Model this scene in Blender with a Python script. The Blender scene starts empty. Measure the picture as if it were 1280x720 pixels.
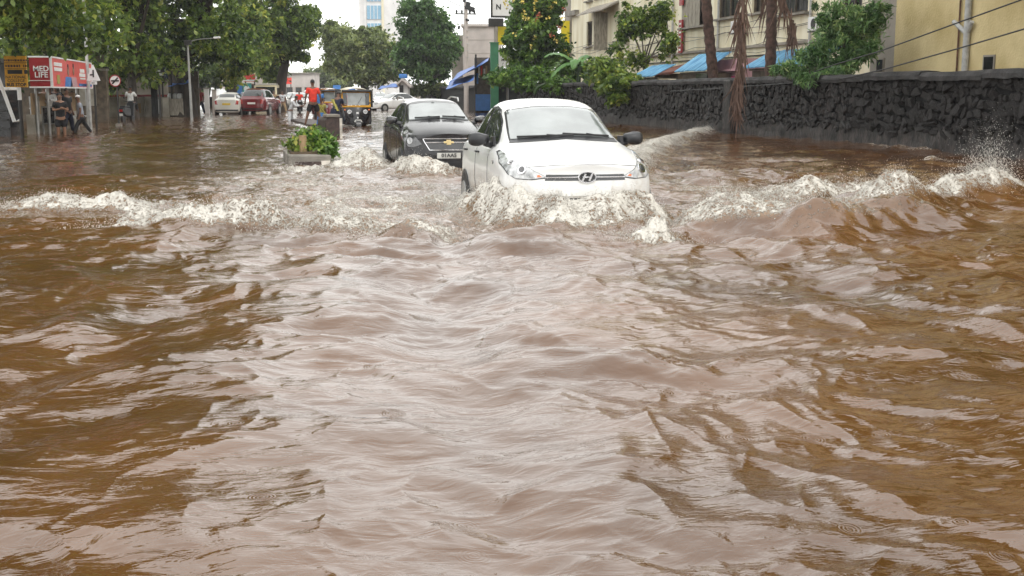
import bpy, bmesh, math, random
import numpy as np
from mathutils import Vector, Matrix
from mathutils.bvhtree import BVHTree

random.seed(7)
RNG = np.random.default_rng(7)
R = math.radians
scene = bpy.context.scene
COL = scene.collection

# ------------------------------------------------------------------ camera
CAM_H = 1.4
FPX = 1500.0            # focal length in photo pixels (1280 wide)
PITCH = math.atan2(245.0, FPX)
YAW = R(11.35)          # the camera looks to the right of the road's direction (+Y)
cam_data = bpy.data.cameras.new('camera')
cam_data.sensor_width = 36.0
cam_data.lens = 36.0 * FPX / 1280.0
cam_data.clip_start = 0.1
cam_data.clip_end = 3000
cam = bpy.data.objects.new('camera', cam_data)
COL.objects.link(cam)
cam.location = (0, 0, CAM_H)
cam.rotation_euler = (math.pi / 2 - PITCH, 0, -YAW)
scene.camera = cam

# ------------------------------------------------------------------ world: bright overcast
SUN_EL, SUN_AZ = R(48), R(158)
world = bpy.data.worlds.new('World')
scene.world = world
world.use_nodes = True
nt = world.node_tree
nt.nodes.clear()
w_out = nt.nodes.new('ShaderNodeOutputWorld')
w_bg = nt.nodes.new('ShaderNodeBackground')
w_sky = nt.nodes.new('ShaderNodeTexSky')
w_sky.sky_type = 'NISHITA'
w_sky.sun_disc = False
w_sky.sun_elevation = SUN_EL
w_sky.sun_rotation = SUN_AZ
w_sky.dust_density = 4.0
w_tc = nt.nodes.new('ShaderNodeTexCoord')
w_map = nt.nodes.new('ShaderNodeMapping')
w_map.inputs['Scale'].default_value = (1, 1, 2.2)
w_n = nt.nodes.new('ShaderNodeTexNoise')
w_n.inputs['Scale'].default_value = 2.2
w_n.inputs['Detail'].default_value = 5
w_ramp = nt.nodes.new('ShaderNodeValToRGB')
w_ramp.color_ramp.elements[0].position = 0.3
w_ramp.color_ramp.elements[0].color = (12.5, 12.6, 12.3, 1)
w_ramp.color_ramp.elements[1].position = 0.7
w_ramp.color_ramp.elements[1].color = (16.0, 16.0, 15.6, 1)
w_mix = nt.nodes.new('ShaderNodeMix')
w_mix.data_type = 'RGBA'
w_mix.inputs['Factor'].default_value = 0.93
nt.links.new(w_tc.outputs['Generated'], w_map.inputs['Vector'])
nt.links.new(w_map.outputs['Vector'], w_n.inputs['Vector'])
nt.links.new(w_n.outputs['Fac'], w_ramp.inputs['Fac'])
nt.links.new(w_sky.outputs['Color'], w_mix.inputs[6])
nt.links.new(w_ramp.outputs['Color'], w_mix.inputs[7])
nt.links.new(w_mix.outputs[2], w_bg.inputs['Color'])
w_bg.inputs['Strength'].default_value = 0.15
nt.links.new(w_bg.outputs['Background'], w_out.inputs['Surface'])

sun_data = bpy.data.lights.new('sun', 'SUN')
sun_data.energy = 0.7
sun_data.angle = R(20)
sun_data.color = (1.0, 0.97, 0.92)
sun = bpy.data.objects.new('sun', sun_data)
COL.objects.link(sun)
# light comes from the direction (azimuth SUN_AZ from +Y towards +X, elevation SUN_EL)
_sd = Vector((math.sin(SUN_AZ) * math.cos(SUN_EL), math.cos(SUN_AZ) * math.cos(SUN_EL), math.sin(SUN_EL)))
sun.rotation_euler = (-_sd).to_track_quat('-Z', 'Y').to_euler()
sun.location = (0, 0, 60)

scene.view_settings.view_transform = 'Standard'
scene.view_settings.look = 'None'
scene.view_settings.exposure = -0.02
scene.view_settings.gamma = 1.0
scene.cycles.max_bounces = 6
scene.cycles.diffuse_bounces = 3
scene.cycles.glossy_bounces = 3
scene.cycles.transmission_bounces = 3
scene.cycles.transparent_max_bounces = 8

# ------------------------------------------------------------------ placing by photo pixel
_F = Vector((math.sin(YAW), math.cos(YAW), 0))
_Rt = Vector((math.cos(YAW), -math.sin(YAW), 0))

def _ray(px, py):
    x = (px - 640) / FPX
    y = -(py - 360) / FPX
    fh = math.cos(PITCH) + math.sin(PITCH) * y
    up = -math.sin(PITCH) + math.cos(PITCH) * y
    return x, fh, up

def W(px, py, z=0.0):
    """point at height z under photo pixel (px, py)"""
    x, fh, up = _ray(px, py)
    t = (z - CAM_H) / up
    return _F * (fh * t) + _Rt * (x * t) + Vector((0, 0, z))

def D(px, py, d):
    """point at distance d (along the view's horizontal axis)"""
    x, fh, up = _ray(px, py)
    t = d / fh
    return _F * d + _Rt * (x * t) + Vector((0, 0, CAM_H + up * t))

def XP(px, py, x0):
    """point on the vertical plane X = x0"""
    x, fh, up = _ray(px, py)
    dx = _F.x * fh + _Rt.x * x
    t = x0 / dx
    return Vector((x0, (_F.y * fh + _Rt.y * x) * t, CAM_H + up * t))

# ------------------------------------------------------------------ object helpers
def thing(name, label, cat, loc=(0, 0, 0), rz=0.0, group=None):
    o = bpy.data.objects.new(name, None)
    o.empty_display_size = 0.2
    COL.objects.link(o)
    o.location = loc
    o.rotation_euler = (0, 0, rz)
    o['label'] = label
    o['category'] = cat
    if group:
        o['group'] = group
    return o

def tag(o, label, cat, group=None):
    o['label'] = label
    o['category'] = cat
    if group:
        o['group'] = group
    return o

def link_mesh(name, me, parent=None, kind=None):
    o = bpy.data.objects.new(name, me)
    COL.objects.link(o)
    if parent:
        o.parent = parent
    if kind:
        o['kind'] = kind
    return o

def copy_tree(o, parent=None):
    c = o.copy()
    COL.objects.link(c)
    c.parent = parent
    for ch in list(o.children):
        copy_tree(ch, c)
    return c

class MB:
    """collects simple solids into one mesh"""
    def __init__(self):
        self.v, self.f, self.m = [], [], []
        self.mi = 0
    def add(self, vs, fs):
        b = len(self.v)
        self.v += [tuple(p) for p in vs]
        self.f += [tuple(i + b for i in f) for f in fs]
        self.m += [self.mi] * len(fs)
        return self
    def box(self, c, s, rz=0.0, rx=0.0, ry=0.0, taper=1.0):
        hx, hy, hz = s[0] / 2, s[1] / 2, s[2] / 2
        M = Matrix.Rotation(rz, 3, 'Z') @ Matrix.Rotation(ry, 3, 'Y') @ Matrix.Rotation(rx, 3, 'X')
        vs = []
        for z in (-1, 1):
            k = taper if z > 0 else 1.0
            for x, y in ((-1, -1), (1, -1), (1, 1), (-1, 1)):
                vs.append(Vector(c) + M @ Vector((x * hx * k, y * hy * k, z * hz)))
        return self.add(vs, [(3, 2, 1, 0), (4, 5, 6, 7), (0, 1, 5, 4), (1, 2, 6, 5), (2, 3, 7, 6), (3, 0, 4, 7)])
    def tube(self, pts, rad, n=8, cap=True):
        pts = [Vector(p) for p in pts]
        rads = rad if isinstance(rad, (list, tuple)) else [rad] * len(pts)
        rings = []
        prev = None
        for i, p in enumerate(pts):
            if i == 0:
                t = pts[1] - pts[0]
            elif i == len(pts) - 1:
                t = pts[-1] - pts[-2]
            else:
                t = pts[i + 1] - pts[i - 1]
            t = t.normalized() if t.length > 1e-9 else Vector((0, 0, 1))
            if prev is None:
                a = Vector((1, 0, 0)) if abs(t.x) < 0.8 else Vector((0, 1, 0))
            else:
                a = prev
            u = (a - t * a.dot(t)).normalized()
            prev = u
            w = t.cross(u)
            rings.append([p + (u * math.cos(2 * math.pi * k / n) + w * math.sin(2 * math.pi * k / n)) * rads[i] for k in range(n)])
        vs = [q for r in rings for q in r]
        fs = []
        for i in range(len(pts) - 1):
            for k in range(n):
                a, b = i * n + k, i * n + (k + 1) % n
                fs.append((a, b, b + n, a + n))
        if cap:
            fs.append(tuple(reversed(range(n))))
            fs.append(tuple((len(pts) - 1) * n + k for k in range(n)))
        return self.add(vs, fs)
    def disc(self, c, r, axis='Y', th=0.02, n=20, sx=1.0):
        c = Vector(c)
        ax = {'X': Vector((1, 0, 0)), 'Y': Vector((0, 1, 0)), 'Z': Vector((0, 0, 1))}[axis] if isinstance(axis, str) else Vector(axis).normalized()
        return self.tube([c - ax * th / 2, c + ax * th / 2], r, n)
    def prism(self, poly, axis, a, b):
        """poly: 2-D points; axis: which coordinate is extruded from a to b"""
        def mk(p, d):
            return {'X': (d, p[0], p[1]), 'Y': (p[0], d, p[1]), 'Z': (p[0], p[1], d)}[axis]
        n = len(poly)
        vs = [mk(p, a) for p in poly] + [mk(p, b) for p in poly]
        fs = [tuple(reversed(range(n))), tuple(range(n, 2 * n))]
        fs += [(i, (i + 1) % n, (i + 1) % n + n, i + n) for i in range(n)]
        return self.add(vs, fs)
    def grid(self, fn, nu, nv):
        vs = [fn(i / nu, j / nv) for j in range(nv + 1) for i in range(nu + 1)]
        fs = [(j * (nu + 1) + i, j * (nu + 1) + i + 1, (j + 1) * (nu + 1) + i + 1, (j + 1) * (nu + 1) + i) for j in range(nv) for i in range(nu)]
        return self.add(vs, fs)
    def mesh(self, name, mats, smooth=False):
        me = bpy.data.meshes.new(name)
        me.from_pydata(self.v, [], self.f)
        for m in (mats if isinstance(mats, (list, tuple)) else [mats]):
            me.materials.append(m)
        me.polygons.foreach_set('material_index', self.m)
        bm = bmesh.new()
        bm.from_mesh(me)
        bmesh.ops.recalc_face_normals(bm, faces=bm.faces)
        bm.to_mesh(me)
        bm.free()
        if smooth:
            me.shade_smooth()
            try:
                me.set_sharp_from_angle(angle=R(40))
            except Exception:
                pass
        me.update()
        return me
    def build(self, name, mats, parent=None, smooth=False, kind=None, bevel=0.0):
        o = link_mesh(name, self.mesh(name, mats, smooth), parent, kind)
        if bevel:
            md = o.modifiers.new('bevel', 'BEVEL')
            md.width = bevel
            md.segments = 2
            md.limit_method = 'ANGLE'
        return o

def np_mesh(name, verts, quads, mats, attrs=None, smooth=True):
    """fast mesh from numpy arrays; attrs: {name: per-vertex float array}"""
    me = bpy.data.meshes.new(name)
    nv, nf = len(verts), len(quads)
    k = quads.shape[1]
    me.vertices.add(nv)
    me.vertices.foreach_set('co', np.ascontiguousarray(verts, dtype=np.float32).ravel())
    me.loops.add(nf * k)
    me.loops.foreach_set('vertex_index', np.ascontiguousarray(quads, dtype=np.int32).ravel())
    me.polygons.add(nf)
    me.polygons.foreach_set('loop_start', np.arange(0, nf * k, k, dtype=np.int32))
    for m in (mats if isinstance(mats, (list, tuple)) else [mats]):
        me.materials.append(m)
    me.update(calc_edges=True)
    if smooth:
        me.polygons.foreach_set('use_smooth', np.ones(nf, dtype=bool))
    for an, av in (attrs or {}).items():
        a = me.attributes.new(an, 'FLOAT', 'POINT')
        a.data.foreach_set('value', np.ascontiguousarray(av, dtype=np.float32))
    me.validate()
    return me

def text_mesh(body, size, mat_, parent, name='lettering', loc=(0, 0, 0), rot=(math.pi / 2, 0, 0), ext=0.004, align='CENTER', bold=0.0, sx=1.0):
    cu = bpy.data.curves.new('lettering', 'FONT')
    cu.body = body
    cu.size = size
    cu.align_x = align
    cu.align_y = 'CENTER'
    cu.extrude = ext
    cu.offset = bold
    cu.resolution_u = 2
    t = bpy.data.objects.new('lettering', cu)
    COL.objects.link(t)
    dg = bpy.context.evaluated_depsgraph_get()
    me = bpy.data.meshes.new_from_object(t.evaluated_get(dg))
    bpy.data.objects.remove(t)
    me.materials.clear()
    me.materials.append(mat_)
    o = link_mesh(name, me, parent)
    o.location = loc
    o.rotation_euler = rot
    o.scale = (sx, 1, 1)
    return o

# ------------------------------------------------------------------ numpy gradient noise
_perm = RNG.permutation(512).astype(np.int64)
_perm = np.concatenate([_perm, _perm])
_ang = RNG.uniform(0, 2 * np.pi, 512)
_gx, _gy = np.cos(_ang), np.sin(_ang)

def pnoise(x, y):
    xi = np.floor(x).astype(np.int64)
    yi = np.floor(y).astype(np.int64)
    xf, yf = x - xi, y - yi
    def g(ix, iy, fx, fy):
        h = _perm[(_perm[ix & 511] + iy) & 511]
        return _gx[h] * fx + _gy[h] * fy
    u = xf * xf * xf * (xf * (xf * 6 - 15) + 10)
    v = yf * yf * yf * (yf * (yf * 6 - 15) + 10)
    a = g(xi, yi, xf, yf)
    b = g(xi + 1, yi, xf - 1, yf)
    c = g(xi, yi + 1, xf, yf - 1)
    d = g(xi + 1, yi + 1, xf - 1, yf - 1)
    return (a * (1 - u) + b * u) * (1 - v) + (c * (1 - u) + d * u) * v * 1.0

def fbm(x, y, oct_=4, gain=0.5):
    s, a, t = 0.0, 1.0, 0.0
    for k in range(oct_):
        s = s + a * pnoise(x * 2 ** k + 17.3 * k, y * 2 ** k - 9.1 * k)
        t += a
        a *= gain
    return s / t * 1.6

def sstep(a, b, x):
    t = np.clip((x - a) / (b - a), 0, 1)
    return t * t * (3 - 2 * t)

# ------------------------------------------------------------------ materials
def _principled(name):
    m = bpy.data.materials.new(name)
    m.use_nodes = True
    return m, m.node_tree, m.node_tree.nodes['Principled BSDF']

def mat(name, col, rough=0.6, metal=0.0, var=0.15, scale=3.0, bump=0.0, bscale=25.0, spec=0.5, coat=0.0,
        col2=None, stretch=(1, 1, 1), ior=None, detail=5.0, lo=0.35, hi=0.65):
    m, t, p = _principled(name)
    p.inputs['Roughness'].default_value = rough
    p.inputs['Metallic'].default_value = metal
    p.inputs['Specular IOR Level'].default_value = spec
    p.inputs['Coat Weight'].default_value = coat
    p.inputs['Coat Roughness'].default_value = 0.03
    if ior:
        p.inputs['IOR'].default_value = ior
    tc = t.nodes.new('ShaderNodeTexCoord')
    mp = t.nodes.new('ShaderNodeMapping')
    mp.inputs['Scale'].default_value = stretch
    t.links.new(tc.outputs['Object'], mp.inputs['Vector'])
    n = t.nodes.new('ShaderNodeTexNoise')
    n.inputs['Scale'].default_value = scale
    n.inputs['Detail'].default_value = detail
    t.links.new(mp.outputs['Vector'], n.inputs['Vector'])
    r = t.nodes.new('ShaderNodeValToRGB')
    c2 = col2 if col2 else tuple(min(1, c * (1 + var)) for c in col)
    c1 = col if col2 else tuple(c * (1 - var) for c in col)
    r.color_ramp.elements[0].position = lo
    r.color_ramp.elements[1].position = hi
    r.color_ramp.elements[0].color = (*c1, 1)
    r.color_ramp.elements[1].color = (*c2, 1)
    t.links.new(n.outputs['Fac'], r.inputs['Fac'])
    t.links.new(r.outputs['Color'], p.inputs['Base Color'])
    if bump:
        n2 = t.nodes.new('ShaderNodeTexNoise')
        n2.inputs['Scale'].default_value = bscale
        n2.inputs['Detail'].default_value = 6
        t.links.new(mp.outputs['Vector'], n2.inputs['Vector'])
        b = t.nodes.new('ShaderNodeBump')
        b.inputs['Strength'].default_value = min(1, bump)
        b.inputs['Distance'].default_value = 0.03
        t.links.new(n2.outputs['Fac'], b.inputs['Height'])
        t.links.new(b.outputs['Normal'], p.inputs['Normal'])
    return m

def leaf_mat(name, dark, light, warm=None):
    """leaf colour varies leaf by leaf through the 'tone' attribute"""
    m, t, p = _principled(name)
    a = t.nodes.new('ShaderNodeAttribute')
    a.attribute_name = 'tone'
    r = t.nodes.new('ShaderNodeValToRGB')
    els = r.color_ramp.elements
    els[0].position = 0.0
    els[0].color = (*dark, 1)
    els[1].position = 0.75
    els[1].color = (*light, 1)
    if warm:
        e = els.new(0.97)
        e.color = (*warm, 1)
    t.links.new(a.outputs['Fac'], r.inputs['Fac'])
    t.links.new(r.outputs['Color'], p.inputs['Base Color'])
    p.inputs['Roughness'].default_value = 0.38
    p.inputs['Specular IOR Level'].default_value = 0.6
    tr = t.nodes.new('ShaderNodeBsdfTranslucent')
    t.links.new(r.outputs['Color'], tr.inputs['Color'])
    mx = t.nodes.new('ShaderNodeMixShader')
    mx.inputs['Fac'].default_value = 0.42
    out = t.nodes['Material Output']
    t.links.new(p.outputs['BSDF'], mx.inputs[1])
    t.links.new(tr.outputs['BSDF'], mx.inputs[2])
    t.links.new(mx.outputs['Shader'], out.inputs['Surface'])
    return m

M = {}
M['white_paint'] = mat('white_paint', (0.80, 0.80, 0.79), 0.22, var=0.03, coat=0.6)
M['offwhite_paint'] = mat('offwhite_paint', (0.74, 0.72, 0.66), 0.28, var=0.04, coat=0.4)
def mud_reflection_paint():  # lower body browned: mud together with the flood's reflection painted in
    m = mat('mud_reflection_white_paint', (0.76, 0.76, 0.75), 0.25, var=0.02, coat=0.5)
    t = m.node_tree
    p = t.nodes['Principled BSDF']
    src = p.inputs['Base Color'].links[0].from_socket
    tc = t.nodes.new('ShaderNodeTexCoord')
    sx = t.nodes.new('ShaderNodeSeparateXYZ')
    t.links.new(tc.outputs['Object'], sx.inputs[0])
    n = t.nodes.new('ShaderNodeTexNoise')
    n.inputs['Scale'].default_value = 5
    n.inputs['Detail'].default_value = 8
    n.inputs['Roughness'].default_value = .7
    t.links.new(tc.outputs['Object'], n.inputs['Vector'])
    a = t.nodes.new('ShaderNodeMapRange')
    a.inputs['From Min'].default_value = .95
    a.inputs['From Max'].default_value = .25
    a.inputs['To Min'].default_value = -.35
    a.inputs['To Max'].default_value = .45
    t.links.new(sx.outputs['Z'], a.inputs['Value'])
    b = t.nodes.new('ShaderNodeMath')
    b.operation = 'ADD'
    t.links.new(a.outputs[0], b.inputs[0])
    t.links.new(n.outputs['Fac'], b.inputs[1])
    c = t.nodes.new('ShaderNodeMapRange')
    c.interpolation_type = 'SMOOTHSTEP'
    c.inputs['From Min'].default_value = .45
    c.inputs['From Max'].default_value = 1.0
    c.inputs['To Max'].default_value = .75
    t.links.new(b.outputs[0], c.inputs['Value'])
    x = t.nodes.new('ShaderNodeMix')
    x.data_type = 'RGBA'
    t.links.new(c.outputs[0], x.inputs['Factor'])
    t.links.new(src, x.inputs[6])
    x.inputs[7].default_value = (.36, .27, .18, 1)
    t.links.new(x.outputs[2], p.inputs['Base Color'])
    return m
M['mud_reflection_white_paint'] = mud_reflection_paint()
M['black_paint'] = mat('black_paint', (0.014, 0.013, 0.016), 0.2, var=0.2, spec=.4, coat=0.45)
M['maroon_paint'] = mat('maroon_paint', (0.16, 0.012, 0.018), 0.2, var=0.1, coat=0.8)
M['beige_paint'] = mat('beige_paint', (0.62, 0.54, 0.36), 0.4, var=0.06, coat=0.3)
M['silver_paint'] = mat('silver_paint', (0.5, 0.5, 0.5), 0.3, 0.3, var=0.05, coat=0.5)
M['red_paint'] = mat('red_paint', (0.5, 0.02, 0.02), 0.3, var=0.1, coat=0.5)
M['blue_paint'] = mat('blue_paint', (0.03, 0.12, 0.42), 0.35, var=0.1, coat=0.3)
M['sky_sheen_glass'] = mat('sky_sheen_glass', (0.20, 0.22, 0.22), 0.05, var=0.2, scale=2.2, spec=1.0, ior=1.9, detail=6)  # grey base paints in the pale sky mirrored by the windscreens
M['dark_glass'] = mat('dark_glass', (0.022, 0.026, 0.027), 0.04, var=0.3, spec=0.7, ior=1.55)
M['rubber'] = mat('rubber', (0.018, 0.018, 0.019), 0.55, var=0.2)
M['black_plastic'] = mat('black_plastic', (0.02, 0.021, 0.024), 0.35, var=0.2)
M['black_gloss'] = mat('black_gloss', (0.01, 0.01, 0.012), 0.1, var=0.2, coat=1.0)
M['chrome'] = mat('chrome', (0.78, 0.78, 0.80), 0.12, 1.0, var=0.05)
M['gold'] = mat('gold', (0.72, 0.58, 0.30), 0.3, 0.5, var=0.08)
M['lamp_lens'] = mat('lamp_lens', (0.42, 0.43, 0.44), 0.06, var=0.55, scale=14, spec=1.0, coat=1.0)
M['lamp_dark'] = mat('lamp_dark', (0.05, 0.05, 0.055), 0.08, var=0.5, scale=12, spec=0.9, coat=1.0)
M['lamp_orange'] = mat('lamp_orange', (0.7, 0.16, 0.03), 0.15, var=0.1, coat=1.0)
M['lamp_red'] = mat('lamp_red', (0.42, 0.02, 0.015), 0.12, var=0.15, coat=1.0)
M['plate_white'] = mat('plate_white', (0.76, 0.75, 0.72), 0.4, var=0.06)
M['plate_grey'] = mat('plate_grey', (0.50, 0.49, 0.46), 0.4, var=0.1)
M['grey_glass'] = mat('grey_glass', (0.20, 0.22, 0.22), 0.06, var=0.25, scale=3, spec=0.9, ior=1.6)
M['plate_yellow'] = mat('plate_yellow', (0.75, 0.52, 0.05), 0.4, var=0.06)
M['ink_black'] = mat('ink_black', (0.02, 0.02, 0.02), 0.6, var=0.1)
M['ink_white'] = mat('ink_white', (0.8, 0.8, 0.79), 0.6, var=0.03)
M['steel'] = mat('steel', (0.42, 0.42, 0.41), 0.45, 0.6, var=0.15)
M['galv'] = mat('galv', (0.45, 0.45, 0.44), 0.6, 0.0, var=0.2, scale=6)
M['dark_metal'] = mat('dark_metal', (0.035, 0.033, 0.032), 0.5, 0.3, var=0.3)
M['rust'] = mat('rust', (0.12, 0.06, 0.035), 0.8, var=0.4, scale=8)
M['concrete'] = mat('concrete', (0.24, 0.22, 0.19), 0.85, var=0.3, scale=2.5, bump=0.5, bscale=30)
M['kerb_paint'] = mat('kerb_paint', (0.60, 0.56, 0.50), 0.75, var=0.3, scale=6, bump=0.3)
M['kerb_brown'] = mat('kerb_brown', (0.055, 0.035, 0.03), 0.55, var=0.5, scale=9, bump=0.4)
M['asphalt'] = mat('asphalt', (0.05, 0.05, 0.05), 0.9, var=0.3)
M['earth'] = mat('earth', (0.12, 0.085, 0.055), 0.95, var=0.4, scale=0.8, bump=0.5)
M['bark'] = mat('bark', (0.045, 0.035, 0.027), 0.9, var=0.5, scale=5, bump=0.8, bscale=14, stretch=(1, 1, 0.25))
M['bark_grey'] = mat('bark_grey', (0.14, 0.12, 0.10), 0.9, var=0.5, scale=5, bump=0.8, bscale=14, stretch=(1, 1, 0.25))
M['basalt'] = mat('basalt', (0.005, 0.0042, 0.0045), 0.55, col2=(0.050, 0.041, 0.038), scale=9, bump=1.0, bscale=26, spec=0.4, lo=.46, hi=.70)
M['mortar'] = mat('mortar', (0.008, 0.008, 0.009), 0.85, var=0.5, scale=6, bump=0.8)
M['wet_plaster'] = mat('wet_plaster', (0.006, 0.0052, 0.0055), 0.5, col2=(0.062, 0.050, 0.046), scale=5.5, bump=1.0, bscale=14, stretch=(1, 1, 0.55), lo=0.40, hi=0.72)
M['coping'] = mat('coping', (0.014, 0.0135, 0.014), 0.8, col2=(0.060, 0.056, 0.056), scale=2.2, bump=0.7, bscale=12)
M['cream_wall'] = mat('cream_wall', (0.66, 0.58, 0.38), 0.85, col2=(0.84, 0.79, 0.62), scale=1.5, bump=0.3, bscale=10, stretch=(1, 1, 0.16), detail=9, lo=.3, hi=.6)
M['tan_wall'] = mat('tan_wall', (0.47, 0.36, 0.16), 0.9, col2=(0.74, 0.61, 0.34), scale=0.75, bump=0.6, bscale=16, detail=9, lo=0.3, hi=0.68)
M['grey_wall'] = mat('grey_wall', (0.30, 0.27, 0.23), 0.85, var=0.2, scale=1.0, bump=0.3)
M['pale_wall'] = mat('pale_wall', (0.50, 0.45, 0.42), 0.85, var=0.14, scale=0.7, bump=0.2, detail=8)
M['white_wall'] = mat('white_wall', (0.72, 0.71, 0.70), 0.8, var=0.08, scale=0.5)
M['compound_wall'] = mat('compound_wall', (0.22, 0.20, 0.16), 0.9, col2=(0.46, 0.43, 0.37), scale=1.4, bump=0.4)
M['red_coping'] = mat('red_coping', (0.24, 0.035, 0.04), 0.7, var=0.3, scale=3)
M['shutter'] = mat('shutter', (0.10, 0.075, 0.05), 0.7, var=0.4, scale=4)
M['wood_grey'] = mat('wood_grey', (0.30, 0.27, 0.22), 0.75, var=0.35, scale=5, stretch=(4, 4, 0.6))
M['window_dark'] = mat('window_dark', (0.018, 0.018, 0.02), 0.15, var=0.4, scale=2, spec=0.5)
M['blue_sheet'] = mat('blue_sheet', (0.045, 0.19, 0.38), 0.5, col2=(0.20, 0.48, 0.68), scale=2.2, detail=9, stretch=(.4, 2, 1))
M['blue_tarp'] = mat('blue_tarp', (0.02, 0.085, 0.36), 0.4, col2=(0.06, 0.19, 0.55), scale=2.0, bump=0.5, bscale=6)
M['white_tarp'] = mat('white_tarp', (0.66, 0.66, 0.66), 0.5, var=0.12, scale=2.0, bump=0.4, bscale=6)
M['roof_red'] = mat('roof_red', (0.15, 0.05, 0.035), 0.8, var=0.3, scale=3)
M['pink_wall'] = mat('pink_wall', (0.56, 0.33, 0.36), 0.8, var=0.12, scale=2)
M['sign_yellow'] = mat('sign_yellow', (0.72, 0.36, 0.02), 0.45, var=0.12, scale=5)
M['sign_red_dark'] = mat('sign_red_dark', (0.30, 0.018, 0.022), 0.4, var=0.1, scale=3)
M['sign_red'] = mat('sign_red', (0.72, 0.05, 0.035), 0.35, var=0.08, scale=3)
M['sign_white'] = mat('sign_white', (0.76, 0.76, 0.75), 0.45, var=0.05)
M['sign_green'] = mat('sign_green', (0.05, 0.19, 0.10), 0.5, var=0.12)
M['sign_teal'] = mat('sign_teal', (0.02, 0.28, 0.26), 0.45, var=0.1)
M['sign_magenta'] = mat('sign_magenta', (0.52, 0.03, 0.16), 0.45, var=0.1)
M['sign_blue'] = mat('sign_blue', (0.04, 0.18, 0.50), 0.45, var=0.1)
M['bright_yellow'] = mat('bright_yellow', (0.82, 0.66, 0.02), 0.45, var=0.05)
M['skin'] = mat('skin', (0.16, 0.08, 0.05), 0.5, var=0.1)
M['skin_light'] = mat('skin_light', (0.30, 0.16, 0.10), 0.5, var=0.1)
M['hair'] = mat('hair', (0.012, 0.011, 0.011), 0.5, var=0.2)
for n_, c_ in dict(cloth_red=(0.75, 0.05, 0.03), cloth_black=(0.015, 0.015, 0.018), cloth_white=(0.72, 0.72, 0.71), cloth_navy=(0.015, 0.02, 0.045),
                   cloth_grey=(0.22, 0.23, 0.25), cloth_blue=(0.06, 0.2, 0.5), cloth_yellow=(0.36, 0.32, 0.08), cloth_plaid=(0.33, 0.36, 0.42),
                   cloth_khaki=(0.32, 0.22, 0.12), cloth_pale=(0.55, 0.56, 0.58)).items():
    M[n_] = mat(n_, c_, 0.85, var=0.15, scale=9, bump=0.3, bscale=20)

# ================================================================== THE SETTING: ground, road, flood water
def sheet(name, x0, x1, y0, y1, z, m):
    o = MB().add([(x0, y0, z), (x1, y0, z), (x1, y1, z), (x0, y1, z)], [(0, 1, 2, 3)]).build(name, m)
    o['kind'] = 'structure'
    return o
sheet('ground', -900, 900, -300, 1500, -0.42, M['earth'])
sheet('road', -9, 15.2, -200, 1200, -0.40, M['asphalt'])

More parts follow.
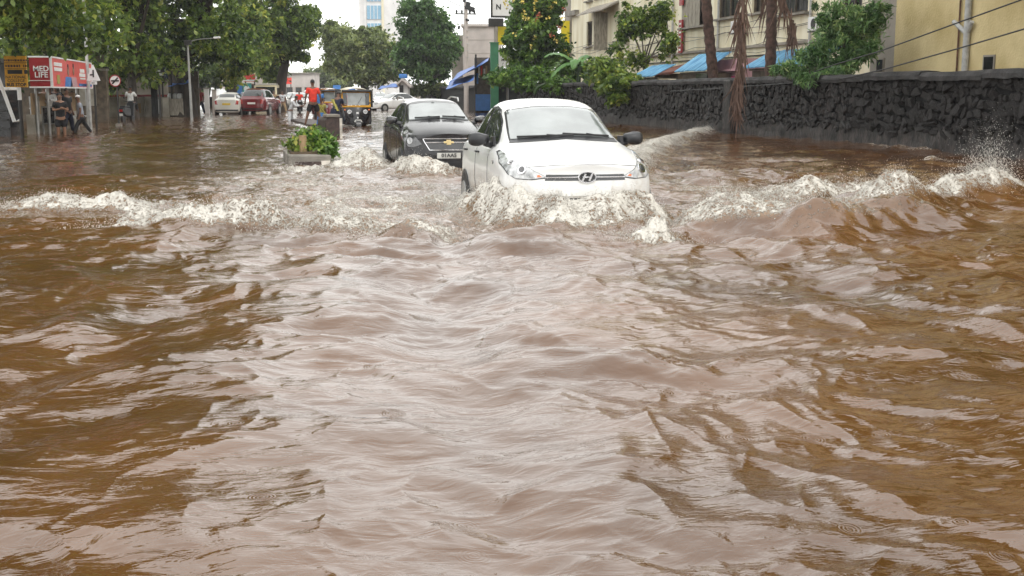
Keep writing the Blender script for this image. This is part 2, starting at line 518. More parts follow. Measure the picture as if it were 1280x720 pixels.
def water_material():
    m, t, p = _principled('flood_water')
    N, L = t.nodes, t.links
    def node(tp, **kw):
        n = N.new(tp)
        for k, v in kw.items():
            setattr(n, k, v)
        return n
    def math_(op, a, b=None, clamp=False):
        n = node('ShaderNodeMath', operation=op)
        n.use_clamp = clamp
        for i, v in enumerate((a, b)):
            if v is None:
                continue
            if isinstance(v, (int, float)):
                n.inputs[i].default_value = v
            else:
                L.new(v, n.inputs[i])
        return n.outputs[0]
    def mrange(v, a, b, c=0.0, d=1.0, smooth=True):
        n = node('ShaderNodeMapRange')
        n.interpolation_type = 'SMOOTHSTEP' if smooth else 'LINEAR'
        L.new(v, n.inputs['Value'])
        n.inputs['From Min'].default_value = a
        n.inputs['From Max'].default_value = b
        n.inputs['To Min'].default_value = c
        n.inputs['To Max'].default_value = d
        return n.outputs[0]
    tc = node('ShaderNodeTexCoord')
    def mapped(sc):
        mp = node('ShaderNodeMapping')
        mp.inputs['Scale'].default_value = sc
        L.new(tc.outputs['Object'], mp.inputs['Vector'])
        return mp.outputs['Vector']
    def noise(vec, scale, detail=4, rough=0.5, dist=0.0):
        n = node('ShaderNodeTexNoise')
        n.inputs['Scale'].default_value = scale
        n.inputs['Detail'].default_value = detail
        n.inputs['Roughness'].default_value = rough
        n.inputs['Distortion'].default_value = dist
        L.new(vec, n.inputs['Vector'])
        return n.outputs['Fac']
    at = node('ShaderNodeAttribute', attribute_name='foam')
    foam = at.outputs['Fac']
    # muddy body colour: silt clouds
    silt = noise(mapped((0.5, 0.35, 0.5)), 1.3, 5, 0.55, 0.6)
    r = node('ShaderNodeValToRGB')
    r.color_ramp.elements[0].position = 0.32
    r.color_ramp.elements[0].color = WATER_DARK
    r.color_ramp.elements[1].position = 0.68
    r.color_ramp.elements[1].color = WATER_LIGHT
    L.new(silt, r.inputs['Fac'])
    # foam mask with lace
    v1 = node('ShaderNodeTexVoronoi', feature='DISTANCE_TO_EDGE')
    v1.inputs['Scale'].default_value = 17
    warp = node('ShaderNodeTexNoise')
    warp.inputs['Scale'].default_value = 9
    warp.inputs['Detail'].default_value = 4
    L.new(tc.outputs['Object'], warp.inputs['Vector'])
    wa = node('ShaderNodeVectorMath', operation='MULTIPLY_ADD')
    L.new(warp.outputs['Color'], wa.inputs[0])
    wa.inputs[1].default_value = (0.22, 0.22, 0.22)
    L.new(tc.outputs['Object'], wa.inputs[2])
    L.new(wa.outputs[0], v1.inputs['Vector'])
    lace = mrange(v1.outputs['Distance'], 0.0, 0.34, 1.0, 0.0)
    fn = noise(mapped((1.0, 1.0, 1.0)), 15, 6, 0.65, 0.4)
    k = math_('ADD', math_('MULTIPLY', mrange(fn, .30, .70, 0, 1, False), 0.62), math_('MULTIPLY', lace, 0.38))
    fm = math_('ADD', math_('MULTIPLY', foam, 1.02), math_('SUBTRACT', k, 0.94))
    fmask = mrange(fm, 0.0, 0.52)
    # aerated, paler water round the foam
    aer = mrange(foam, 0.05, 0.9, 0.0, 0.75)
    mixb = node('ShaderNodeMix', data_type='RGBA')
    L.new(aer, mixb.inputs['Factor'])
    L.new(r.outputs['Color'], mixb.inputs[6])
    mixb.inputs[7].default_value = WATER_AERATED
    mixc = node('ShaderNodeMix', data_type='RGBA')
    L.new(fmask, mixc.inputs['Factor'])
    L.new(mixb.outputs[2], mixc.inputs[6])
    mixc.inputs[7].default_value = (0.70, 0.665, 0.60, 1)
    L.new(mixc.outputs[2], p.inputs['Base Color'])
    L.new(mrange(fmask, 0.0, 1.0, 0.045, 0.6, False), p.inputs['Roughness'])
    L.new(mrange(fmask, 0.0, 1.0, WATER_SPEC, 0.3, False), p.inputs['Specular IOR Level'])
    p.inputs['IOR'].default_value = 1.62
    # bump: short ripples lying across the current, fine chop, rain rings, foam grain
    rip = noise(mapped((0.55, 1.25, 1.0)), 7.5, 4, 0.5, 0.8)
    fine = noise(mapped((0.7, 1.2, 1.0)), 26, 3, 0.55, 0.5)
    patch = mrange(noise(mapped((1, 1, 1)), 0.9, 3), 0.42, 0.62, 0.12, 1.0)
    vr = node('ShaderNodeTexVoronoi', feature='F1', voronoi_dimensions='2D')
    vr.inputs['Scale'].default_value = 3.1
    L.new(tc.outputs['Object'], vr.inputs['Vector'])
    sep = node('ShaderNodeSeparateColor')
    L.new(vr.outputs['Color'], sep.inputs[0])
    rad = mrange(sep.outputs[1], 0, 1, 0.05, 0.24, False)     # ring radius in cell units
    q = math_('DIVIDE', vr.outputs['Distance'], rad)
    win = math_('MULTIPLY', mrange(q, 0.0, 0.25, 0.35, 1.0), mrange(q, 0.7, 1.0, 1.0, 0.0))
    gate = math_('GREATER_THAN', sep.outputs[0], 0.45)
    ring = math_('MULTIPLY', math_('MULTIPLY', math_('SINE', math_('MULTIPLY', vr.outputs['Distance'], 150.0)), win), gate)
    h = math_('ADD', math_('MULTIPLY', rip, 0.011), math_('MULTIPLY', math_('MULTIPLY', fine, patch), 0.003))
    h = math_('ADD', h, math_('MULTIPLY', math_('MULTIPLY', ring, sep.outputs[2]), 0.0010))
    h = math_('ADD', h, math_('MULTIPLY', math_('MULTIPLY', fn, fmask), 0.05))
    b = node('ShaderNodeBump')
    b.inputs['Strength'].default_value = 1.0
    b.inputs['Distance'].default_value = WATER_BUMP
    L.new(h, b.inputs['Height'])
    L.new(b.outputs['Normal'], p.inputs['Normal'])
    return m

WATER_DARK = (0.066, 0.0275, 0.0085, 1)
WATER_LIGHT = (0.124, 0.0525, 0.0165, 1)
WATER_AERATED = (0.30, 0.195, 0.11, 1)
WATER_SPEC = 0.55
WATER_BUMP = 1.0
M['water'] = water_material()
M['spray'] = mat('spray', (0.70, 0.68, 0.63), 0.35, var=0.05, spec=0.6)

# ---- breaking crests: (photo px polyline of the front foot, height m, front width, back width, foam, foam_back m)
CRESTS = [
    ([(-28, 266), (60, 266), (110, 267), (232, 264)], .25, .18, .50, 1.06, .50),
    ([(98, 287), (190, 286), (240, 287), (300, 288), (410, 290)], .28, .18, .55, 1.08, .60),
    ([(330, 292), (420, 294), (520, 296)], .20, .22, .6, .98, .5),
    ([(200, 252), (300, 258), (380, 262), (450, 266)], .10, .3, .7, .55, .7),
    ([(548, 262), (590, 274), (635, 286), (700, 290), (765, 288), (820, 283), (862, 276)], .375, .24, .60, 1.10, .95),
    ([(455, 258), (500, 262), (560, 262), (610, 260)], .12, .3, 1.1, .85, 1.6),
    ([(455, 300), (515, 302), (560, 303), (610, 303)], .16, .28, .6, .85, .6),
    ([(545, 313), (620, 314), (680, 315), (770, 316)], .17, .42, .55, .0, .0),
    ([(765, 302), (800, 305), (838, 306), (872, 303)], .22, .22, .8, 1.15, 1.0),
    ([(795, 284), (885, 289), (930, 291), (1090, 299)], .32, .38, .45, .96, .30),
    ([(870, 267), (950, 267), (1045, 266)], .27, .32, .45, .94, .26),
    ([(960, 264), (1040, 259), (1135, 250)], .34, .34, .5, .96, .28),
    ([(985, 306), (1060, 300), (1110, 295), (1240, 282)], .32, .45, .7, .45, .12),
    ([(1080, 274), (1150, 266), (1205, 258), (1310, 246)], .38, .36, .55, .99, .36),
    ([(812, 228), (806, 210), (826, 192), (862, 175), (904, 163)], .20, .3, .6, 1.0, .9),
    ([(904, 163), (960, 166), (1010, 172)], .08, .3, .6, .55, .4),
    ([(1075, 175), (1110, 176), (1142, 175)], .26, .3, .6, .95, .5),
    ([(1130, 203), (1180, 204), (1210, 203)], .16, .3, .6, .75, .4),
    ([(840, 218), (880, 221), (915, 222)], .07, .3, .6, .55, .4),
    ([(900, 165), (1000, 172), (1100, 182), (1190, 191)], .10, .3, .6, .62, .4),
    ([(920, 200), (990, 203), (1060, 204)], .06, .3, .6, .42, .35),
    ([(466, 198), (484, 211), (515, 220), (550, 222), (590, 221)], .27, .24, .6, 1.1, 1.0),
    ([(470, 236), (520, 238), (565, 237)], .08, .3, 1.0, .85, 1.6),
    ([(335, 213), (362, 215), (398, 216), (430, 214)], .10, .25, .6, 1.05, .6),
    ([(400, 238), (440, 240), (480, 240)], .06, .3, .8, .72, 1.2),
    ([(428, 163), (450, 165), (472, 164)], .06, .3, .8, .5, .8),
    ([(225, 180), (262, 182), (300, 182)], .07, .4, .8, .5, .5),
    ([(60, 188), (110, 190), (160, 190)], .06, .4, .8, .4, .4),
    ([(130, 205), (190, 206), (250, 206)], .05, .4, .7, .42, .35),
]

def polyline_field(x, y, pts):
    """signed distance (+ = behind the crest, away from the camera) and parameter 0..1 along a polyline"""
    best = np.full(x.shape, 1e9)
    sgn = np.zeros(x.shape)
    par = np.zeros(x.shape)
    seg = [((b - a).length) for a, b in zip(pts, pts[1:])]
    tot = sum(seg)
    acc = 0.0
    for (a, b), l in zip(zip(pts, pts[1:]), seg):
        dx, dy = (b.x - a.x) / l, (b.y - a.y) / l
        rx, ry = x - a.x, y - a.y
        t = np.clip(rx * dx + ry * dy, 0, l)
        ex, ey = rx - t * dx, ry - t * dy
        d = np.hypot(ex, ey)
        s = ey * dx - ex * dy
        if dx < 0:
            s = -s
        upd = d < best
        best = np.where(upd, d, best)
        sgn = np.where(upd, np.sign(s), sgn)
        par = np.where(upd, (acc + t) / tot, par)
        acc += l
    return best * sgn, par

def box_mask(x, y, pts, pad):
    xs = [p.x for p in pts]
    ys = [p.y for p in pts]
    return (x > min(xs) - pad) & (x < max(xs) + pad) & (y > min(ys) - pad) & (y < max(ys) + pad)

_wr = np.random.default_rng(11)
SWELL = []
for lam, sl in ((1.7, .050), (1.25, .056), (.92, .060), (.70, .058), (.52, .050), (.39, .040), (.29, .030), (.21, .020)):
    for k in range(3):
        th = -math.pi / 2 + (-.75, .05, .8)[k] + _wr.normal(0, .28)
        l_ = lam * _wr.uniform(.88, 1.12)
        SWELL.append((l_, th, _wr.uniform(0, 6.28), sl * _wr.uniform(.7, 1.3) * l_ / (2 * math.pi), _wr.uniform(-60, 60)))

def water_height(x, y):
    """height and foam of the flood at world points"""
    wx = x + .45 * fbm(x * .45, y * .45, 3)
    wy = y + .45 * fbm(x * .45 + 31, y * .45 - 7, 3)
    # energy: rough near the cars and crests, calmer in the foreground and on the far left
    dcar = np.hypot((x - 3.2) / 6.0, (y - 12.5) / 6.5)
    energy = .48 + .65 * np.exp(-dcar ** 2) + .60 * fbm(x * .33 + 5, y * .28, 3) + .55 * np.exp(-((x - 9.5) / 5.0) ** 2 - ((y - 19) / 7.5) ** 2) + .03 * np.exp(-((x - .6) / 2.4) ** 2 - ((y - 5) / 3.5) ** 2)
    energy = np.clip(energy, .22, 1.5)
    h = np.zeros_like(x)
    for lam, th, ph, am, of in SWELL:
        kk = 2 * math.pi / lam
        arg = kk * (wx * math.cos(th) + wy * math.sin(th)) + ph
        grp = .25 + 1.35 * sstep(-.35, .5, pnoise(x * .42 / lam ** .5 + of, y * .42 / lam ** .5 - of))     # waves come in groups
        h += am * grp * (np.sin(arg) + .25 * np.sin(2 * arg + .8))
    h *= energy
    # long wake ridges that run back from the bow towards the camera, leaning outwards
    u = x - .10 * y - 1.3
    fan = u / (1.0 + .045 * np.clip(13.5 - y, 0, 12))
    rx = fan + .30 * fbm(x * .28 + 3, y * .16, 3) * 1.3
    wake = sstep(15.0, 11.0, y) * (1 - .55 * sstep(4.0, 9.0, np.abs(u)))
    for lam, ph, am in ((1.9, .4, 1.0), (1.15, 2.2, .8), (.72, 4.1, .62), (.45, 1.0, .40)):
        mod = .35 + .9 * sstep(-.25, .45, fbm(x * .35 + 11 * lam, y * .22 + 5, 3))
        ar = 2 * math.pi * rx / lam + ph + 1.5 * fbm(x * .5 - 7, y * .35 + lam * 9, 3)
        h += wake * am * .0165 * lam * mod * (np.sin(ar) + .28 * np.sin(2 * ar + 1.2))
    # wrinkled crests, mostly oblique
    for sgn_, o in ((1, 3.0), (-1, 40.0)):
        rid = 1 - np.abs(fbm(wx * 1.1 + sgn_ * wy * .55 + o, wy * .75 - sgn_ * wx * .35, 4)) * 2.4
        h += .020 * np.clip(rid, 0, 1) ** 2.2 * np.clip(energy, .2, 1.2)
    h += .008 * fbm(wx * 2.1, wy * 3.0, 5, .5) * energy
    # packets of short ripples
    pk = sstep(.0, .5, fbm(x * .55 + 71, y * .75 + 13, 3))
    h += .0036 * pk * np.sin(2 * math.pi * (wy * 3.2 + 2.2 * fbm(wx * .9, wy * .9, 2) + wx * .9)) * (1 + .6 * fbm(x * 2, y * 2, 2))
    pk2 = sstep(.05, .55, fbm(x * .7 - 23, y * .8 + 41, 3))
    h += .0024 * pk2 * np.sin(2 * math.pi * (wy * 4.6 - wx * 2.6 + 1.8 * fbm(wx * 1.1 + 4, wy * 1.1, 2)))
    foam = np.zeros_like(x)
    # scattered flecks of foam
    fl = fbm(x * 1.1 + 50, y * 2.0 + 3, 4)
    foam += .34 * sstep(.42, .75, fl) * np.clip(energy, 0, 1)
    hc = np.zeros_like(x)
    for pxs, A, wf, wb, fo, fb in CRESTS:
        pts = [W(a, b) for a, b in pxs]
        mk = box_mask(x, y, pts, 3.2)
        if not mk.any():
            continue
        xx, yy = x[mk], y[mk]
        n1 = fbm(xx * 1.6, yy * 1.6, 3)
        s, t = polyline_field(xx + .22 * n1, yy + .25 * fbm(xx * 1.1 + 9, yy * 1.1, 3), pts)
        ew = min(.48, .75 / sum((q - p).length for p, q in zip(pts, pts[1:])))
        end = sstep(0, ew, t) * sstep(0, ew, 1 - t)
        lat = np.clip(1.0 - np.abs(s) / 2.8, 0, 1)
        amp = A * (.72 + .55 * fbm(xx * 1.3 + 4, yy * 1.3, 3)) * end
        s0 = s - wf * .9
        prof = np.where(s0 < 0, np.exp(-(s0 / wf) ** 2), np.exp(-(s0 / wb) ** 2))
        # curl: sharpen the front
        prof = prof + .22 * np.exp(-((s0 - .02) / (wf * .45)) ** 2)
        g = sstep(-3.0, -.9, s)
        hh = amp * prof * g
        if fo > 0:
            frt = 1.9 if fo > 1.0 else (1.15 if fo > .6 else .8)
            top = sstep(-wf * frt, -wf * frt * .35, s0) * (1 - sstep(fb * .55, fb * 1.25, s0))
            ff = fo * top * (.74 + .42 * fbm(xx * 2.2 + 2, yy * 2.2 + 8, 4) + .30 * fbm(xx * 7.5, yy * 3.2, 3)) * sstep(0, ew * .7, t) * sstep(0, ew * .7, 1 - t)
            ff = np.clip(ff, 0, 1.1)
            ch = fbm(xx * 7, yy * 7, 4)
            hh = hh + np.clip(ff, 0, .9) * (.052 * ch + .036 * fbm(xx * 17, yy * 17, 3) + .014 * fbm(xx * 41, yy * 41, 2))
            foam[mk] = np.maximum(foam[mk], ff)
        hc[mk] = (np.clip(hc[mk], 0, 9) ** 2.6 + np.clip(hh, 0, 9) ** 2.6) ** (1 / 2.6) + np.minimum(hh, 0)
    h = h * (1 - .5 * np.clip(hc / .2, 0, 1)) + hc
    # churned field round the cars and the divider
    for cx, cy, rx, ry, fo in ((1.4, 15.0, 2.4, 3.6, .78), (.2, 19.5, 1.8, 4.2, .68), (2.6, 22, 2.2, 2.6, .7), (3.4, 13.0, 2.9, 1.2, .70), (6.2, 17, .9, 3.6, .6), (-1.6, 14.8, 2.2, 1.2, .55), (.9, 33, 1.8, 9, .36), (-2.0, 60, 5.0, 20, .25), (5.2, 33, 2.2, 8.0, .28)):
        e = np.exp(-(((x - cx) / rx) ** 2 + ((y - cy) / ry) ** 2))
        ff = fo * e * (.75 + .8 * fbm(x * 1.4, y * 1.0, 4))
        foam = np.maximum(foam, np.clip(ff, 0, 1))
        h += .03 * e * fbm(x * 3.4, y * 3.4, 4)
    return h, np.clip(foam, 0, 1.1)

def build_water():
    rs = [0.8]
    while rs[-1] < 180:
        r = rs[-1]
        dpx = r * r / (1200 * CAM_H)
        if r < 3.2:
            d = .06
        elif r < 9:
            d = max(.010, dpx * 1.0)
        elif r < 21:
            d = .042
        elif r < 42:
            d = .16
        else:
            d = .38 + (r - 42) * .016
        rs.append(r + d)
    rs = np.array(rs)
    dense = np.linspace(-R(26.5), R(26.5), 700)
    side = np.linspace(R(27), R(82), 46)[1:]
    th = np.concatenate([-side[::-1], dense, side])
    rr, tt = np.meshgrid(rs, th, indexing='ij')
    ang = tt + YAW
    x, y = rr * np.sin(ang), rr * np.cos(ang)
    # limits: the wall on the right keeps the water in
    z, foam = water_height(x.ravel(), y.ravel())
    far = sstep(60, 150, rr.ravel())
    z = z * (1 - .6 * far)
    verts = np.stack([x.ravel(), y.ravel(), z], 1)
    nr, nt_ = rr.shape
    i = np.arange((nr - 1) * (nt_ - 1))
    a = (i // (nt_ - 1)) * nt_ + i % (nt_ - 1)
    quads = np.stack([a, a + nt_, a + nt_ + 1, a + 1], 1)
    me = np_mesh('flood_water', verts, quads, M['water'], {'foam': foam})
    o = link_mesh('flood_water', me, None, 'structure')
    # the flood beyond the fan, flat and far
    pts = []
    return o
build_water()

def build_spray():
    """drops and torn lobes of water thrown up over the breaking crests"""
    rg = np.random.default_rng(5)
    octv = np.array([(1, 1, 1), (-1, -1, 1), (-1, 1, -1), (1, -1, -1)], float) * .7
    octf = np.array([(0, 2, 1), (0, 1, 3), (0, 3, 2), (1, 2, 3)])
    P, S = [], []
    def emit(n, c, spread, zmax, rmin, rmax):
        # c: callable returning positions
        pos = c(n)
        pos[:, 0] += rg.normal(0, spread, n)
        pos[:, 1] += rg.normal(0, spread, n)
        h, f = water_height(pos[:, 0], pos[:, 1])
        up = rg.exponential(zmax / 2.6, n)
        keep = (up < zmax * 1.4)
        pos[:, 2] = h + up - .01
        r = rg.uniform(rmin, rmax, n) * (1 - .5 * np.clip(up / zmax, 0, 1))
        P.append(pos[keep])
        S.append(r[keep])
    def along(pxs, off):
        pts = [W(a, b) for a, b in pxs]
        seg = np.array([(b - a).length for a, b in zip(pts, pts[1:])])
        cum = np.concatenate([[0], np.cumsum(seg)])
        A = np.array([(p.x, p.y) for p in pts])
        def f(n):
            # gather in bursts
            k = max(3, int(cum[-1] * 3.5))
            bc = rg.uniform(.04, .96, k) * cum[-1]
            t = bc[rg.integers(0, k, n)] + rg.normal(0, .11, n)
            t = np.clip(t, 0, cum[-1])
            xx = np.interp(t, cum, A[:, 0])
            yy = np.interp(t, cum, A[:, 1])
            return np.stack([xx, yy + off, np.zeros(n)], 1)
        return f, cum[-1]
    for pxs, A, wf, wb, fo, fb in CRESTS:
        if fo < .6:
            continue
        f, L_ = along(pxs, wf * .9)
        near = W(*pxs[0]).length < 20
        n = int(L_ * fo * (1000 if near else 200))
        emit(n, f, .14, .05 + A * .20, .0014, .0062)
        emit(n // 6, f, .16, .12 + A * .5, .0012, .0045)
    # jets: the spout by the wall, smaller ones over the other crests
    for (px, py, n, hmax, sp) in ((1243, 246, 4200, .66, .17), (1222, 250, 1800, .42, .24), (1262, 244, 1500, .40, .22), (1060, 250, 500, .30, .16), (1082, 245, 350, .26, .12), (1120, 177, 350, .30, .2),
                                  (640, 268, 500, .17, .22), (905, 284, 300, .22, .12), (790, 270, 400, .16, .25), (890, 165, 250, .26, .25), (360, 213, 300, .20, .15), (975, 268, 250, .22, .12)):
        c = W(px, py)
        emit(n, lambda n_, c=c: np.repeat(np.array([[c.x, c.y + .2, 0.0]]), n_, 0), sp, hmax, .0018, .0085)
    P = np.concatenate(P)
    S = np.concatenate(S)
    n = len(P)
    st = np.stack([rg.uniform(.7, 1.3, n), rg.uniform(.7, 1.3, n), rg.uniform(.8, 2.4, n)], 1)
    lean = rg.normal(0, .6, (n, 2))
    loc = octv[None] * (S[:, None] * st)[:, None, :]
    loc[:, :, 0] += loc[:, :, 2] * lean[:, :1]
    loc[:, :, 1] += loc[:, :, 2] * lean[:, 1:]
    v = (loc + P[:, None, :]).reshape(-1, 3)
    f = (octf[None] + (np.arange(n) * 4)[:, None, None]).reshape(-1, 3)
    me = np_mesh('foam_spray', v, f, M['spray'])
    o = link_mesh('foam_spray', me, None, 'stuff')
    return o
_sp = build_spray()

# ================================================================== VEHICLES
def _half(w, zb, zsh, top, z10):
    (x7, z7), (x8, z8), (x9, z9) = top
    return [(0, zb), (.55 * w, zb), (.90 * w, zb + .02), (.985 * w, zb + .16), (w, zb + (zsh - zb) * .52), (.985 * w, zsh - .07), (.945 * w, zsh),
            (x7, z7), (x8, z8), (x9, z9), (0, z10)]

XCENT = [  # y, bulge, w, zb, zsh, roof/bonnet half contour, crown z
    (.30, .30, .78, .24, .70, ((.64, .745), (.46, .775), (.24, .80)), .805),
    (.42, .28, .81, .22, .755, ((.65, .80), (.47, .84), (.25, .865)), .87),
    (.80, .20, .832, .20, .86, ((.675, .91), (.50, .955), (.27, .98)), .985),
    (1.16, .18, .835, .20, .92, ((.70, .975), (.58, 1.005), (.31, 1.035)), 1.045),
    (1.24, .18, .835, .20, .925, ((.70, .985), (.60, 1.03), (.32, 1.065)), 1.08),
    (1.95, .13, .835, .20, .945, ((.715, .99), (.585, 1.395), (.37, 1.445)), 1.46),
    (2.12, .08, .835, .20, .95, ((.715, 1.0), (.59, 1.445), (.37, 1.505)), 1.52),
    (2.6, .0, .835, .20, .96, ((.715, 1.01), (.585, 1.475), (.37, 1.54)), 1.56),
    (3.15, .0, .835, .20, .975, ((.71, 1.03), (.55, 1.44), (.35, 1.49)), 1.505),
    (3.58, -.06, .825, .21, .985, ((.68, 1.03), (.57, 1.09), (.32, 1.11)), 1.115),
    (3.90, -.10, .78, .26, .95, ((.64, 1.0), (.50, 1.03), (.28, 1.045)), 1.05),
    (3.97, -.12, .74, .30, .88, ((.60, .93), (.46, .955), (.26, .965)), .97),
]
BEAT = [
    (.34, .34, .76, .22, .76, ((.63, .81), (.46, .85), (.25, .885)), .895),
    (.46, .30, .79, .21, .82, ((.64, .88), (.47, .93), (.26, .965)), .975),
    (.78, .22, .80, .20, .93, ((.66, .99), (.50, 1.03), (.27, 1.065)), 1.075),
    (1.02, .18, .80, .20, .97, ((.67, 1.03), (.56, 1.07), (.30, 1.105)), 1.115),
    (1.10, .18, .80, .20, .975, ((.67, 1.04), (.57, 1.10), (.31, 1.14)), 1.155),
    (1.82, .12, .80, .20, 1.0, ((.69, 1.05), (.545, 1.405), (.34, 1.45)), 1.465),
    (2.00, .08, .80, .20, 1.0, ((.69, 1.06), (.55, 1.44), (.34, 1.49)), 1.505),
    (2.5, .0, .80, .20, 1.03, ((.69, 1.08), (.545, 1.45), (.34, 1.505)), 1.52),
    (3.15, .0, .80, .20, 1.06, ((.68, 1.10), (.52, 1.41), (.33, 1.46)), 1.475),
    (3.50, -.05, .79, .22, 1.05, ((.64, 1.10), (.52, 1.16), (.30, 1.18)), 1.185),
    (3.62, -.08, .76, .28, .95, ((.62, 1.0), (.48, 1.02), (.28, 1.03)), 1.03),
]
SUV = [
    (.25, .25, .88, .30, .95, ((.72, 1.0), (.5, 1.03), (.28, 1.05)), 1.055),
    (.45, .2, .91, .28, 1.0, ((.74, 1.06), (.5, 1.10), (.28, 1.12)), 1.125),
    (1.25, .15, .92, .28, 1.06, ((.76, 1.12), (.62, 1.15), (.32, 1.17)), 1.175),
    (1.35, .15, .92, .28, 1.06, ((.76, 1.13), (.64, 1.18), (.33, 1.21)), 1.22),
    (2.05, .1, .92, .28, 1.09, ((.78, 1.14), (.63, 1.60), (.38, 1.66)), 1.68),
    (2.3, .05, .92, .28, 1.09, ((.78, 1.15), (.63, 1.68), (.38, 1.74)), 1.755),
    (3.2, .0, .92, .28, 1.10, ((.78, 1.16), (.63, 1.71), (.38, 1.77)), 1.785),
    (4.05, .0, .92, .28, 1.12, ((.78, 1.17), (.61, 1.68), (.37, 1.73)), 1.745),
    (4.35, -.05, .90, .30, 1.12, ((.75, 1.17), (.65, 1.24), (.36, 1.25)), 1.255),
    (4.50, -.08, .87, .36, 1.0, ((.70, 1.05), (.52, 1.06), (.3, 1.07)), 1.07),
]
SEDAN = [
    (.30, .30, .78, .24, .68, ((.64, .72), (.46, .75), (.24, .77)), .775),
    (.45, .26, .83, .22, .74, ((.66, .79), (.47, .82), (.25, .84)), .845),
    (1.05, .2, .85, .20, .84, ((.69, .89), (.52, .93), (.28, .95)), .955),
    (1.35, .18, .85, .20, .88, ((.71, .93), (.60, .96), (.31, .99)), 1.0),
    (1.43, .18, .85, .20, .88, ((.71, .94), (.61, .99), (.32, 1.02)), 1.03),
    (2.15, .12, .85, .20, .90, ((.72, .95), (.56, 1.36), (.35, 1.41)), 1.42),
    (2.35, .06, .85, .20, .91, ((.72, .96), (.56, 1.40), (.35, 1.45)), 1.46),
    (2.8, .0, .85, .20, .92, ((.72, .97), (.555, 1.41), (.35, 1.455)), 1.47),
    (3.3, .0, .85, .20, .93, ((.72, .98), (.53, 1.37), (.34, 1.42)), 1.43),
    (3.80, -.06, .85, .21, .95, ((.70, 1.0), (.58, 1.03), (.32, 1.06)), 1.065),
    (4.20, -.10, .81, .26, .92, ((.66, .97), (.50, .99), (.28, 1.0)), 1.005),
    (4.32, -.12, .77, .32, .84, ((.62, .89), (.46, .90), (.26, .91)), .915),
]

def car_shell(st, name, m, parent, sub=2):
    """the painted body: one closed loft, nose to tail"""
    secs = []
    for (y, bul, w, zb, zsh, top, z10) in st:
        h = _half(w, zb, zsh, top, z10)
        full = [(-x, z) for x, z in reversed(h[1:-1])] if False else None
        ring = [(x, z) for x, z in h] + [(-x, z) for x, z in reversed(h[1:-1])]
        pts = []
        for x, z in ring:
            k = 1 - min(1, abs(x) / w) ** 2.4
            pts.append(Vector((x, y - bul * k, z)))
        secs.append(pts)
    n = len(secs[0])
    vs, fs = [], []
    for s in secs:
        vs += s
    for i in range(len(secs) - 1):
        for k in range(n):
            fs.append((i * n + k, i * n + (k + 1) % n, (i + 1) * n + (k + 1) % n, (i + 1) * n + k))
    # nose and tail fascias: rungs between the two sides
    def cap(i, flip):
        b = i * n
        s = secs[i]
        rows = []
        # contour indices: 0 bottom centre .. 10 top centre, mirrored n-k
        for k in range(1, 10):
            rows.append((b + k, b + n - k))
        y0 = s[0].y
        mids = []
        for k in range(1, 10):
            A = s[k]
            row = [b + k]
            for f in (.6, .25, -.25, -.6):
                x = A.x * f
                z = A.z + (s[0].z - s[1].z) * 0
                kk = 1 - min(1, abs(x) / st[i][2]) ** 2.4
                zz = A.z
                if k >= 7:      # follow the crown
                    zz = A.z + (s[10].z - A.z) * (1 - abs(f)) * (.35 if k < 9 else .8)
                    if k < 9:
                        zz = min(zz, A.z + .012)
                # belly of the bumper pushes out a little
                push = .035 * math.sin(math.pi * min(1, max(0, (A.z - s[0].z) / (s[6].z - s[0].z))))
                yy = st[i][0] - st[i][1] * kk + (-push if not flip else push)
                vs.append(Vector((x, yy, zz)))
                row.append(len(vs) - 1)
            row.append(b + n - k)
            mids.append(row)
        for r0, r1 in zip(mids, mids[1:]):
            for j in range(5):
                q = (r0[j], r0[j + 1], r1[j + 1], r1[j])
                fs.append(q if not flip else tuple(reversed(q)))
        # bottom and top strips
        r = mids[0]
        for q in ((b, r[0], r[1]), (b, r[1], r[2]), (b, r[2], r[3]), (b, r[3], r[4]), (b, r[4], r[5])):
            fs.append(q if flip else tuple(reversed(q)))
        r = mids[-1]
        c = b + 10
        for q in ((c, r[0], r[1]), (c, r[1], r[2]), (c, r[2], r[3]), (c, r[3], r[4]), (c, r[4], r[5])):
            fs.append(q if not flip else tuple(reversed(q)))
    cap(0, False)
    cap(len(secs) - 1, True)
    mb = MB()
    mb.add(vs, fs)
    me = mb.mesh(name, m)
    o = link_mesh(name, me)
    md = o.modifiers.new('sub', 'SUBSURF')
    md.levels = sub
    md.render_levels = sub
    dg = bpy.context.evaluated_depsgraph_get()
    me2 = bpy.data.meshes.new_from_object(o.evaluated_get(dg))
    me2.name = name
    bpy.data.objects.remove(o)
    me2.shade_smooth()
    bm = bmesh.new()
    bm.from_mesh(me2)
    bmesh.ops.recalc_face_normals(bm, faces=bm.faces)
    bvh = BVHTree.FromBMesh(bm)
    bm.to_mesh(me2)
    bm.free()
    ob = link_mesh(name, me2, parent)
    return ob, bvh

_DIRS = {'front': (Vector((0, 1, 0)), lambda a, b: Vector((a, -6, b))),
         'rear': (Vector((0, -1, 0)), lambda a, b: Vector((a, 12, b))),
         'left': (Vector((1, 0, 0)), lambda a, b: Vector((-6, a, b))),
         'right': (Vector((-1, 0, 0)), lambda a, b: Vector((6, a, b))),
         'top': (Vector((0, 0, -1)), lambda a, b: Vector((a, b, 6)))}

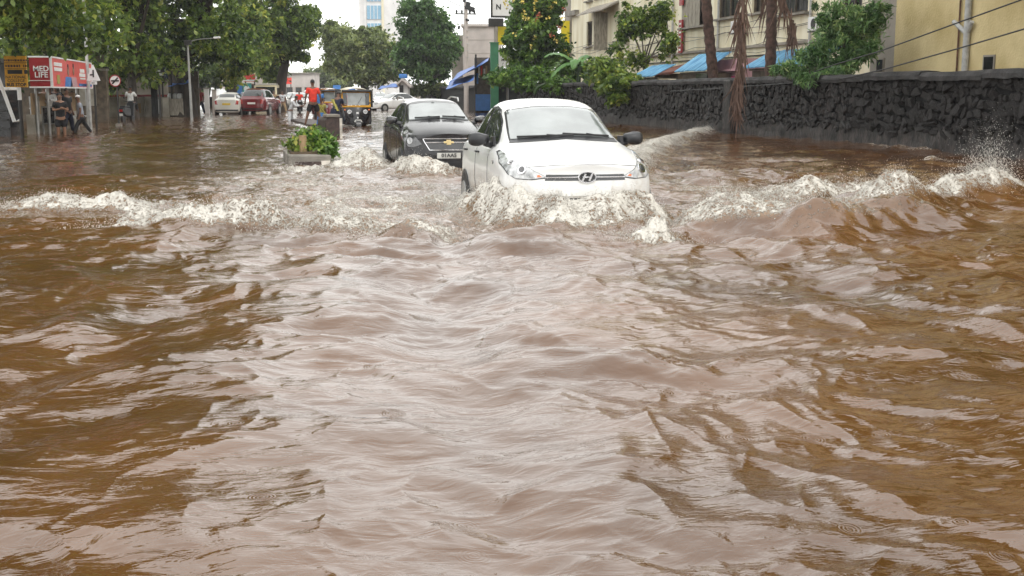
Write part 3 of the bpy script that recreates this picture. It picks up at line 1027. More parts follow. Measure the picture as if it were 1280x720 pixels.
def decal(bvh, poly, side, off, m, parent, name, cuts=3, skirt=0.004):
    """a panel cut to outline poly, laid on the body, its own thickness proud of it"""
    d, org = _DIRS[side]
    bm = bmesh.new()
    f = bm.faces.new([bm.verts.new((p[0], p[1], 0)) for p in poly])
    bmesh.ops.triangulate(bm, faces=[f])
    lim = .075 if cuts > 1 else .14
    for _ in range(6):
        lg = [e for e in bm.edges if e.calc_length() > lim]
        if not lg:
            break
        bmesh.ops.subdivide_edges(bm, edges=lg, cuts=1)
        bmesh.ops.triangulate(bm, faces=[q for q in bm.faces if len(q.verts) > 3])
    nrm = {}
    for v in bm.verts:
        o = org(v.co.x, v.co.y)
        loc, n, i, dist = bvh.ray_cast(o, d)
        if loc is None:
            q = o + d * 6
            loc, n, i, dist = bvh.find_nearest(q)
        if n.dot(d) > 0:
            n = -n
        v.co = loc + n * off
        nrm[v] = n.copy()
    bmesh.ops.recalc_face_normals(bm, faces=bm.faces)
    # face outwards
    s = sum((fc.normal.dot(d) for fc in bm.faces))
    if s > 0:
        for fc in bm.faces:
            fc.normal_flip()
    be = [e for e in bm.edges if e.is_boundary]
    r = bmesh.ops.extrude_edge_only(bm, edges=be)
    for v in [g for g in r['geom'] if isinstance(g, bmesh.types.BMVert)]:
        n = min(nrm.items(), key=lambda kv: (kv[0].co - v.co).length_squared)[1] if len(nrm) < 160 else -d
        v.co = v.co - n * (off + skirt)
    me = bpy.data.meshes.new(name)
    bm.to_mesh(me)
    bm.free()
    me.materials.append(m)
    me.shade_smooth()
    try:
        me.set_sharp_from_angle(angle=R(45))
    except Exception:
        pass
    return link_mesh(name, me, parent)

def strip(bvh, pts, wid, side, off, m, parent, name):
    """a narrow bead along a 2-D line on the body (shut lines, mouldings)"""
    d, org = _DIRS[side]
    P = []
    for (a, b), (c, e) in zip(pts, pts[1:]):
        n = max(2, int(math.hypot(c - a, e - b) / .06))
        for k in range(n):
            P.append((a + (c - a) * k / n, b + (e - b) * k / n))
    P.append(pts[-1])
    Q = []
    for p in P:
        loc, n, i, dist = bvh.ray_cast(org(*p), d)
        if loc is None:
            continue
        if n.dot(d) > 0:
            n = -n
        Q.append(loc + n * off)
    if len(Q) < 2:
        return None
    return MB().tube(Q, wid / 2, 5).build(name, m, parent, smooth=True)

def mirror(poly):
    return [(-a, b) for a, b in reversed(poly)]

def wheel(parent, x, y, r, m_rim):
    t = MB().tube([(x - .085, y, r), (x + .085, y, r)], r, 20).build('tyre', M['rubber'])
    w = MB().disc((x + (.089 if x > 0 else -.089), y, r), r * .62, 'X', .02, 16)
    w.mi = 0
    wh = thing.__globals__['bpy'].data.objects.new('wheel', t.data)
    COL.objects.link(wh)
    bpy.data.objects.remove(t)
    wh.parent = parent
    rim = w.build('rim', m_rim, wh)
    return wh

def arch(parent, x, y, r):
    s = 1 if x > 0 else -1
    MB().disc((x, y, r), r * 1.16, 'X', .03, 24).build('wheel_arch', M['black_plastic'], parent)

def chrome_ring(parent, c, rx, rz, wid, m, name, tilt=0):
    mb = MB()
    n = 28
    mb.tube([(c[0] + rx * math.cos(a), c[1], c[2] + rz * math.sin(a)) for a in [2 * math.pi * k / n for k in range(n + 1)]], wid, 6)
    return mb.build(name, m, parent, smooth=True)

def mirror_unit(root, s, x, y, z, m_shell, k=1.0):
    """door mirror: rounded housing on a foot, with glass"""
    bm = bmesh.new()
    bmesh.ops.create_uvsphere(bm, u_segments=16, v_segments=10, radius=1)
    for v in bm.verts:
        c = v.co
        c.x = math.copysign(abs(c.x) ** .62, c.x) * .115 * k
        c.z = math.copysign(abs(c.z) ** .62, c.z) * .078 * k
        c.y = (c.y if c.y < 0 else c.y * .35) * .085 * k
        if c.x * s < 0:
            c.z *= .8
    me = bpy.data.meshes.new('door_mirror')
    bm.to_mesh(me)
    bm.free()
    me.materials.append(m_shell)
    me.shade_smooth()
    o = link_mesh('door_mirror', me, root)
    o.location = (x + s * .14 * k, y, z + .05)
    MB().tube([(-s * .06, .0, -.05), (-s * .17, .02, -.075)], [.03, .04], 8).build('mirror_foot', M['black_plastic'], o, smooth=True)
    g = MB().box((0, .034 * k, 0), (.19 * k, .006, .115 * k)).build('mirror_glass', M['dark_glass'], o)
    return o

def make_car(name, label, cat, loc, rz, st, paint, group=None, detail=0, glass='sky_sheen_glass', roofm=None, rear_plate='plate_white', wheels=(.80, 3.22), wr=.29, sub=2):
    root = thing(name, label, cat, loc, rz, group)
    body, bvh = car_shell(st, 'body', paint, root, sub)
    k = next(i for i, s in enumerate(st) if s[5][1][1] - s[5][0][1] > .25)          # windscreen head
    cw, hd = st[k - 1], st[k]
    xb, zb_ = cw[5][1][0], cw[5][1][1]
    xt, zt = hd[5][1][0], hd[5][1][1]
    yb, yt = cw[0] - cw[1] * .8, hd[0]
    # windscreen
    ws = [(-xb * .985, zb_ + .02), (-xb * .5, zb_ + .045), (0, zb_ + .058), (xb * .5, zb_ + .045), (xb * .985, zb_ + .02), (xt * .90, zt - .045), (xt * .84, zt - .012), (xt * .4, zt + .022), (0, zt + .03), (-xt * .4, zt + .022), (-xt * .84, zt - .012), (-xt * .90, zt - .045)]
    cz = sum(p[1] for p in ws) / len(ws)
    decal(bvh, [(x * 1.035, cz + (z - cz) * 1.075) for x, z in ws], 'front', .004, M['rubber'], root, 'windscreen_seal', 3)
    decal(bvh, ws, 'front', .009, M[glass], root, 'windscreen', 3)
    # side glass
    belt = [(s[0], s[5][0][1]) for s in st[k - 1:]]
    kr = max(i for i, s in enumerate(st) if s[5][1][1] - s[5][0][1] > .25)
    def beltz(y):
        return np.interp(y, [s[0] for s in st], [s[5][0][1] for s in st])
    def roofz(y):
        return np.interp(y, [s[0] for s in st], [s[5][1][1] for s in st])
    ymid = hd[0] + .42
    yend = st[kr][0] + .28
    a0 = cw[0] + .22
    front_w = [(a0, beltz(a0) + .035), (ymid - .04, beltz(ymid) + .03), (ymid - .04, roofz(ymid) - .045), (hd[0] + .10, roofz(hd[0] + .1) - .05), (hd[0] - .18, roofz(hd[0] - .18) - .055)]
    rear_w = [(ymid + .05, beltz(ymid) + .03), (yend, beltz(yend) + .05), (yend - .10, (roofz(yend) + beltz(yend)) / 2), (st[kr][0] - .02, roofz(st[kr][0]) - .05), (ymid + .05, roofz(ymid) - .045)]
    for sd in ('left', 'right'):
        allw = [(a0 - .07, beltz(a0) + .01), (ymid, beltz(ymid) + .005), (yend + .06, beltz(yend) + .02), (yend - .03, (roofz(yend) + beltz(yend)) / 2 + .02), (st[kr][0], roofz(st[kr][0]) - .025), (ymid, roofz(ymid) - .022), (hd[0] + .1, roofz(hd[0] + .1) - .03), (hd[0] - .2, roofz(hd[0] - .2) - .03)]
        decal(bvh, allw, sd, .003, M['rubber'], root, 'window_surround', 3)
        decal(bvh, front_w, sd, .007, M['dark_glass'], root, 'side_window', 2)
        decal(bvh, rear_w, sd, .007, M['dark_glass'], root, 'side_window', 2)
    # rear window
    rw = st[kr]
    rb = st[kr + 1]
    x1, z1, x2, z2 = rb[5][1][0], rb[5][1][1], rw[5][1][0], rw[5][1][1]
    decal(bvh, [(-x1 * .93, z1 + .03), (x1 * .93, z1 + .03), (x2 * .88, z2 - .03), (0, z2 + .0), (-x2 * .88, z2 - .03)], 'rear', .006, M['dark_glass'], root, 'rear_window', 3)
    # wheels in dark arches
    W_ = max(s[2] for s in st)
    for y in wheels:
        for s in (-1, 1):
            arch(root, s * (W_ - .008), y, wr)
            wheel(root, s * (W_ - .075), y, wr, M['steel'])
    # lamps, plates
    f = st[0]
    r_ = st[-1]
    if detail < 2:
        zl = f[4]
        for s in (1, -1):
            P = [(.42, zl - .09), (.62, zl - .14), (.74, zl - .05), (.72, zl + .04), (.60, zl + .02)]
            decal(bvh, P if s > 0 else mirror(P), 'front', .006, M['lamp_lens'], root, 'headlight', 2)
            zr = r_[4]
            P = [(.54, zr - .22), (.72, zr - .20), (.74, zr + .02), (.60, zr + .06)]
            decal(bvh, P if s > 0 else mirror(P), 'rear', .008, M['lamp_red'], root, 'tail_light', 2)
        decal(bvh, [(-.34, zl - .16), (.34, zl - .16), (.38, zl - .06), (-.38, zl - .06)], 'front', .005, M['black_gloss'], root, 'grille', 2)
        decal(bvh, [(-.25, r_[4] - .24), (.25, r_[4] - .24), (.25, r_[4] - .12), (-.25, r_[4] - .12)], 'rear', .012, M[rear_plate], root, 'number_plate', 1)
        decal(bvh, [(-.70, r_[3] + .06), (.70, r_[3] + .06), (.70, r_[3] + .15), (-.70, r_[3] + .15)], 'rear', .006, M['black_plastic'], root, 'bumper_insert', 2)
        for s in (-1, 1):
            mirror_unit(root, s, s * (W_ - .07), a0 + .08, beltz(a0) + .02, paint)
    # shut lines and handles
    for sd in ('left', 'right'):
        zl = beltz(ymid)
        strip(bvh, [(a0 - .02, zl - .02), (a0 - .06, .45), (a0 + .02, .30)], .008, sd, .001, M['rubber'], root, 'door_gap')
        strip(bvh, [(ymid, zl - .02), (ymid, .45), (ymid - .03, .30)], .008, sd, .001, M['rubber'], root, 'door_gap')
        for yy in (ymid - .17, ymid + .80):
            s = -1 if sd == 'left' else 1
            loc_, n_, i_, d_ = bvh.ray_cast(_DIRS[sd][1](yy, zl - .12), _DIRS[sd][0])
            if loc_:
                MB().tube([loc_ + Vector((s * .004, -.08, 0)), loc_ + Vector((s * .028, -.05, 0)), loc_ + Vector((s * .028, .05, 0)), loc_ + Vector((s * .004, .08, 0))], .013, 6).build('door_handle', paint if detail < 2 else M['black_plastic'], root, smooth=True)
    return root, bvh, body

def wiper(bvh, root, a, b, m=None):
    P = []
    for k in range(9):
        t = k / 8
        x, z = a[0] + (b[0] - a[0]) * t, a[1] + (b[1] - a[1]) * t
        loc, n, i, d = bvh.ray_cast(Vector((x, -6, z)), Vector((0, 1, 0)))
        if loc:
            P.append(loc + (n if n.y < 0 else -n) * .022)
    o = MB().tube(P, [.012] * len(P), 5).build('wiper', M['rubber'], root)
    arm = MB().tube([P[0] + Vector((0, -.01, -.02)), P[len(P) // 2] + Vector((0, -.012, .012))], .011, 5).build('wiper_arm', M['black_plastic'], o)
    return o

# ---- the white car, in front
p0 = W(728, 268)
WC = D(712, 200, 13.55)
root, bvh, body = make_car('white_car', 'white compact sedan pushing a foaming bow wave through the flood, nearest of all the cars', 'car', (WC.x, WC.y, -.24), 0.0, XCENT, M['mud_reflection_white_paint'], detail=2)
WHITE_CAR = root
root.scale = (1.035, 1, 1)
root.location = (3.33, 12.49, -.175)
root.rotation_euler = (R(-.9), 0, R(-1.0))
zl = .70
for s in (1, -1):
    P = [(.405, .672), (.56, .648), (.70, .655), (.765, .70), (.79, .80), (.765, .905), (.735, .925), (.66, .83), (.53, .735)]
    P = P if s > 0 else mirror(P)
    cx, cz_ = sum(p[0] for p in P) / len(P), sum(p[1] for p in P) / len(P)
    bz = decal(bvh, [(cx + (x - cx) * 1.07, cz_ + (z - cz_) * 1.08) for x, z in P], 'front', .004, M['black_plastic'], root, 'headlight_surround', 3)
    hl = decal(bvh, P, 'front', .010, M['lamp_lens'], root, 'headlight', 3)
    for (x, z, r) in ((.64, .745, .055), (.705, .815, .045)):
        loc, n, i, d = bvh.ray_cast(Vector((s * x, -6, z)), Vector((0, 1, 0)))
        if loc:
            n = n if n.y < 0 else -n
            MB().disc(loc + n * .012, r, n, .014, 18).build('reflector', M['chrome'], hl, smooth=True)
            MB().disc(loc + n * .020, r * .62, n, .010, 14).build('lamp_bowl', M['lamp_dark'], hl, smooth=True)
    Q = [(.455, .675), (.50, .668), (.50, .692), (.48, .697)]
    decal(bvh, Q if s > 0 else mirror(Q), 'front', .016, M['lamp_orange'], hl, 'indicator', 1)
decal(bvh, [(-.43, .635), (.43, .635), (.415, .700), (-.415, .700)], 'front', .004, M['black_gloss'], root, 'grille', 3)
gb = strip(bvh, [(-.42, .668), (-.2, .671), (0, .672), (.2, .671), (.42, .668)], .018, 'front', .012, M['chrome'], root, 'grille_bar')
strip(bvh, [(-.60, .775), (-.3, .80), (0, .806), (.3, .80), (.60, .775)], .009, 'front', .0, M['rubber'], root, 'bonnet_gap')
loc, n, i, d = bvh.ray_cast(Vector((0, -6, .672)), Vector((0, 1, 0)))
ey = loc.y - .022
em = MB().tube([(0, ey + .02, .672), (0, ey + .004, .672)], .1, 26)
em.v = [(x * .86, y, .672 + (z - .672) * .52) for x, y, z in em.v]
emo = em.build('emblem', M['black_gloss'], root)
chrome_ring(emo, (0, ey - .002, .672), .092, .056, .0075, M['chrome'], 'emblem_ring')
hm = MB()
for sx in (-1, 1):
    hm.prism([(sx * .036 - .010 - .016, .634), (sx * .036 + .010 - .016, .634), (sx * .036 + .010 + .016, .710), (sx * .036 - .010 + .016, .710)], 'Y', ey - .012, ey + .004)
hm.prism([(-.032, .664), (.030, .672), (.034, .681), (-.030, .673)], 'Y', ey - .0115, ey + .003)
hm.build('emblem_letter', M['chrome'], emo)
decal(bvh, [(-.50, .30), (.50, .30), (.56, .45), (-.56, .45)], 'front', .004, M['black_plastic'], root, 'air_intake', 3)
decal(bvh, [(-.26, .47), (.26, .47), (.26, .58), (-.26, .58)], 'front', .014, M['plate_white'], root, 'number_plate', 1)
wiper(bvh, root, (.10, 1.085), (-.52, 1.065))
wiper(bvh, root, (.52, 1.07), (-.02, 1.10))
decal(bvh, [(-.62, 1.012), (0, 1.055), (.62, 1.012), (.60, 1.045), (0, 1.088), (-.60, 1.045)], 'front', .0065, M['black_plastic'], root, 'cowl_panel', 2)
for s in (-1, 1):
    mirror_unit(root, s, s * .76, 1.52, 1.0, M['black_plastic'], 1.05)
    MB().box((s * .745, 1.47, 1.03), (.03, .16, .10)).build('mirror_mount', M['black_plastic'], root)
MB().box((0, 1.985, 1.40), (.16, .03, .05)).build('rear_view_mirror', M['black_plastic'], root)
loc, n, i, d = bvh.ray_cast(Vector((-6, 1.05, .80)), Vector((1, 0, 0)))
MB().disc(loc + Vector((-.006, 0, 0)), .022, 'X', .012, 10).build('side_indicator', M['lamp_dark'], root)

# ---- the black hatchback behind it
root, bvh, body = make_car('black_hatchback', 'black hatchback with a gold cross badge in its grille, half hidden behind the white car', 'car', (0, 0, 0), 0.0, BEAT, M['black_paint'], detail=2, wheels=(.72, 3.1))
BLACK_CAR = root
root.location = (3.20, 21.8, -.24)
root.rotation_euler.z = R(1.5)
for s in (1, -1):
    P = [(.47, .70), (.60, .645), (.70, .655), (.755, .76), (.775, .90), (.755, 1.0), (.70, .99), (.60, .86)]
    P = P if s > 0 else mirror(P)
    cx, cz_ = sum(p[0] for p in P) / len(P), sum(p[1] for p in P) / len(P)
    hl = decal(bvh, P, 'front', .010, M['lamp_dark'], root, 'headlight', 3)
    for (x, z, r, mm) in ((.70, .90, .05, 'lamp_lens'), (.665, .76, .06, 'lamp_lens')):
        loc, n, i, d = bvh.ray_cast(Vector((s * x, -6, z)), Vector((0, 1, 0)))
        if loc:
            n = n if n.y < 0 else -n
            MB().disc(loc + n * .014, r, n, .012, 16).build('lamp_bowl', M[mm], hl, smooth=True)
# split grille with chrome frame
up = [(-.43, .745), (.43, .745), (.45, .80), (-.45, .80)]
lo_ = [(-.33, .60), (.33, .60), (.41, .715), (-.41, .715)]
decal(bvh, up, 'front', .005, M['black_plastic'], root, 'upper_grille', 3)
decal(bvh, lo_, 'front', .005, M['black_gloss'], root, 'lower_grille', 3)
strip(bvh, [(-.45, .80), (0, .803), (.45, .80), (.42, .73), (.34, .595), (-.34, .595), (-.42, .73), (-.45, .80)], .022, 'front', .012, M['chrome'], root, 'grille_frame')
strip(bvh, [(-.42, .73), (-.2, .734), (.2, .734), (.42, .73)], .028, 'front', .010, M['chrome'], root, 'grille_bar')
loc, n, i, d = bvh.ray_cast(Vector((0, -6, .735)), Vector((0, 1, 0)))
ey = loc.y - .028
bt = MB()
bt.prism([(-.088, .718), (-.038, .718), (-.042, .690), (.046, .690), (.042, .718), (.098, .718), (.088, .752), (.038, .752), (.042, .780), (-.046, .780), (-.042, .752), (-.098, .752)], 'Y', ey, ey + .03)
bt.build('emblem', M['gold'], root, bevel=.004)
pl = decal(bvh, [(-.215, .445), (.215, .445), (.215, .545), (-.215, .545)], 'front', .016, M['plate_grey'], root, 'number_plate', 1)
loc, n, i, d = bvh.ray_cast(Vector((-.1, -6, .5)), Vector((0, 1, 0)))
text_mesh('01AA5', .095, M['ink_black'], pl, 'plate_number', (0, loc.y - .022, .497), sx=1.05, bold=.002)
decal(bvh, [(-.62, .27), (.62, .27), (.62, .40), (-.62, .40)], 'front', .004, M['black_plastic'], root, 'air_intake', 3)
decal(bvh, [(-.56, 1.10), (0, 1.15), (.56, 1.10), (.55, 1.125), (0, 1.175), (-.55, 1.125)], 'front', .0075, M['black_plastic'], root, 'cowl_panel', 2)
wiper(bvh, root, (.0, 1.165), (-.46, 1.145))
wiper(bvh, root, (.50, 1.15), (.05, 1.172))
for s in (-1, 1):
    mirror_unit(root, s, s * .72, 1.38, 1.06, M['black_gloss'], 1.0)
    MB().tube([(s * .54, 1.95, 1.455), (s * .545, 2.05, 1.525), (s * .54, 2.8, 1.545), (s * .52, 3.1, 1.485)], .016, 6).build('roof_rail', M['silver_paint'], root, smooth=True)
decal(bvh, [(-.50, 1.82), (.50, 1.82), (.49, 3.0), (-.49, 3.0)], 'top', .004, M['silver_paint'], root, 'roof_panel', 3)
MB().box((0, 1.78, 1.53), (.05, .05, .03)).build('roof_antenna', M['black_plastic'], root)

def place(o, px, py, rz, z=-.2):
    p = W(px, py)
    o.location = (p.x, p.y, z)
    o.rotation_euler.z = rz

# ---- distant cars
root, b_, _ = make_car('white_hatchback', 'white hatchback seen from behind with a yellow number plate, parked at the left kerb', 'car', (0, 0, 0), 0, BEAT, M['offwhite_paint'], detail=1, rear_plate='plate_yellow', wheels=(.72, 3.0), glass='dark_glass', sub=2)
place(root, 297, 142, math.pi - R(9), -.12)
root, b_, _ = make_car('maroon_suv', 'maroon SUV seen from behind wading beside the parked white hatchback', 'car', (0, 0, 0), 0, SUV, M['maroon_paint'], detail=1, wheels=(.95, 3.5), wr=.36, sub=2)
place(root, 337, 141.5, math.pi - R(14), -.12)
root, b_, _ = make_car('white_sedan', 'white sedan in profile crossing the road beyond the black hatchback', 'car', (0, 0, 0), 0, SEDAN, M['white_paint'], detail=1, wheels=(.85, 3.45), sub=2)
place(root, 462, 138, R(-62), -.1)
root, b_, _ = make_car('small_white_car', 'small white car mostly hidden between the white hatchback and the maroon SUV', 'car', (0, 0, 0), 0, BEAT, M['white_paint'], detail=1, wheels=(.72, 3.0), sub=1)
place(root, 309, 137, 0, -.1)
for (px, py, st, pt, lab, rz) in (
        (377, 137, SEDAN, 'white_paint', 'white car waiting behind the red-shirted scooter rider far down the road', 0.05),
        (366, 132, SEDAN, 'offwhite_paint', 'off-white car farther down the left lane, left of the red-shirted scooter rider', 0.0),
        (388, 130, SUV, 'silver_paint', 'silver SUV far down the road just left of the man in the red shirt', 0.0),
        (407, 132, SUV, 'white_paint', 'white SUV in the far jam just right of the man in the red shirt', 0.0),
        (438, 133, SUV, 'red_paint', 'red car in the far jam behind the auto rickshaw roof', 0.1),
        (420, 129, SEDAN, 'red_paint', 'red car in the far jam, left one, above the orange vehicle', 0.0),
        (478, 131, SEDAN, 'white_paint', 'white car facing the camera behind the crossing white sedan', 0.0)):
    root, b_, _ = make_car('distant_car', lab, 'car', (0, 0, 0), 0, st, M[pt], group='cars in the distant jam', detail=1, sub=1)
    place(root, px, py, rz, -.1)

# ---- beige jeep-like van
def make_van(loc, rz):
    root = thing('beige_van', 'beige boxy van seen from behind, stopped beyond the maroon SUV', 'van', loc, rz)
    b = MB()
    b.prism([(-2.0, .5), (-2.0, 1.15), (-1.35, 1.25), (-.9, 2.0), (2.0, 2.05), (2.1, 1.1), (2.1, .5)], 'X', -.85, .85)
    b.build('body', M['beige_paint'], root, bevel=.06)
    MB().box((0, 2.09, 1.55), (1.3, .04, .55)).build('rear_window', M['dark_glass'], root)
    MB().box((-.0, -1.16, 1.62), (1.4, .05, .6), rx=R(-31)).build('windscreen', M['dark_glass'], root)
    for s in (-1, 1):
        MB().box((s * .86, .3, 1.55), (.03, 2.6, .5)).build('side_window', M['dark_glass'], root)
        MB().box((s * .75, 2.12, .95), (.14, .04, .3)).build('tail_light', M['lamp_red'], root)
        for y in (-1.3, 1.2):
            wheel(root, s * .78, y, .36, M['steel'])
    MB().box((0, 2.14, .55), (1.7, .1, .16)).build('bumper', M['black_plastic'], root)
    MB().box((0, .6, 2.1), (1.5, 2.6, .08)).build('roof_rack', M['offwhite_paint'], root)
    return root
p = W(334, 138)
make_van((p.x, p.y, -.1), R(-4))

# ---- auto rickshaw
def make_rickshaw(loc, rz, label, name='auto_rickshaw', front='black_paint', band='sign_yellow', hood='beige_paint'):
    root = thing(name, label, 'rickshaw', loc, rz)
    # cab front: curved, narrowing to the nose
    def cab(u, v):
        a = (u - .5) * math.pi
        wv = .60 - .10 * (1 - v) ** 1.5
        x = math.sin(a) * wv
        y = .42 - math.cos(a) * (.40 + .05 * math.sin(math.pi * v)) - (.12 * (1 - v))
        return (x, y, .28 + v * .72)
    MB().grid(cab, 20, 8).build('cab', M[front], root, smooth=True)
    MB().prism([(.40, .30), (.40, 1.0), (2.25, 1.0), (2.45, .75), (2.45, .32)], 'X', -.65, .65).build('body', M[front], root, bevel=.05)
    MB().box((0, .18, 1.035), (1.12, .10, .075)).build('dash_band', M[band], root, bevel=.01)
    # windscreen and its frame
    fr = MB()
    for s in (-1, 1):
        fr.tube([(s * .56, .18, 1.0), (s * .57, .30, 1.62)], .028, 6)
    fr.tube([(-.57, .30, 1.62), (.57, .30, 1.62)], .026, 6)
    fr.build('windscreen_frame', M[band], root)
    MB().box((0, .245, 1.34), (.74, .015, .52), rx=R(-10)).build('windscreen', M['grey_glass'], root)
    for s in (-1, 1):
        MB().box((s * .465, .248, 1.34), (.17, .017, .52), rx=R(-10)).build('corner_window', M['dark_glass'], root)
    wp = MB().tube([(.05, .19, 1.12), (.24, .245, 1.42)], .009, 5).build('wiper', M['rubber'], root)
    # canopy
    def roof(u, v):
        x = (u - .5) * 2
        return (x * .66, .12 + v * 2.25, 1.64 + .19 * (1 - abs(x) ** 2.4) - .06 * (2 * v - 1) ** 2 - (.08 if abs(x) > .99 else 0))
    MB().grid(roof, 14, 8).build('canopy', M[hood], root, smooth=True)
    MB().box((0, .17, 1.67), (1.20, .10, .09)).build('visor', M['black_plastic'], root, bevel=.03)
    for s in (-1, 1):
        MB().box((s * .655, 1.0, 1.36), (.03, 1.75, .72)).build('side_curtain', M['black_plastic'], root)
        MB().tube([(s * .63, .36, 1.0), (s * .64, .34, 1.68)], .03, 6).build('door_post', M[front], root)
        hl = MB().disc((s * .33, -.0, .82), .085, 'Y', .10, 18).build('headlight', M['chrome'], root)
        MB().disc((s * .33, -.055, .82), .070, 'Y', .02, 18).build('headlight_lens', M['lamp_lens'], hl)
        MB().box((s * .50, .10, .90), (.07, .05, .05)).build('indicator', M['lamp_orange'], root)
        wheel(root, s * .55, 2.0, .22, M['steel'])
        mirror_unit(root, s, s * .60, .2, 1.18, M['black_plastic'], .55)
    MB().box((0, -.06, .76), (.10, .02, .10)).build('badge', M['ink_white'], root)
    MB().prism([(-.12, .50), (.12, .50), (.17, .40), (-.17, .40)], 'Y', -.24, -.20).build('number_plate', M['plate_white'], root)
    def mud(u, v):
        a = u * math.pi
        return ((v - .5) * .20, -.12 - math.cos(a) * .26, .24 + math.sin(a) * .26)
    MB().grid(mud, 12, 3).build('mudguard', M[front], root, smooth=True)
    MB().disc((0, -.085, .575), .035, 'Y', .05, 12).build('horn', M['ink_white'], root)
    w = MB().tube([(-.05, -.12, .22), (.05, -.12, .22)], .21, 16).build('front_wheel', M['rubber'], root)
    return root
p = W(447, 158)
make_rickshaw((p.x, p.y, -.22), R(4), 'black and yellow auto rickshaw coming head-on with a beige canopy')
p = W(416, 147)
o = make_rickshaw((p.x, p.y, -.2), R(10), 'orange three-wheeler mostly hidden behind the people on the divider', 'orange_rickshaw', 'maroon_paint', 'sign_yellow', 'lamp_orange')

# ---- scooter with rider parts are built in the people section
def make_scooter(label, loc, rz, paint, group=None, name='scooter'):
    root = thing(name, label, 'scooter', loc, rz, group)
    MB().prism([(.25, .35), (.30, .72), (1.25, .78), (1.40, .55), (1.05, .35)], 'X', -.14, .14).build('rear_body', M[paint], root, bevel=.05)
    MB().box((0, .78, .80), (.26, .75, .09)).build('seat', M['rubber'], root, bevel=.03)
    MB().prism([(-.02, .28), (-.20, .95), (-.08, 1.0), (.10, .34), (.30, .34), (.30, .28)], 'X', -.19, .19).build('front_shield', M[paint], root, bevel=.04)
    MB().box((0, -.15, 1.0), (.26, .16, .16)).build('headlamp_cowl', M[paint], root, bevel=.04)
    MB().disc((0, -.24, 1.0), .065, 'Y', .03, 14).build('headlight', M['lamp_lens'], root)
    MB().tube([(-.33, -.02, 1.08), (-.12, -.10, 1.04), (.12, -.10, 1.04), (.33, -.02, 1.08)], .018, 6).build('handlebar', M['rubber'], root)
    for s in (-1, 1):
        MB().disc((s * .30, -.08, 1.24), .05, 'Y', .02, 12).build('mirror', M['black_plastic'], root)
    for y in (-.28, 1.12):
        MB().tube([(-.05, y, .24), (.05, y, .24)], .24, 18).build('wheel', M['rubber'], root)
    MB().box((0, 1.42, .62), (.18, .04, .10)).build('tail_light', M['lamp_red'], root)
    MB().box((0, 1.45, .42), (.20, .02, .12)).build('number_plate', M['plate_white'], root)
    return root

# ================================================================== RIGHT SIDE: stone wall, buildings
WX = 15.4        # road face of the wall
WALL_TOP = 1.87

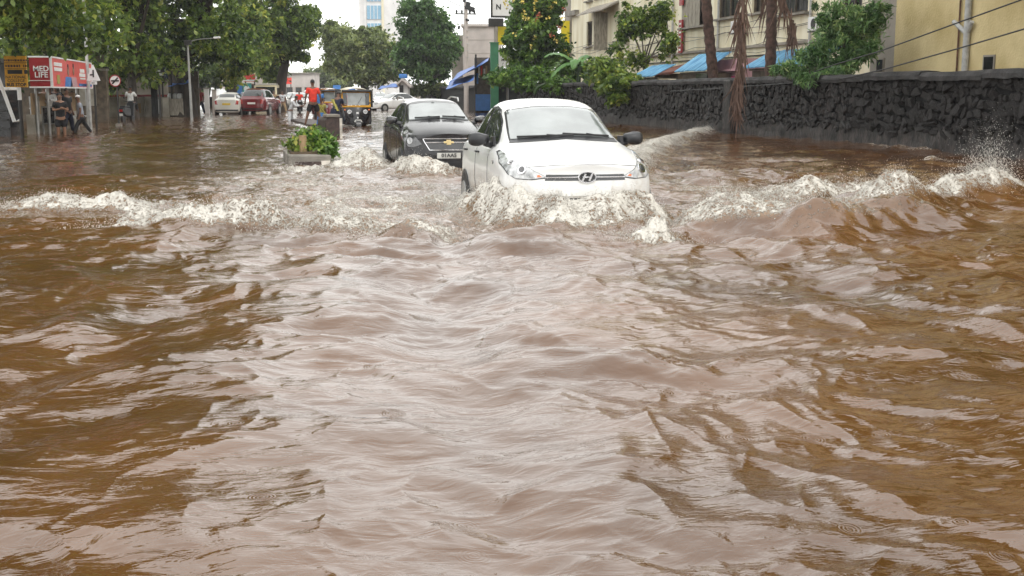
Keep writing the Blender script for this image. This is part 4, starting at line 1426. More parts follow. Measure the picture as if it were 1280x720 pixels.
def build_wall():
    root = thing('stone_wall', 'long dark stone boundary wall with wet plastered foot and rough coping along the right of the road', 'wall', (WX, 40, 0))
    y0, y1 = 14.0, 125.0
    MB().box((.24, (y0 + y1) / 2 - 40, .55), (.40, y1 - y0, 2.60)).build('wall_core', M['mortar'], root)
    # plastered foot with an uneven top edge
    rg = np.random.default_rng(3)
    n = 420
    ys = np.linspace(y0, 90, n) - 40
    mb = MB()
    vs, fs = [], []
    nz = 7
    for i, y in enumerate(ys):
        top = .58 + .26 * fbm(np.array([y * .9]), np.array([2.2]), 5, .65)[0]
        for k in range(nz + 1):
            z = -.5 + (top + .5) * k / nz
            b = -.02 + .09 * fbm(np.array([y * 1.7]), np.array([z * 2.3]), 4, .6)[0] - (0 if k < nz else -.05)
            vs.append((b - .03 * (1 - k / nz), y, z))
    for i in range(n - 1):
        for k in range(nz):
            a = i * (nz + 1) + k
            fs.append((a, a + 1, a + nz + 2, a + nz + 1))
    mb.add(vs, fs)
    mb.build('plaster_foot', M['wet_plaster'], root, smooth=True)
    # coping: cast lengths with broken edges
    y = y0
    while y < y1:
        l = rg.uniform(2.2, 3.2)
        b = MB()
        seg = 8
        prof = [(-.10, 0), (-.11, .10), (-.06, .19), (.30, .21), (.52, .16), (.54, 0)]
        vs, fs = [], []
        for s in range(seg + 1):
            for (x, z) in prof:
                vs.append((x - .05 * (x < 0) + rg.normal(0, .010), s / seg * (l - .02), z + rg.normal(0, .008)))
        m_ = len(prof)
        for s in range(seg):
            for k in range(m_):
                fs.append((s * m_ + k, s * m_ + (k + 1) % m_, (s + 1) * m_ + (k + 1) % m_, (s + 1) * m_ + k))
        fs += [tuple(range(m_)), tuple(reversed([seg * m_ + k for k in range(m_)]))]
        b.add(vs, fs)
        o = b.build('coping_stone', M['coping'], root)
        o.location = (0, y - 40, WALL_TOP - .19 + .02 * math.sin(y))
        y += l
    # rubble stones
    shapes = []
    for k in range(12):
        bm = bmesh.new()
        bmesh.ops.create_cube(bm, size=1)
        bmesh.ops.bevel(bm, geom=bm.edges[:], offset=.16, segments=1, affect='EDGES')
        for v in bm.verts:
            v.co.y *= 1 + .22 * math.sin(7 * v.co.z + k)
            v.co += Vector((rg.normal(0, .11), rg.normal(0, .09), rg.normal(0, .09)))
        me = bpy.data.meshes.new('stone')
        bm.to_mesh(me)
        bm.free()
        me.materials.append(M['basalt'])
        shapes.append(me)
    cnt = 0
    far = []
    # irregular courses; near stones are single parts, those beyond join into one
    cells = []
    z = .38
    course = 0
    while z < WALL_TOP - .2:
        hh = rg.uniform(.13, .20)
        y = 19.0 + rg.uniform(0, .3)
        while y < 75:
            l = rg.uniform(.11, .36) * (1 if y < 45 else 1.2)
            cells.append((y + l / 2, min(z + hh / 2, WALL_TOP - .27), l, hh))
            y += l + .02
        z += hh + .012
        course += 1
    cells.sort(key=lambda c: c[0] + (100 if c[0] < 20.5 else 0))
    fm = MB()
    for (y, z, l, hh) in cells:
        rot = rg.normal(0, .30)
        zz = z + .07 * math.sin(y * 2.1 + z * 5) + rg.normal(0, .02)
        dep = rg.uniform(.07, .14)
        px_ = 0 - rg.uniform(-.03, .045)
        hz = hh * rg.uniform(.7, 1.35)
        if y > 20.5 and cnt < 299:
            o = link_mesh('stone', shapes[int(rg.integers(12))], root)
            o.location = (px_, y - 40, zz)
            o.scale = (dep * (1 if rg.random() < .5 else -1), l * 1.02, hz)
            o.rotation_euler = (rot, rg.normal(0, .2), rg.normal(0, .2))
            cnt += 1
        else:
            me = shapes[int(rg.integers(12))]
            c, s = math.cos(rot), math.sin(rot)
            vs = []
            for v in me.vertices:
                a, b_ = v.co.y * l * 1.02, v.co.z * hz
                vs.append((px_ + v.co.x * dep, y - 40 + a * c - b_ * s, zz + a * s + b_ * c))
            fm.add(vs, [tuple(p.vertices) for p in me.polygons])
    fm.build('rubble_stones', M['basalt'], root, kind='stuff')
    # buttress
    p = XP(915, 150, WX)
    MB().box((-.10, p.y - 40, .65), (.26, .62, 2.3)).build('buttress', M['wet_plaster'], root, bevel=.03)
    return root
build_wall()

def wall_with_holes(y0, y1, z0, z1, holes, depth, name, m, parent, flip=False):
    """wall in the local plane x = 0 facing -X, openings cut through with reveals going back to +depth"""
    ys = sorted({y0, y1, *[h[0] for h in holes], *[h[1] for h in holes]})
    zs = sorted({z0, z1, *[h[2] for h in holes], *[h[3] for h in holes]})
    mb = MB()
    for a, b in zip(ys, ys[1:]):
        for c, d in zip(zs, zs[1:]):
            cy, cz = (a + b) / 2, (c + d) / 2
            if any(h[0] < cy < h[1] and h[2] < cz < h[3] for h in holes):
                continue
            mb.add([(0, a, c), (0, b, c), (0, b, d), (0, a, d)], [(0, 3, 2, 1)])
    for (a, b, c, d) in holes:
        for (p, q) in (((a, c), (b, c)), ((b, c), (b, d)), ((b, d), (a, d)), ((a, d), (a, c))):
            mb.add([(0, p[0], p[1]), (0, q[0], q[1]), (depth, q[0], q[1]), (depth, p[0], p[1])], [(0, 1, 2, 3)])
    # back, ends and top
    mb.add([(depth + .02, y0, z0), (depth + .02, y1, z0), (depth + .02, y1, z1), (depth + .02, y0, z1)], [(0, 1, 2, 3)])
    for yy in (y0, y1):
        mb.add([(0, yy, z0), (depth + .02, yy, z0), (depth + .02, yy, z1), (0, yy, z1)], [(0, 1, 2, 3)])
    mb.add([(0, y0, z1), (0, y1, z1), (depth + .02, y1, z1), (depth + .02, y0, z1)], [(0, 1, 2, 3)])
    return mb.build(name, m, parent)

AX = 22.0      # road face of the cream apartment block
def apart():
    yA0, yA1 = XP(1122, 60, AX).y, XP(713, 60, AX).y
    H = 15.5
    root = thing('apartment_block', 'cream stained apartment block with shuttered windows behind the stone wall', 'building', (AX, yA0, 0))
    def win(pa, pb, za, zb):
        ya, yb = XP(pb, 60, AX).y - yA0, XP(pa, 60, AX).y - yA0
        return (ya, yb, za, zb)
    def zat(px, py):
        return XP(px, py, AX).z
    wins = []
    specs = [  # px left, px right, py at sill, storey height of opening, kind
        (852, 882, 33, 1.5, 'shutter'), (896, 921, 22, 1.5, 'plain'), (938, 953, 16, 1.6, 'plain'), (970, 1008, 17, 1.7, 'grille'),
        (733, 740, 58, 1.7, 'plain'), (743, 756, 55, 1.9, 'plain'), (770, 786, 50, 1.6, 'plain'), (1050, 1075, 12, 1.5, 'grille')]
    for a, b, sy, hh, kd in specs:
        z = zat((a + b) / 2, sy)
        w = win(a, b, z, z + hh)
        wins.append((w, kd))
    # upper storeys repeat
    ups = []
    for w, kd in list(wins):
        for up in (3.1, 6.2, 9.3):
            if w[3] + up < H - .4:
                ups.append(((w[0], w[1], w[2] + up, w[3] + up), 'plain'))
    allw = wins + ups
    L_ = yA1 - yA0
    wall_with_holes(0, L_, -.4, H, [w for w, k in allw], .30, 'wall', M['cream_wall'], root)
    MB().box((5.4, L_ / 2, H / 2), (10, L_ - .02, H - .1)).build('rear_mass', M['cream_wall'], root)
    MB().box((5, L_ / 2, H + .15), (10.8, L_ + .6, .3)).build('roof_slab', M['concrete'], root)
    for (a, b, c, d), kd in allw:
        f = MB()
        cy, cz = (a + b) / 2, (c + d) / 2
        f.box((.16, cy, c + .04), (.10, b - a, .08)).box((.16, cy, d - .04), (.10, b - a, .08)).box((.16, a + .04, cz), (.10, .08, d - c - .16)).box((.16, b - .04, cz), (.10, .08, d - c - .16))
        f.box((.16, cy, cz), (.07, .06, d - c - .16))
        fo = f.build('window', M['shutter'], root)
        MB().box((.23, cy, cz), (.03, b - a - .02, d - c - .02)).build('pane', M['window_dark'], fo)
        MB().box((-.05, cy, c - .06), (.34, b - a + .3, .09)).build('sill', M['concrete'], fo)
        if kd == 'shutter':
            n = 5
            for k in range(n):
                MB().box((-.02, b - (b - a) * (k + .5) / n * .75, cz), (.04, (b - a) * .75 / n - .05, d - c)).build('shutter_board', M['wood_grey'], fo)
        if kd == 'grille':
            g = MB()
            for k in range(7):
                g.box((-.08, a + (b - a) * k / 6, cz), (.025, .025, d - c + .1))
            g.box((-.08, cy, c), (.03, b - a, .03)).box((-.08, cy, d), (.03, b - a, .03)).box((-.08, cy, cz), (.03, b - a, .03))
            g.build('grille', M['dark_metal'], fo)
    # string course below the first floor windows, a rusty line
    zb = zat(900, 62)
    MB().box((-.06, L_ / 2, zb), (.14, L_, .12)).build('ledge', M['grey_wall'], root)
    MB().box((-.035, L_ / 2, zb - .42), (.07, L_, .05)).build('conduit', M['dark_metal'], root)
    # hood over the window at the left end and its side shutter
    a, b, c, d = wins[5][0]
    hd = MB()
    hd.prism([(-1.1, d + .1), (-.0, d + .65), (.05, d + .55), (-1.1, d + .02)], 'Y', a - 3.2, b + .9)
    hd.build('window_hood', M['grey_wall'], root)
    MB().box((-.45, a - .5, (c + d) / 2 - .2), (.9, .12, d - c + .5)).build('side_screen', M['wood_grey'], root)
    # air conditioners and tangles of cable under the sills
    for (px, py) in ((930, 34), (1030, 30), (828, 12)):
        q = XP(px, py, AX)
        ac = MB().box((-.30, q.y - yA0, q.z), (.42, .85, .55)).build('air_conditioner', M['sign_white'], root, bevel=.02)
        MB().disc((-.52, q.y - yA0 - .1, q.z), .2, 'X', .02, 16).build('fan_grille', M['dark_metal'], ac)
        MB().box((-.25, q.y - yA0, q.z - .30), (.5, .9, .04)).build('bracket', M['dark_metal'], ac)
    rgc = random.Random(8)
    for k in range(5):
        P = []
        z_ = zat(900, 50) + rgc.uniform(-.5, .9)
        for j in range(24):
            P.append((-.07 - .02 * k, L_ * j / 23, z_ - .28 * abs(math.sin(j * .65 + k)) + rgc.uniform(-.03, .03)))
        MB().tube(P, .012, 4).build('wall_cable', M['rubber'], root)
    # downpipes
    for px in (842, 899, 1014):
        y = XP(px, 60, AX).y - yA0
        MB().tube([(-.09, y, 0), (-.09, y, H)], .06, 8).build('downpipe', M['galv'], root)
    # dark recess of the balcony at the far end
    bx = MB()
    y = XP(724, 30, AX).y - yA0
    MB().box((-.08, L_ - 1.2, zat(714, 18)), (.5, 2.6, .35)).build('balcony_slab', M['concrete'], root)
    MB().box((.3, L_ + .9, zat(714, 60) + 1.5), (.6, 2.0, 9)).build('end_pier', M['grey_wall'], root)
    return root
apart()

BX = 19.0
def tan_building():
    y1 = XP(1118, 60, BX).y
    y0 = 10.0
    H = 15.0
    root = thing('tan_building', 'ochre building with a rain-streaked blank wall and a grey drain pipe, at the right edge', 'building', (BX, y1, 0))
    holes = []
    MB().box((4, -(y1 - y0) / 2, H / 2 - .2), (8, y1 - y0, H + .4)).build('wall', M['tan_wall'], root)
    MB().box((4, -(y1 - y0) / 2, H + .2), (8.5, y1 - y0 + .6, .25)).build('roof_slab', M['concrete'], root)
    # paler grey strip at the corner
    ya = XP(1092, 60, BX + .5).y
    MB().box((4.4, (ya - y1) / 2, H / 2 - .2), (8, ya - y1, H + .3)).build('corner_strip', M['grey_wall'], root)
    def loc(px, py, dx=0.0):
        p = XP(px, py, BX - dx)
        return (-dx, p.y - y1, p.z)
    a = loc(1206, 84, .10)
    b = loc(1206, 40, .10)
    c = loc(1204, 0, .10)
    dp = MB().tube([(a[0], a[1], 0), (a[0], a[1], b[2]), (c[0], a[1], H)], .09, 10).build('drain_pipe', M['galv'], root, smooth=True)
    dd = loc(1193, 27, .10)
    MB().tube([(-.10, a[1], b[2] - .05), (-.12, dd[1], dd[2])], .065, 8).build('pipe_branch', M['galv'], dp, smooth=True)
    dd = loc(1216, 27, .10)
    MB().tube([(-.10, a[1], b[2] - .05), (-.12, dd[1], dd[2])], .065, 8).build('pipe_branch', M['galv'], dp, smooth=True)
    a2 = loc(1201, 40, .06)
    MB().tube([(-.05, a2[1] + .12, 0), (-.05, a2[1] + .12, H)], .03, 6).build('rust_pipe', M['rust'], root)
    # small vent holes with frames
    for px, py, w, h in ((1236, 79, .42, .34), (1100, 82, .36, .36)):
        p = loc(px, py, .02)
        f = MB().box((-.01, p[1], p[2]), (.05, w + .12, h + .10)).build('vent', M['grey_wall'], root)
        MB().box((-.03, p[1], p[2]), (.03, w, h)).build('vent_opening', M['window_dark'], f)
    return root
tan_building()

# ---- lean-to shacks with blue corrugated sheets behind the wall
def corrugated(parent, y0, y1, x0, z0, x1, z1, name, m, pitch=.11, amp=.025):
    n = max(6, int((y1 - y0) / pitch * 6))
    mb = MB()
    def fn(u, v):
        y = y0 + (y1 - y0) * u
        return (x0 + (x1 - x0) * v, y, z0 + (z1 - z0) * v + amp * math.sin(2 * math.pi * (y - y0) / pitch))
    mb.grid(fn, n, 2)
    o = mb.build(name, m, parent, smooth=True)
    s = o.modifiers.new('sheet', 'SOLIDIFY')
    s.thickness = .006
    return o

def shack(pxa, pxb, top, low, label, wallm):
    """top/low: photo y of upper and lower edge at the middle"""
    xl, xh = 16.5, 17.4
    pm = (pxa + pxb) / 2
    yb_, ya_ = XP(pxa, low, xl).y, XP(pxb, low, xl).y
    zl = XP(pm, low, xl).z
    zh = XP(pm, top, xh).z
    root = thing('shack', label, 'shack', (xl, ya_, 0))
    L_ = yb_ - ya_
    n = max(2, int(round(L_ / 1.05)))
    for k in range(n):
        corrugated(root, L_ * k / n, L_ * (k + 1) / n + .06, -.15, zl + .012 * (k % 2), xh - xl, zh + .02 * (k % 2), 'roof_sheet', M['blue_sheet'])
    MB().box((.55, L_ / 2, zl / 2 - .1), (.8, L_ - .2, zl)).build('shack_wall', M[wallm], root)
    MB().box((.12, L_ * .3, zl - .45), (.06, L_ * .35, .7)).build('opening', M['window_dark'], root)
    MB().box((.10, L_ / 2, zl - .06), (.06, L_, .07)).build('eave_beam', M['shutter'], root)
    return root
shack(848, 886, 69, 89, 'lean-to with a faded blue corrugated roof left of the leaning palm trunk', 'shutter')
shack(934, 1018, 64, 83, 'long lean-to with a blue corrugated roof between the palm trunk and the feathery tree', 'shutter')
shack(792, 820, 83, 96, 'small lean-to with a pale blue sheet roof behind the thin tree', 'cream_wall')
# pink hut with tiled hood
p = XP(911, 90, 17.5)
root = thing('pink_hut', 'pink washed hut with a dark red ledge between the two palm trunks', 'hut', (17.5, p.y, 0))
MB().box((1, 0, 1.2), (2, 3.2, 2.9)).build('wall', M['pink_wall'], root)
MB().box((-.1, 0, XP(911, 88, 17.5).z), (.4, 3.2, .08)).build('ledge', M['pink_wall'], root)
MB().box((-.02, -.4, 1.5), (.06, .9, 1.0)).build('doorway', M['sign_magenta'], root)
# red tiled roof
p = XP(836, 85, 18.2)
root = thing('red_roof_shed', 'low shed with a rusty red roof beside the blue corrugated lean-to', 'shed', (18.2, p.y, 0))
zz = XP(836, 88, 18.2).z
MB().prism([(-.3, zz - .1), (2.2, zz + .45), (2.2, zz + .35), (-.3, zz - .2)], 'Y', -.9, 3.0).build('roof', M['roof_red'], root)
MB().box((1.2, 1.0, zz / 2 - .1), (2, 3.4, zz - .1)).build('wall', M['shutter'], root)
# red vertical signboard on the apartment's wall
p = XP(851, 45, AX - .15)
root = thing('red_hoarding', 'narrow vertical red board with pale marks on the cream wall', 'sign', (AX - .15, p.y, 0))
z0, z1 = XP(851, 66, AX - .15).z, XP(851, 25, AX - .15).z
MB().box((0, 0, (z0 + z1) / 2), (.08, .55, z1 - z0)).build('board', M['sign_red_dark'], root)
for k in range(7):
    MB().box((-.05, .03 * (k % 2), z0 + (z1 - z0) * (k + .7) / 7.6), (.02, .26, .10)).build('painted_mark', M['ink_white'], root)
z1b = XP(851, 7, AX - .15).z
MB().box((0, 0, z1b + 1.0), (.08, .55, 2.0)).build('upper_board', M['sign_red_dark'], root)

# ---- signs by the flowering tree
SX = 14.6
def sign_cluster():
    # pole with a framed white board on top, letter N showing
    p = XP(622, 110, SX)
    root = thing('framed_billboard', 'white framed signboard with a black letter N beside the flowering tree', 'sign', (SX, p.y, 0))
    def L(px, py, dx=0):
        q = XP(px, py, SX)
        return q.y - p.y, q.z
    # boards face the camera (face -Y)
    dcam = p.dot(_F)
    def at(px, py):
        q = D(px, py, dcam)
        return q.x - SX, q.z
    x0, zt = at(614, -14)
    x1, zb = at(655, 21)
    MB().box(((x0 + x1) / 2, 0, (zt + zb) / 2), (x1 - x0, .10, zt - zb)).build('board', M['sign_white'], root)
    f = MB()
    f.box(((x0 + x1) / 2, -.04, zb), (x1 - x0 + .1, .16, .12)).box((x0, -.04, (zt + zb) / 2), (.10, .16, zt - zb)).box((x1, -.04, (zt + zb) / 2), (.10, .16, zt - zb)).box(((x0 + x1) / 2, -.04, zt), (x1 - x0 + .1, .16, .12))
    f.build('frame', M['dark_metal'], root)
    xa, za = at(623, 9)
    text_mesh('N', .45, M['ink_black'], root, 'lettering', (xa, -.07, za), bold=.012)
    xp_, zp_ = at(620, 28)
    MB().box((xp_, .05, zp_), (.95, .3, .5)).build('sign_box', M['dark_metal'], root)
    xq, zq = at(620, 60)
    MB().tube([(xq, .05, -.3), (xq, .05, zp_)], .13, 10).build('post', M['grey_wall'], root)
    # green pillar
    a = thing('green_pillar', 'flat green painted post standing below the framed signboard', 'post', D(618, 100, dcam - 1.0).xy.to_3d())
    z1 = D(618, 54, dcam - 1.0).z
    MB().box((0, 0, z1 / 2 - .2), (.50, .25, z1 + .4)).build('post', M['sign_green'], a)
    MB().box((0, 0, z1 + .03), (.6, .32, .06)).build('cap', M['sign_green'], a)
    # lower white board with small black print
    q = D(634, 76, dcam + .6)
    b = thing('small_white_board', 'small white board with faint black print at the foot of the flowering tree', 'sign', (q.x, q.y, 0))
    za_, zb_ = D(634, 66, dcam + .6).z, D(634, 84, dcam + .6).z
    MB().box((.1, 0, (za_ + zb_) / 2), (1.35, .08, za_ - zb_)).build('board', M['sign_white'], b)
    text_mesh('MSEI', .24, M['ink_black'], b, 'lettering', (-.16, -.05, (za_ + zb_) / 2), bold=.004)
    MB().tube([(.1, .08, -.2), (.1, .08, zb_)], .05, 8).build('post', M['galv'], b)
    # yellow boards behind the leaves
    for pxa, pxb, pya, pyb, dd, lab in ((622, 633, 33, 56, .9, 'yellow signboard showing left of the flowering tree'), (701, 712, 26, 80, 3.2, 'ragged yellow signboard showing right of the flowering tree')):
        qa, qb = D(pxa, pyb, dcam + dd), D(pxb, pya, dcam + dd)
        c = thing('yellow_board', lab, 'sign', ((qa.x + qb.x) / 2, (qa.y + qb.y) / 2, 0))
        w_ = (qb - qa).xy.length
        MB().box((0, 0, (qa.z + qb.z) / 2), (w_, .08, qb.z - qa.z)).build('board', M['bright_yellow'], c)
        MB().tube([(w_ / 2 + .10, .1, -.2), (w_ / 2 + .10, .1, qb.z + .3)], .09, 8).build('post', M['grey_wall'], c)
sign_cluster()

# ---- utility pole with insulators
p = D(583, 135, 92)
root = thing('utility_pole', 'tall thin concrete utility pole with black insulators and fittings at its top', 'pole', (p.x, p.y, 0))
zt = D(582, 2, 92).z
MB().tube([(0, 0, -.4), (0, 0, zt)], [.20, .13], 10).build('pole', M['pale_wall'], root, smooth=True)
arm = MB().box((0, 0, zt - .9), (1.6, .08, .09)).build('cross_arm', M['dark_metal'], root)
for x in (-.7, -.3, .3, .65):
    MB().tube([(x, 0, zt - .85), (x, 0, zt - .75), (x, 0, zt - .6)], [.05, .09, .04], 8).build('insulator', M['black_plastic'], root)
for (x, z, sx, sz) in ((.12, -.3, .35, .55), (.42, -.55, .45, .35), (-.1, .15, .22, .4), (-.55, -1.9, .16, .25), (0.1, -1.35, .3, .16)):
    MB().box((x, -.1, zt + z), (sx, .25, sz), ry=.3).build('fitting', M['black_plastic'], root, bevel=.04)
for k in range(6):
    MB().tube([(.0, -.16, zt - 1.6 - k * .5), (.2, -.16, zt - 1.6 - k * .5)], .03, 6).build('step_iron', M['galv'], root)

# ---- grey block building behind the pole
p = D(590, 118, 118)
root = thing('concrete_block_building', 'pale blank concrete building with a dark slot window behind the utility pole', 'building', (p.x, p.y, 0), -YAW)
zt = D(600, 33, 118).z
xa = (579 - 590) / FPX * 118
xb = (626 - 590) / FPX * 118
MB().box(((xa + xb) / 2, 3, zt / 2 - .2), (xb - xa, 6, zt + .4)).build('wall', M['pale_wall'], root)
MB().box((xa - .55, 4.2, zt / 2 - .5), (1.1, 7, zt - .6)).build('side_wing', M['grey_wall'], root)
MB().box((xa - .55, .68, zt - 2.0), (.62, .06, 1.6)).build('slot_window', M['window_dark'], root)
MB().box(((xa + xb) / 2, 2.9, zt + .1), (xb - xa + .3, 6.3, .22)).build('parapet', M['pale_wall'], root)
for k in range(1, 6):
    MB().box(((xa + xb) / 2, -.01, zt * k / 6), (xb - xa - .02, .03, .03)).build('joint', M['grey_wall'], root)
# ---- tall block far away
p = D(473, 118, 330)
root = thing('tower_block', 'tall white tower with a pale blue glazed strip rising beyond the far trees', 'building', (p.x, p.y, 0), -YAW)
sc = 330 / FPX
zt = D(473, -60, 330).z
MB().box((0, 8, zt / 2), (44 * sc, 16, zt)).build('wall', M['white_wall'], root)
zb, zc = D(473, 24, 330).z, D(473, 7, 330).z
for k in range(-2, 4):
    zz = zc + k * (zc - zb + 1.1)
    f = MB().box((-3.5 * sc, -.1, zz - (zc - zb) / 2), (17 * sc, .3, zc - zb)).build('window_strip', mat('tower_glass_%d' % (k + 3), (.20, .40, .56), .25, var=.1), root)
    for j in range(1, 4):
        MB().box(((-12 + j * 17 / 4) * sc, -.28, zz - (zc - zb) / 2), (.14, .08, zc - zb)).build('mullion', M['white_wall'], f)
MB().box((7.0 * sc, -.15, zt / 2), (2.5 * sc, .4, zt)).build('pilaster', M['cream_wall'], root)
MB().box((-14.5 * sc, -.15, zt / 2), (3 * sc, .4, zt)).build('pilaster', M['white_wall'], root)

# ---- stalls with blue tarpaulins under the pole
def tarp(name, label, corners, m, cat='tarpaulin', sag=.25, n=10, group=None):
    a, b, c, d = [Vector(q) for q in corners]
    cen = (a + b + c + d) / 4
    def fn(u, v):
        q = a.lerp(b, u).lerp(d.lerp(c, u), v)
        q.z -= sag * math.sin(math.pi * u) * math.sin(math.pi * v) + .05 * math.sin(9 * u + 4 * v) * (1 if 0 < v < 1 else .6)
        return q - cen
    o = MB().grid(fn, n, n).build(name, m, None, smooth=True)
    o.location = cen
    s = o.modifiers.new('thickness', 'SOLIDIFY')
    s.thickness = .02
    return tag(o, label, cat, group)
p = D(604, 130, 82)
root = thing('roadside_stall', 'dark roadside stall under blue tarpaulins beside the utility pole', 'stall', (p.x, p.y, 0), -YAW)
k = 82 / FPX
MB().box((0, 2.2, 1.7), (22 * k, 3, 4.0)).build('back_wall', M['shutter'], root)
for x in (-9, 9.5):
    MB().tube([(x * k, .3, -.3), (x * k, .3, 3.9)], .06, 8).build('post', M['dark_metal'], root)
MB().box((0, .5, .7), (19 * k, .8, 1.1)).build('counter', M['sign_blue'], root)
MB().box((11.5 * k, .7, 1.3), (3 * k, .4, 3.0)).build('side_panel', M['steel'], root)
for j, (x, z, c_) in enumerate(((-5, 2.7, 'cloth_white'), (-2, 2.8, 'cloth_red'), (1.5, 2.6, 'cloth_pale'), (4, 2.8, 'cloth_khaki'), (-7, 2.3, 'cloth_blue'))):
    MB().box((x * k, .25, z), (2.2 * k, .12, .7)).build('hanging_goods', M[c_], root)
tarp('blue_tarpaulin', 'upper blue tarpaulin sloping off the dark stall beside the utility pole', (D(562, 103, 78), D(610, 76, 78), D(612, 72, 84), D(572, 92, 84)), M['blue_tarp'], sag=.15)
tarp('blue_tarpaulin', 'lower blue tarpaulin hanging below the other one on the stall by the utility pole', (D(557, 112, 76), D(592, 100, 76), D(594, 93, 82), D(563, 101, 82)), M['blue_tarp'], sag=.12)

# ---- white-roofed kiosk by the far trees
p = D(503, 124, 108)
root = thing('white_kiosk', 'small kiosk with a pale ridged roof and a blue box, under the dark green tree', 'kiosk', (p.x, p.y, 0), -YAW)
k = 108 / FPX
MB().box((2 * k, 1.4, 1.1), (9 * k, 2, 2.6)).build('wall', M['white_wall'], root)
MB().prism([(-11 * k, 1.9), (0, 2.6), (11 * k, 1.9), (10 * k, 1.75), (0, 2.4), (-10 * k, 1.75)], 'Y', 0, 3).build('roof', M['pale_wall'], root)
MB().box((-1.5 * k, .36, 1.0), (5 * k, .1, 2.0)).build('opening', M['window_dark'], root)
MB().box((0, 1.2, 2.8), (10 * k, .9, .38)).build('roof_tank', M['sign_blue'], root, bevel=.1)
tarp('blue_awning', 'small blue awning left of the white-roofed kiosk', (D(472, 111, 104), D(497, 108, 104), D(494, 104, 109), D(476, 108, 109)), M['blue_tarp'], 'awning', .1)
for (px, py, w, h, m_, lab) in ((421, 109, 9, 5, 'sign_blue', 'small blue board high over the far jam, left of the rickshaw'), (440, 111, 8, 4, 'blue_tarp', 'low blue cover over the far jam, right above the rickshaw'), (360, 101, 9, 8, 'sign_red', 'faded red hoarding far down the road beside the trunk')):
    d_ = 170
    q = D(px, py, d_)
    k = d_ / FPX
    root = thing('distant_board', lab, 'sign', (q.x, q.y, 0), -YAW)
    MB().box((0, 0, q.z), (w * k, .2, h * k)).build('board', M[m_], root)
    for s in (-1, 1):
        MB().tube([(s * w * k * .35, .15, -.3), (s * w * k * .35, .15, q.z)], .07, 6).build('post', M['dark_metal'], root)

# ---- cables along the wall
def cable(name, label, pts, r=.018, sag=0.0, cat='cable'):
    P = []
    for a, b in zip(pts, pts[1:]):
        for j in range(10):
            t = j / 10
            q = Vector(a).lerp(Vector(b), t)
            q.z -= sag * 4 * t * (1 - t)
            P.append(q)
    P.append(Vector(pts[-1]))
    o = MB().tube(P, r, 6).build(name, M['rubber'], None, smooth=True)
    return tag(o, label, cat)
cable('overhead_cable', 'upper black cable slanting down from the top right corner to the feathery tree', [XP(1330, -28, 15.0), XP(1276, 0, 15.0), XP(1190, 31, 15.1), XP(1100, 64, 15.2), XP(1040, 82, 15.25), XP(1000, 96, 15.2)], .017)
cable('overhead_cable', 'lower black cable slanting along above the wall coping at the right', [XP(1330, 19, 15.0), XP(1281, 36, 15.0), XP(1200, 60, 15.1), XP(1104, 87, 15.2), XP(1050, 99, 15.25), XP(960, 106, 15.2), XP(905, 110, 15.2), XP(838, 114, 15.25)], .017)
cable('overhead_wire', 'thin wire running off the top of the utility pole to the upper left', [D(582, 8, 92), D(560, 0, 85), D(520, -22, 70)], .02, .1)

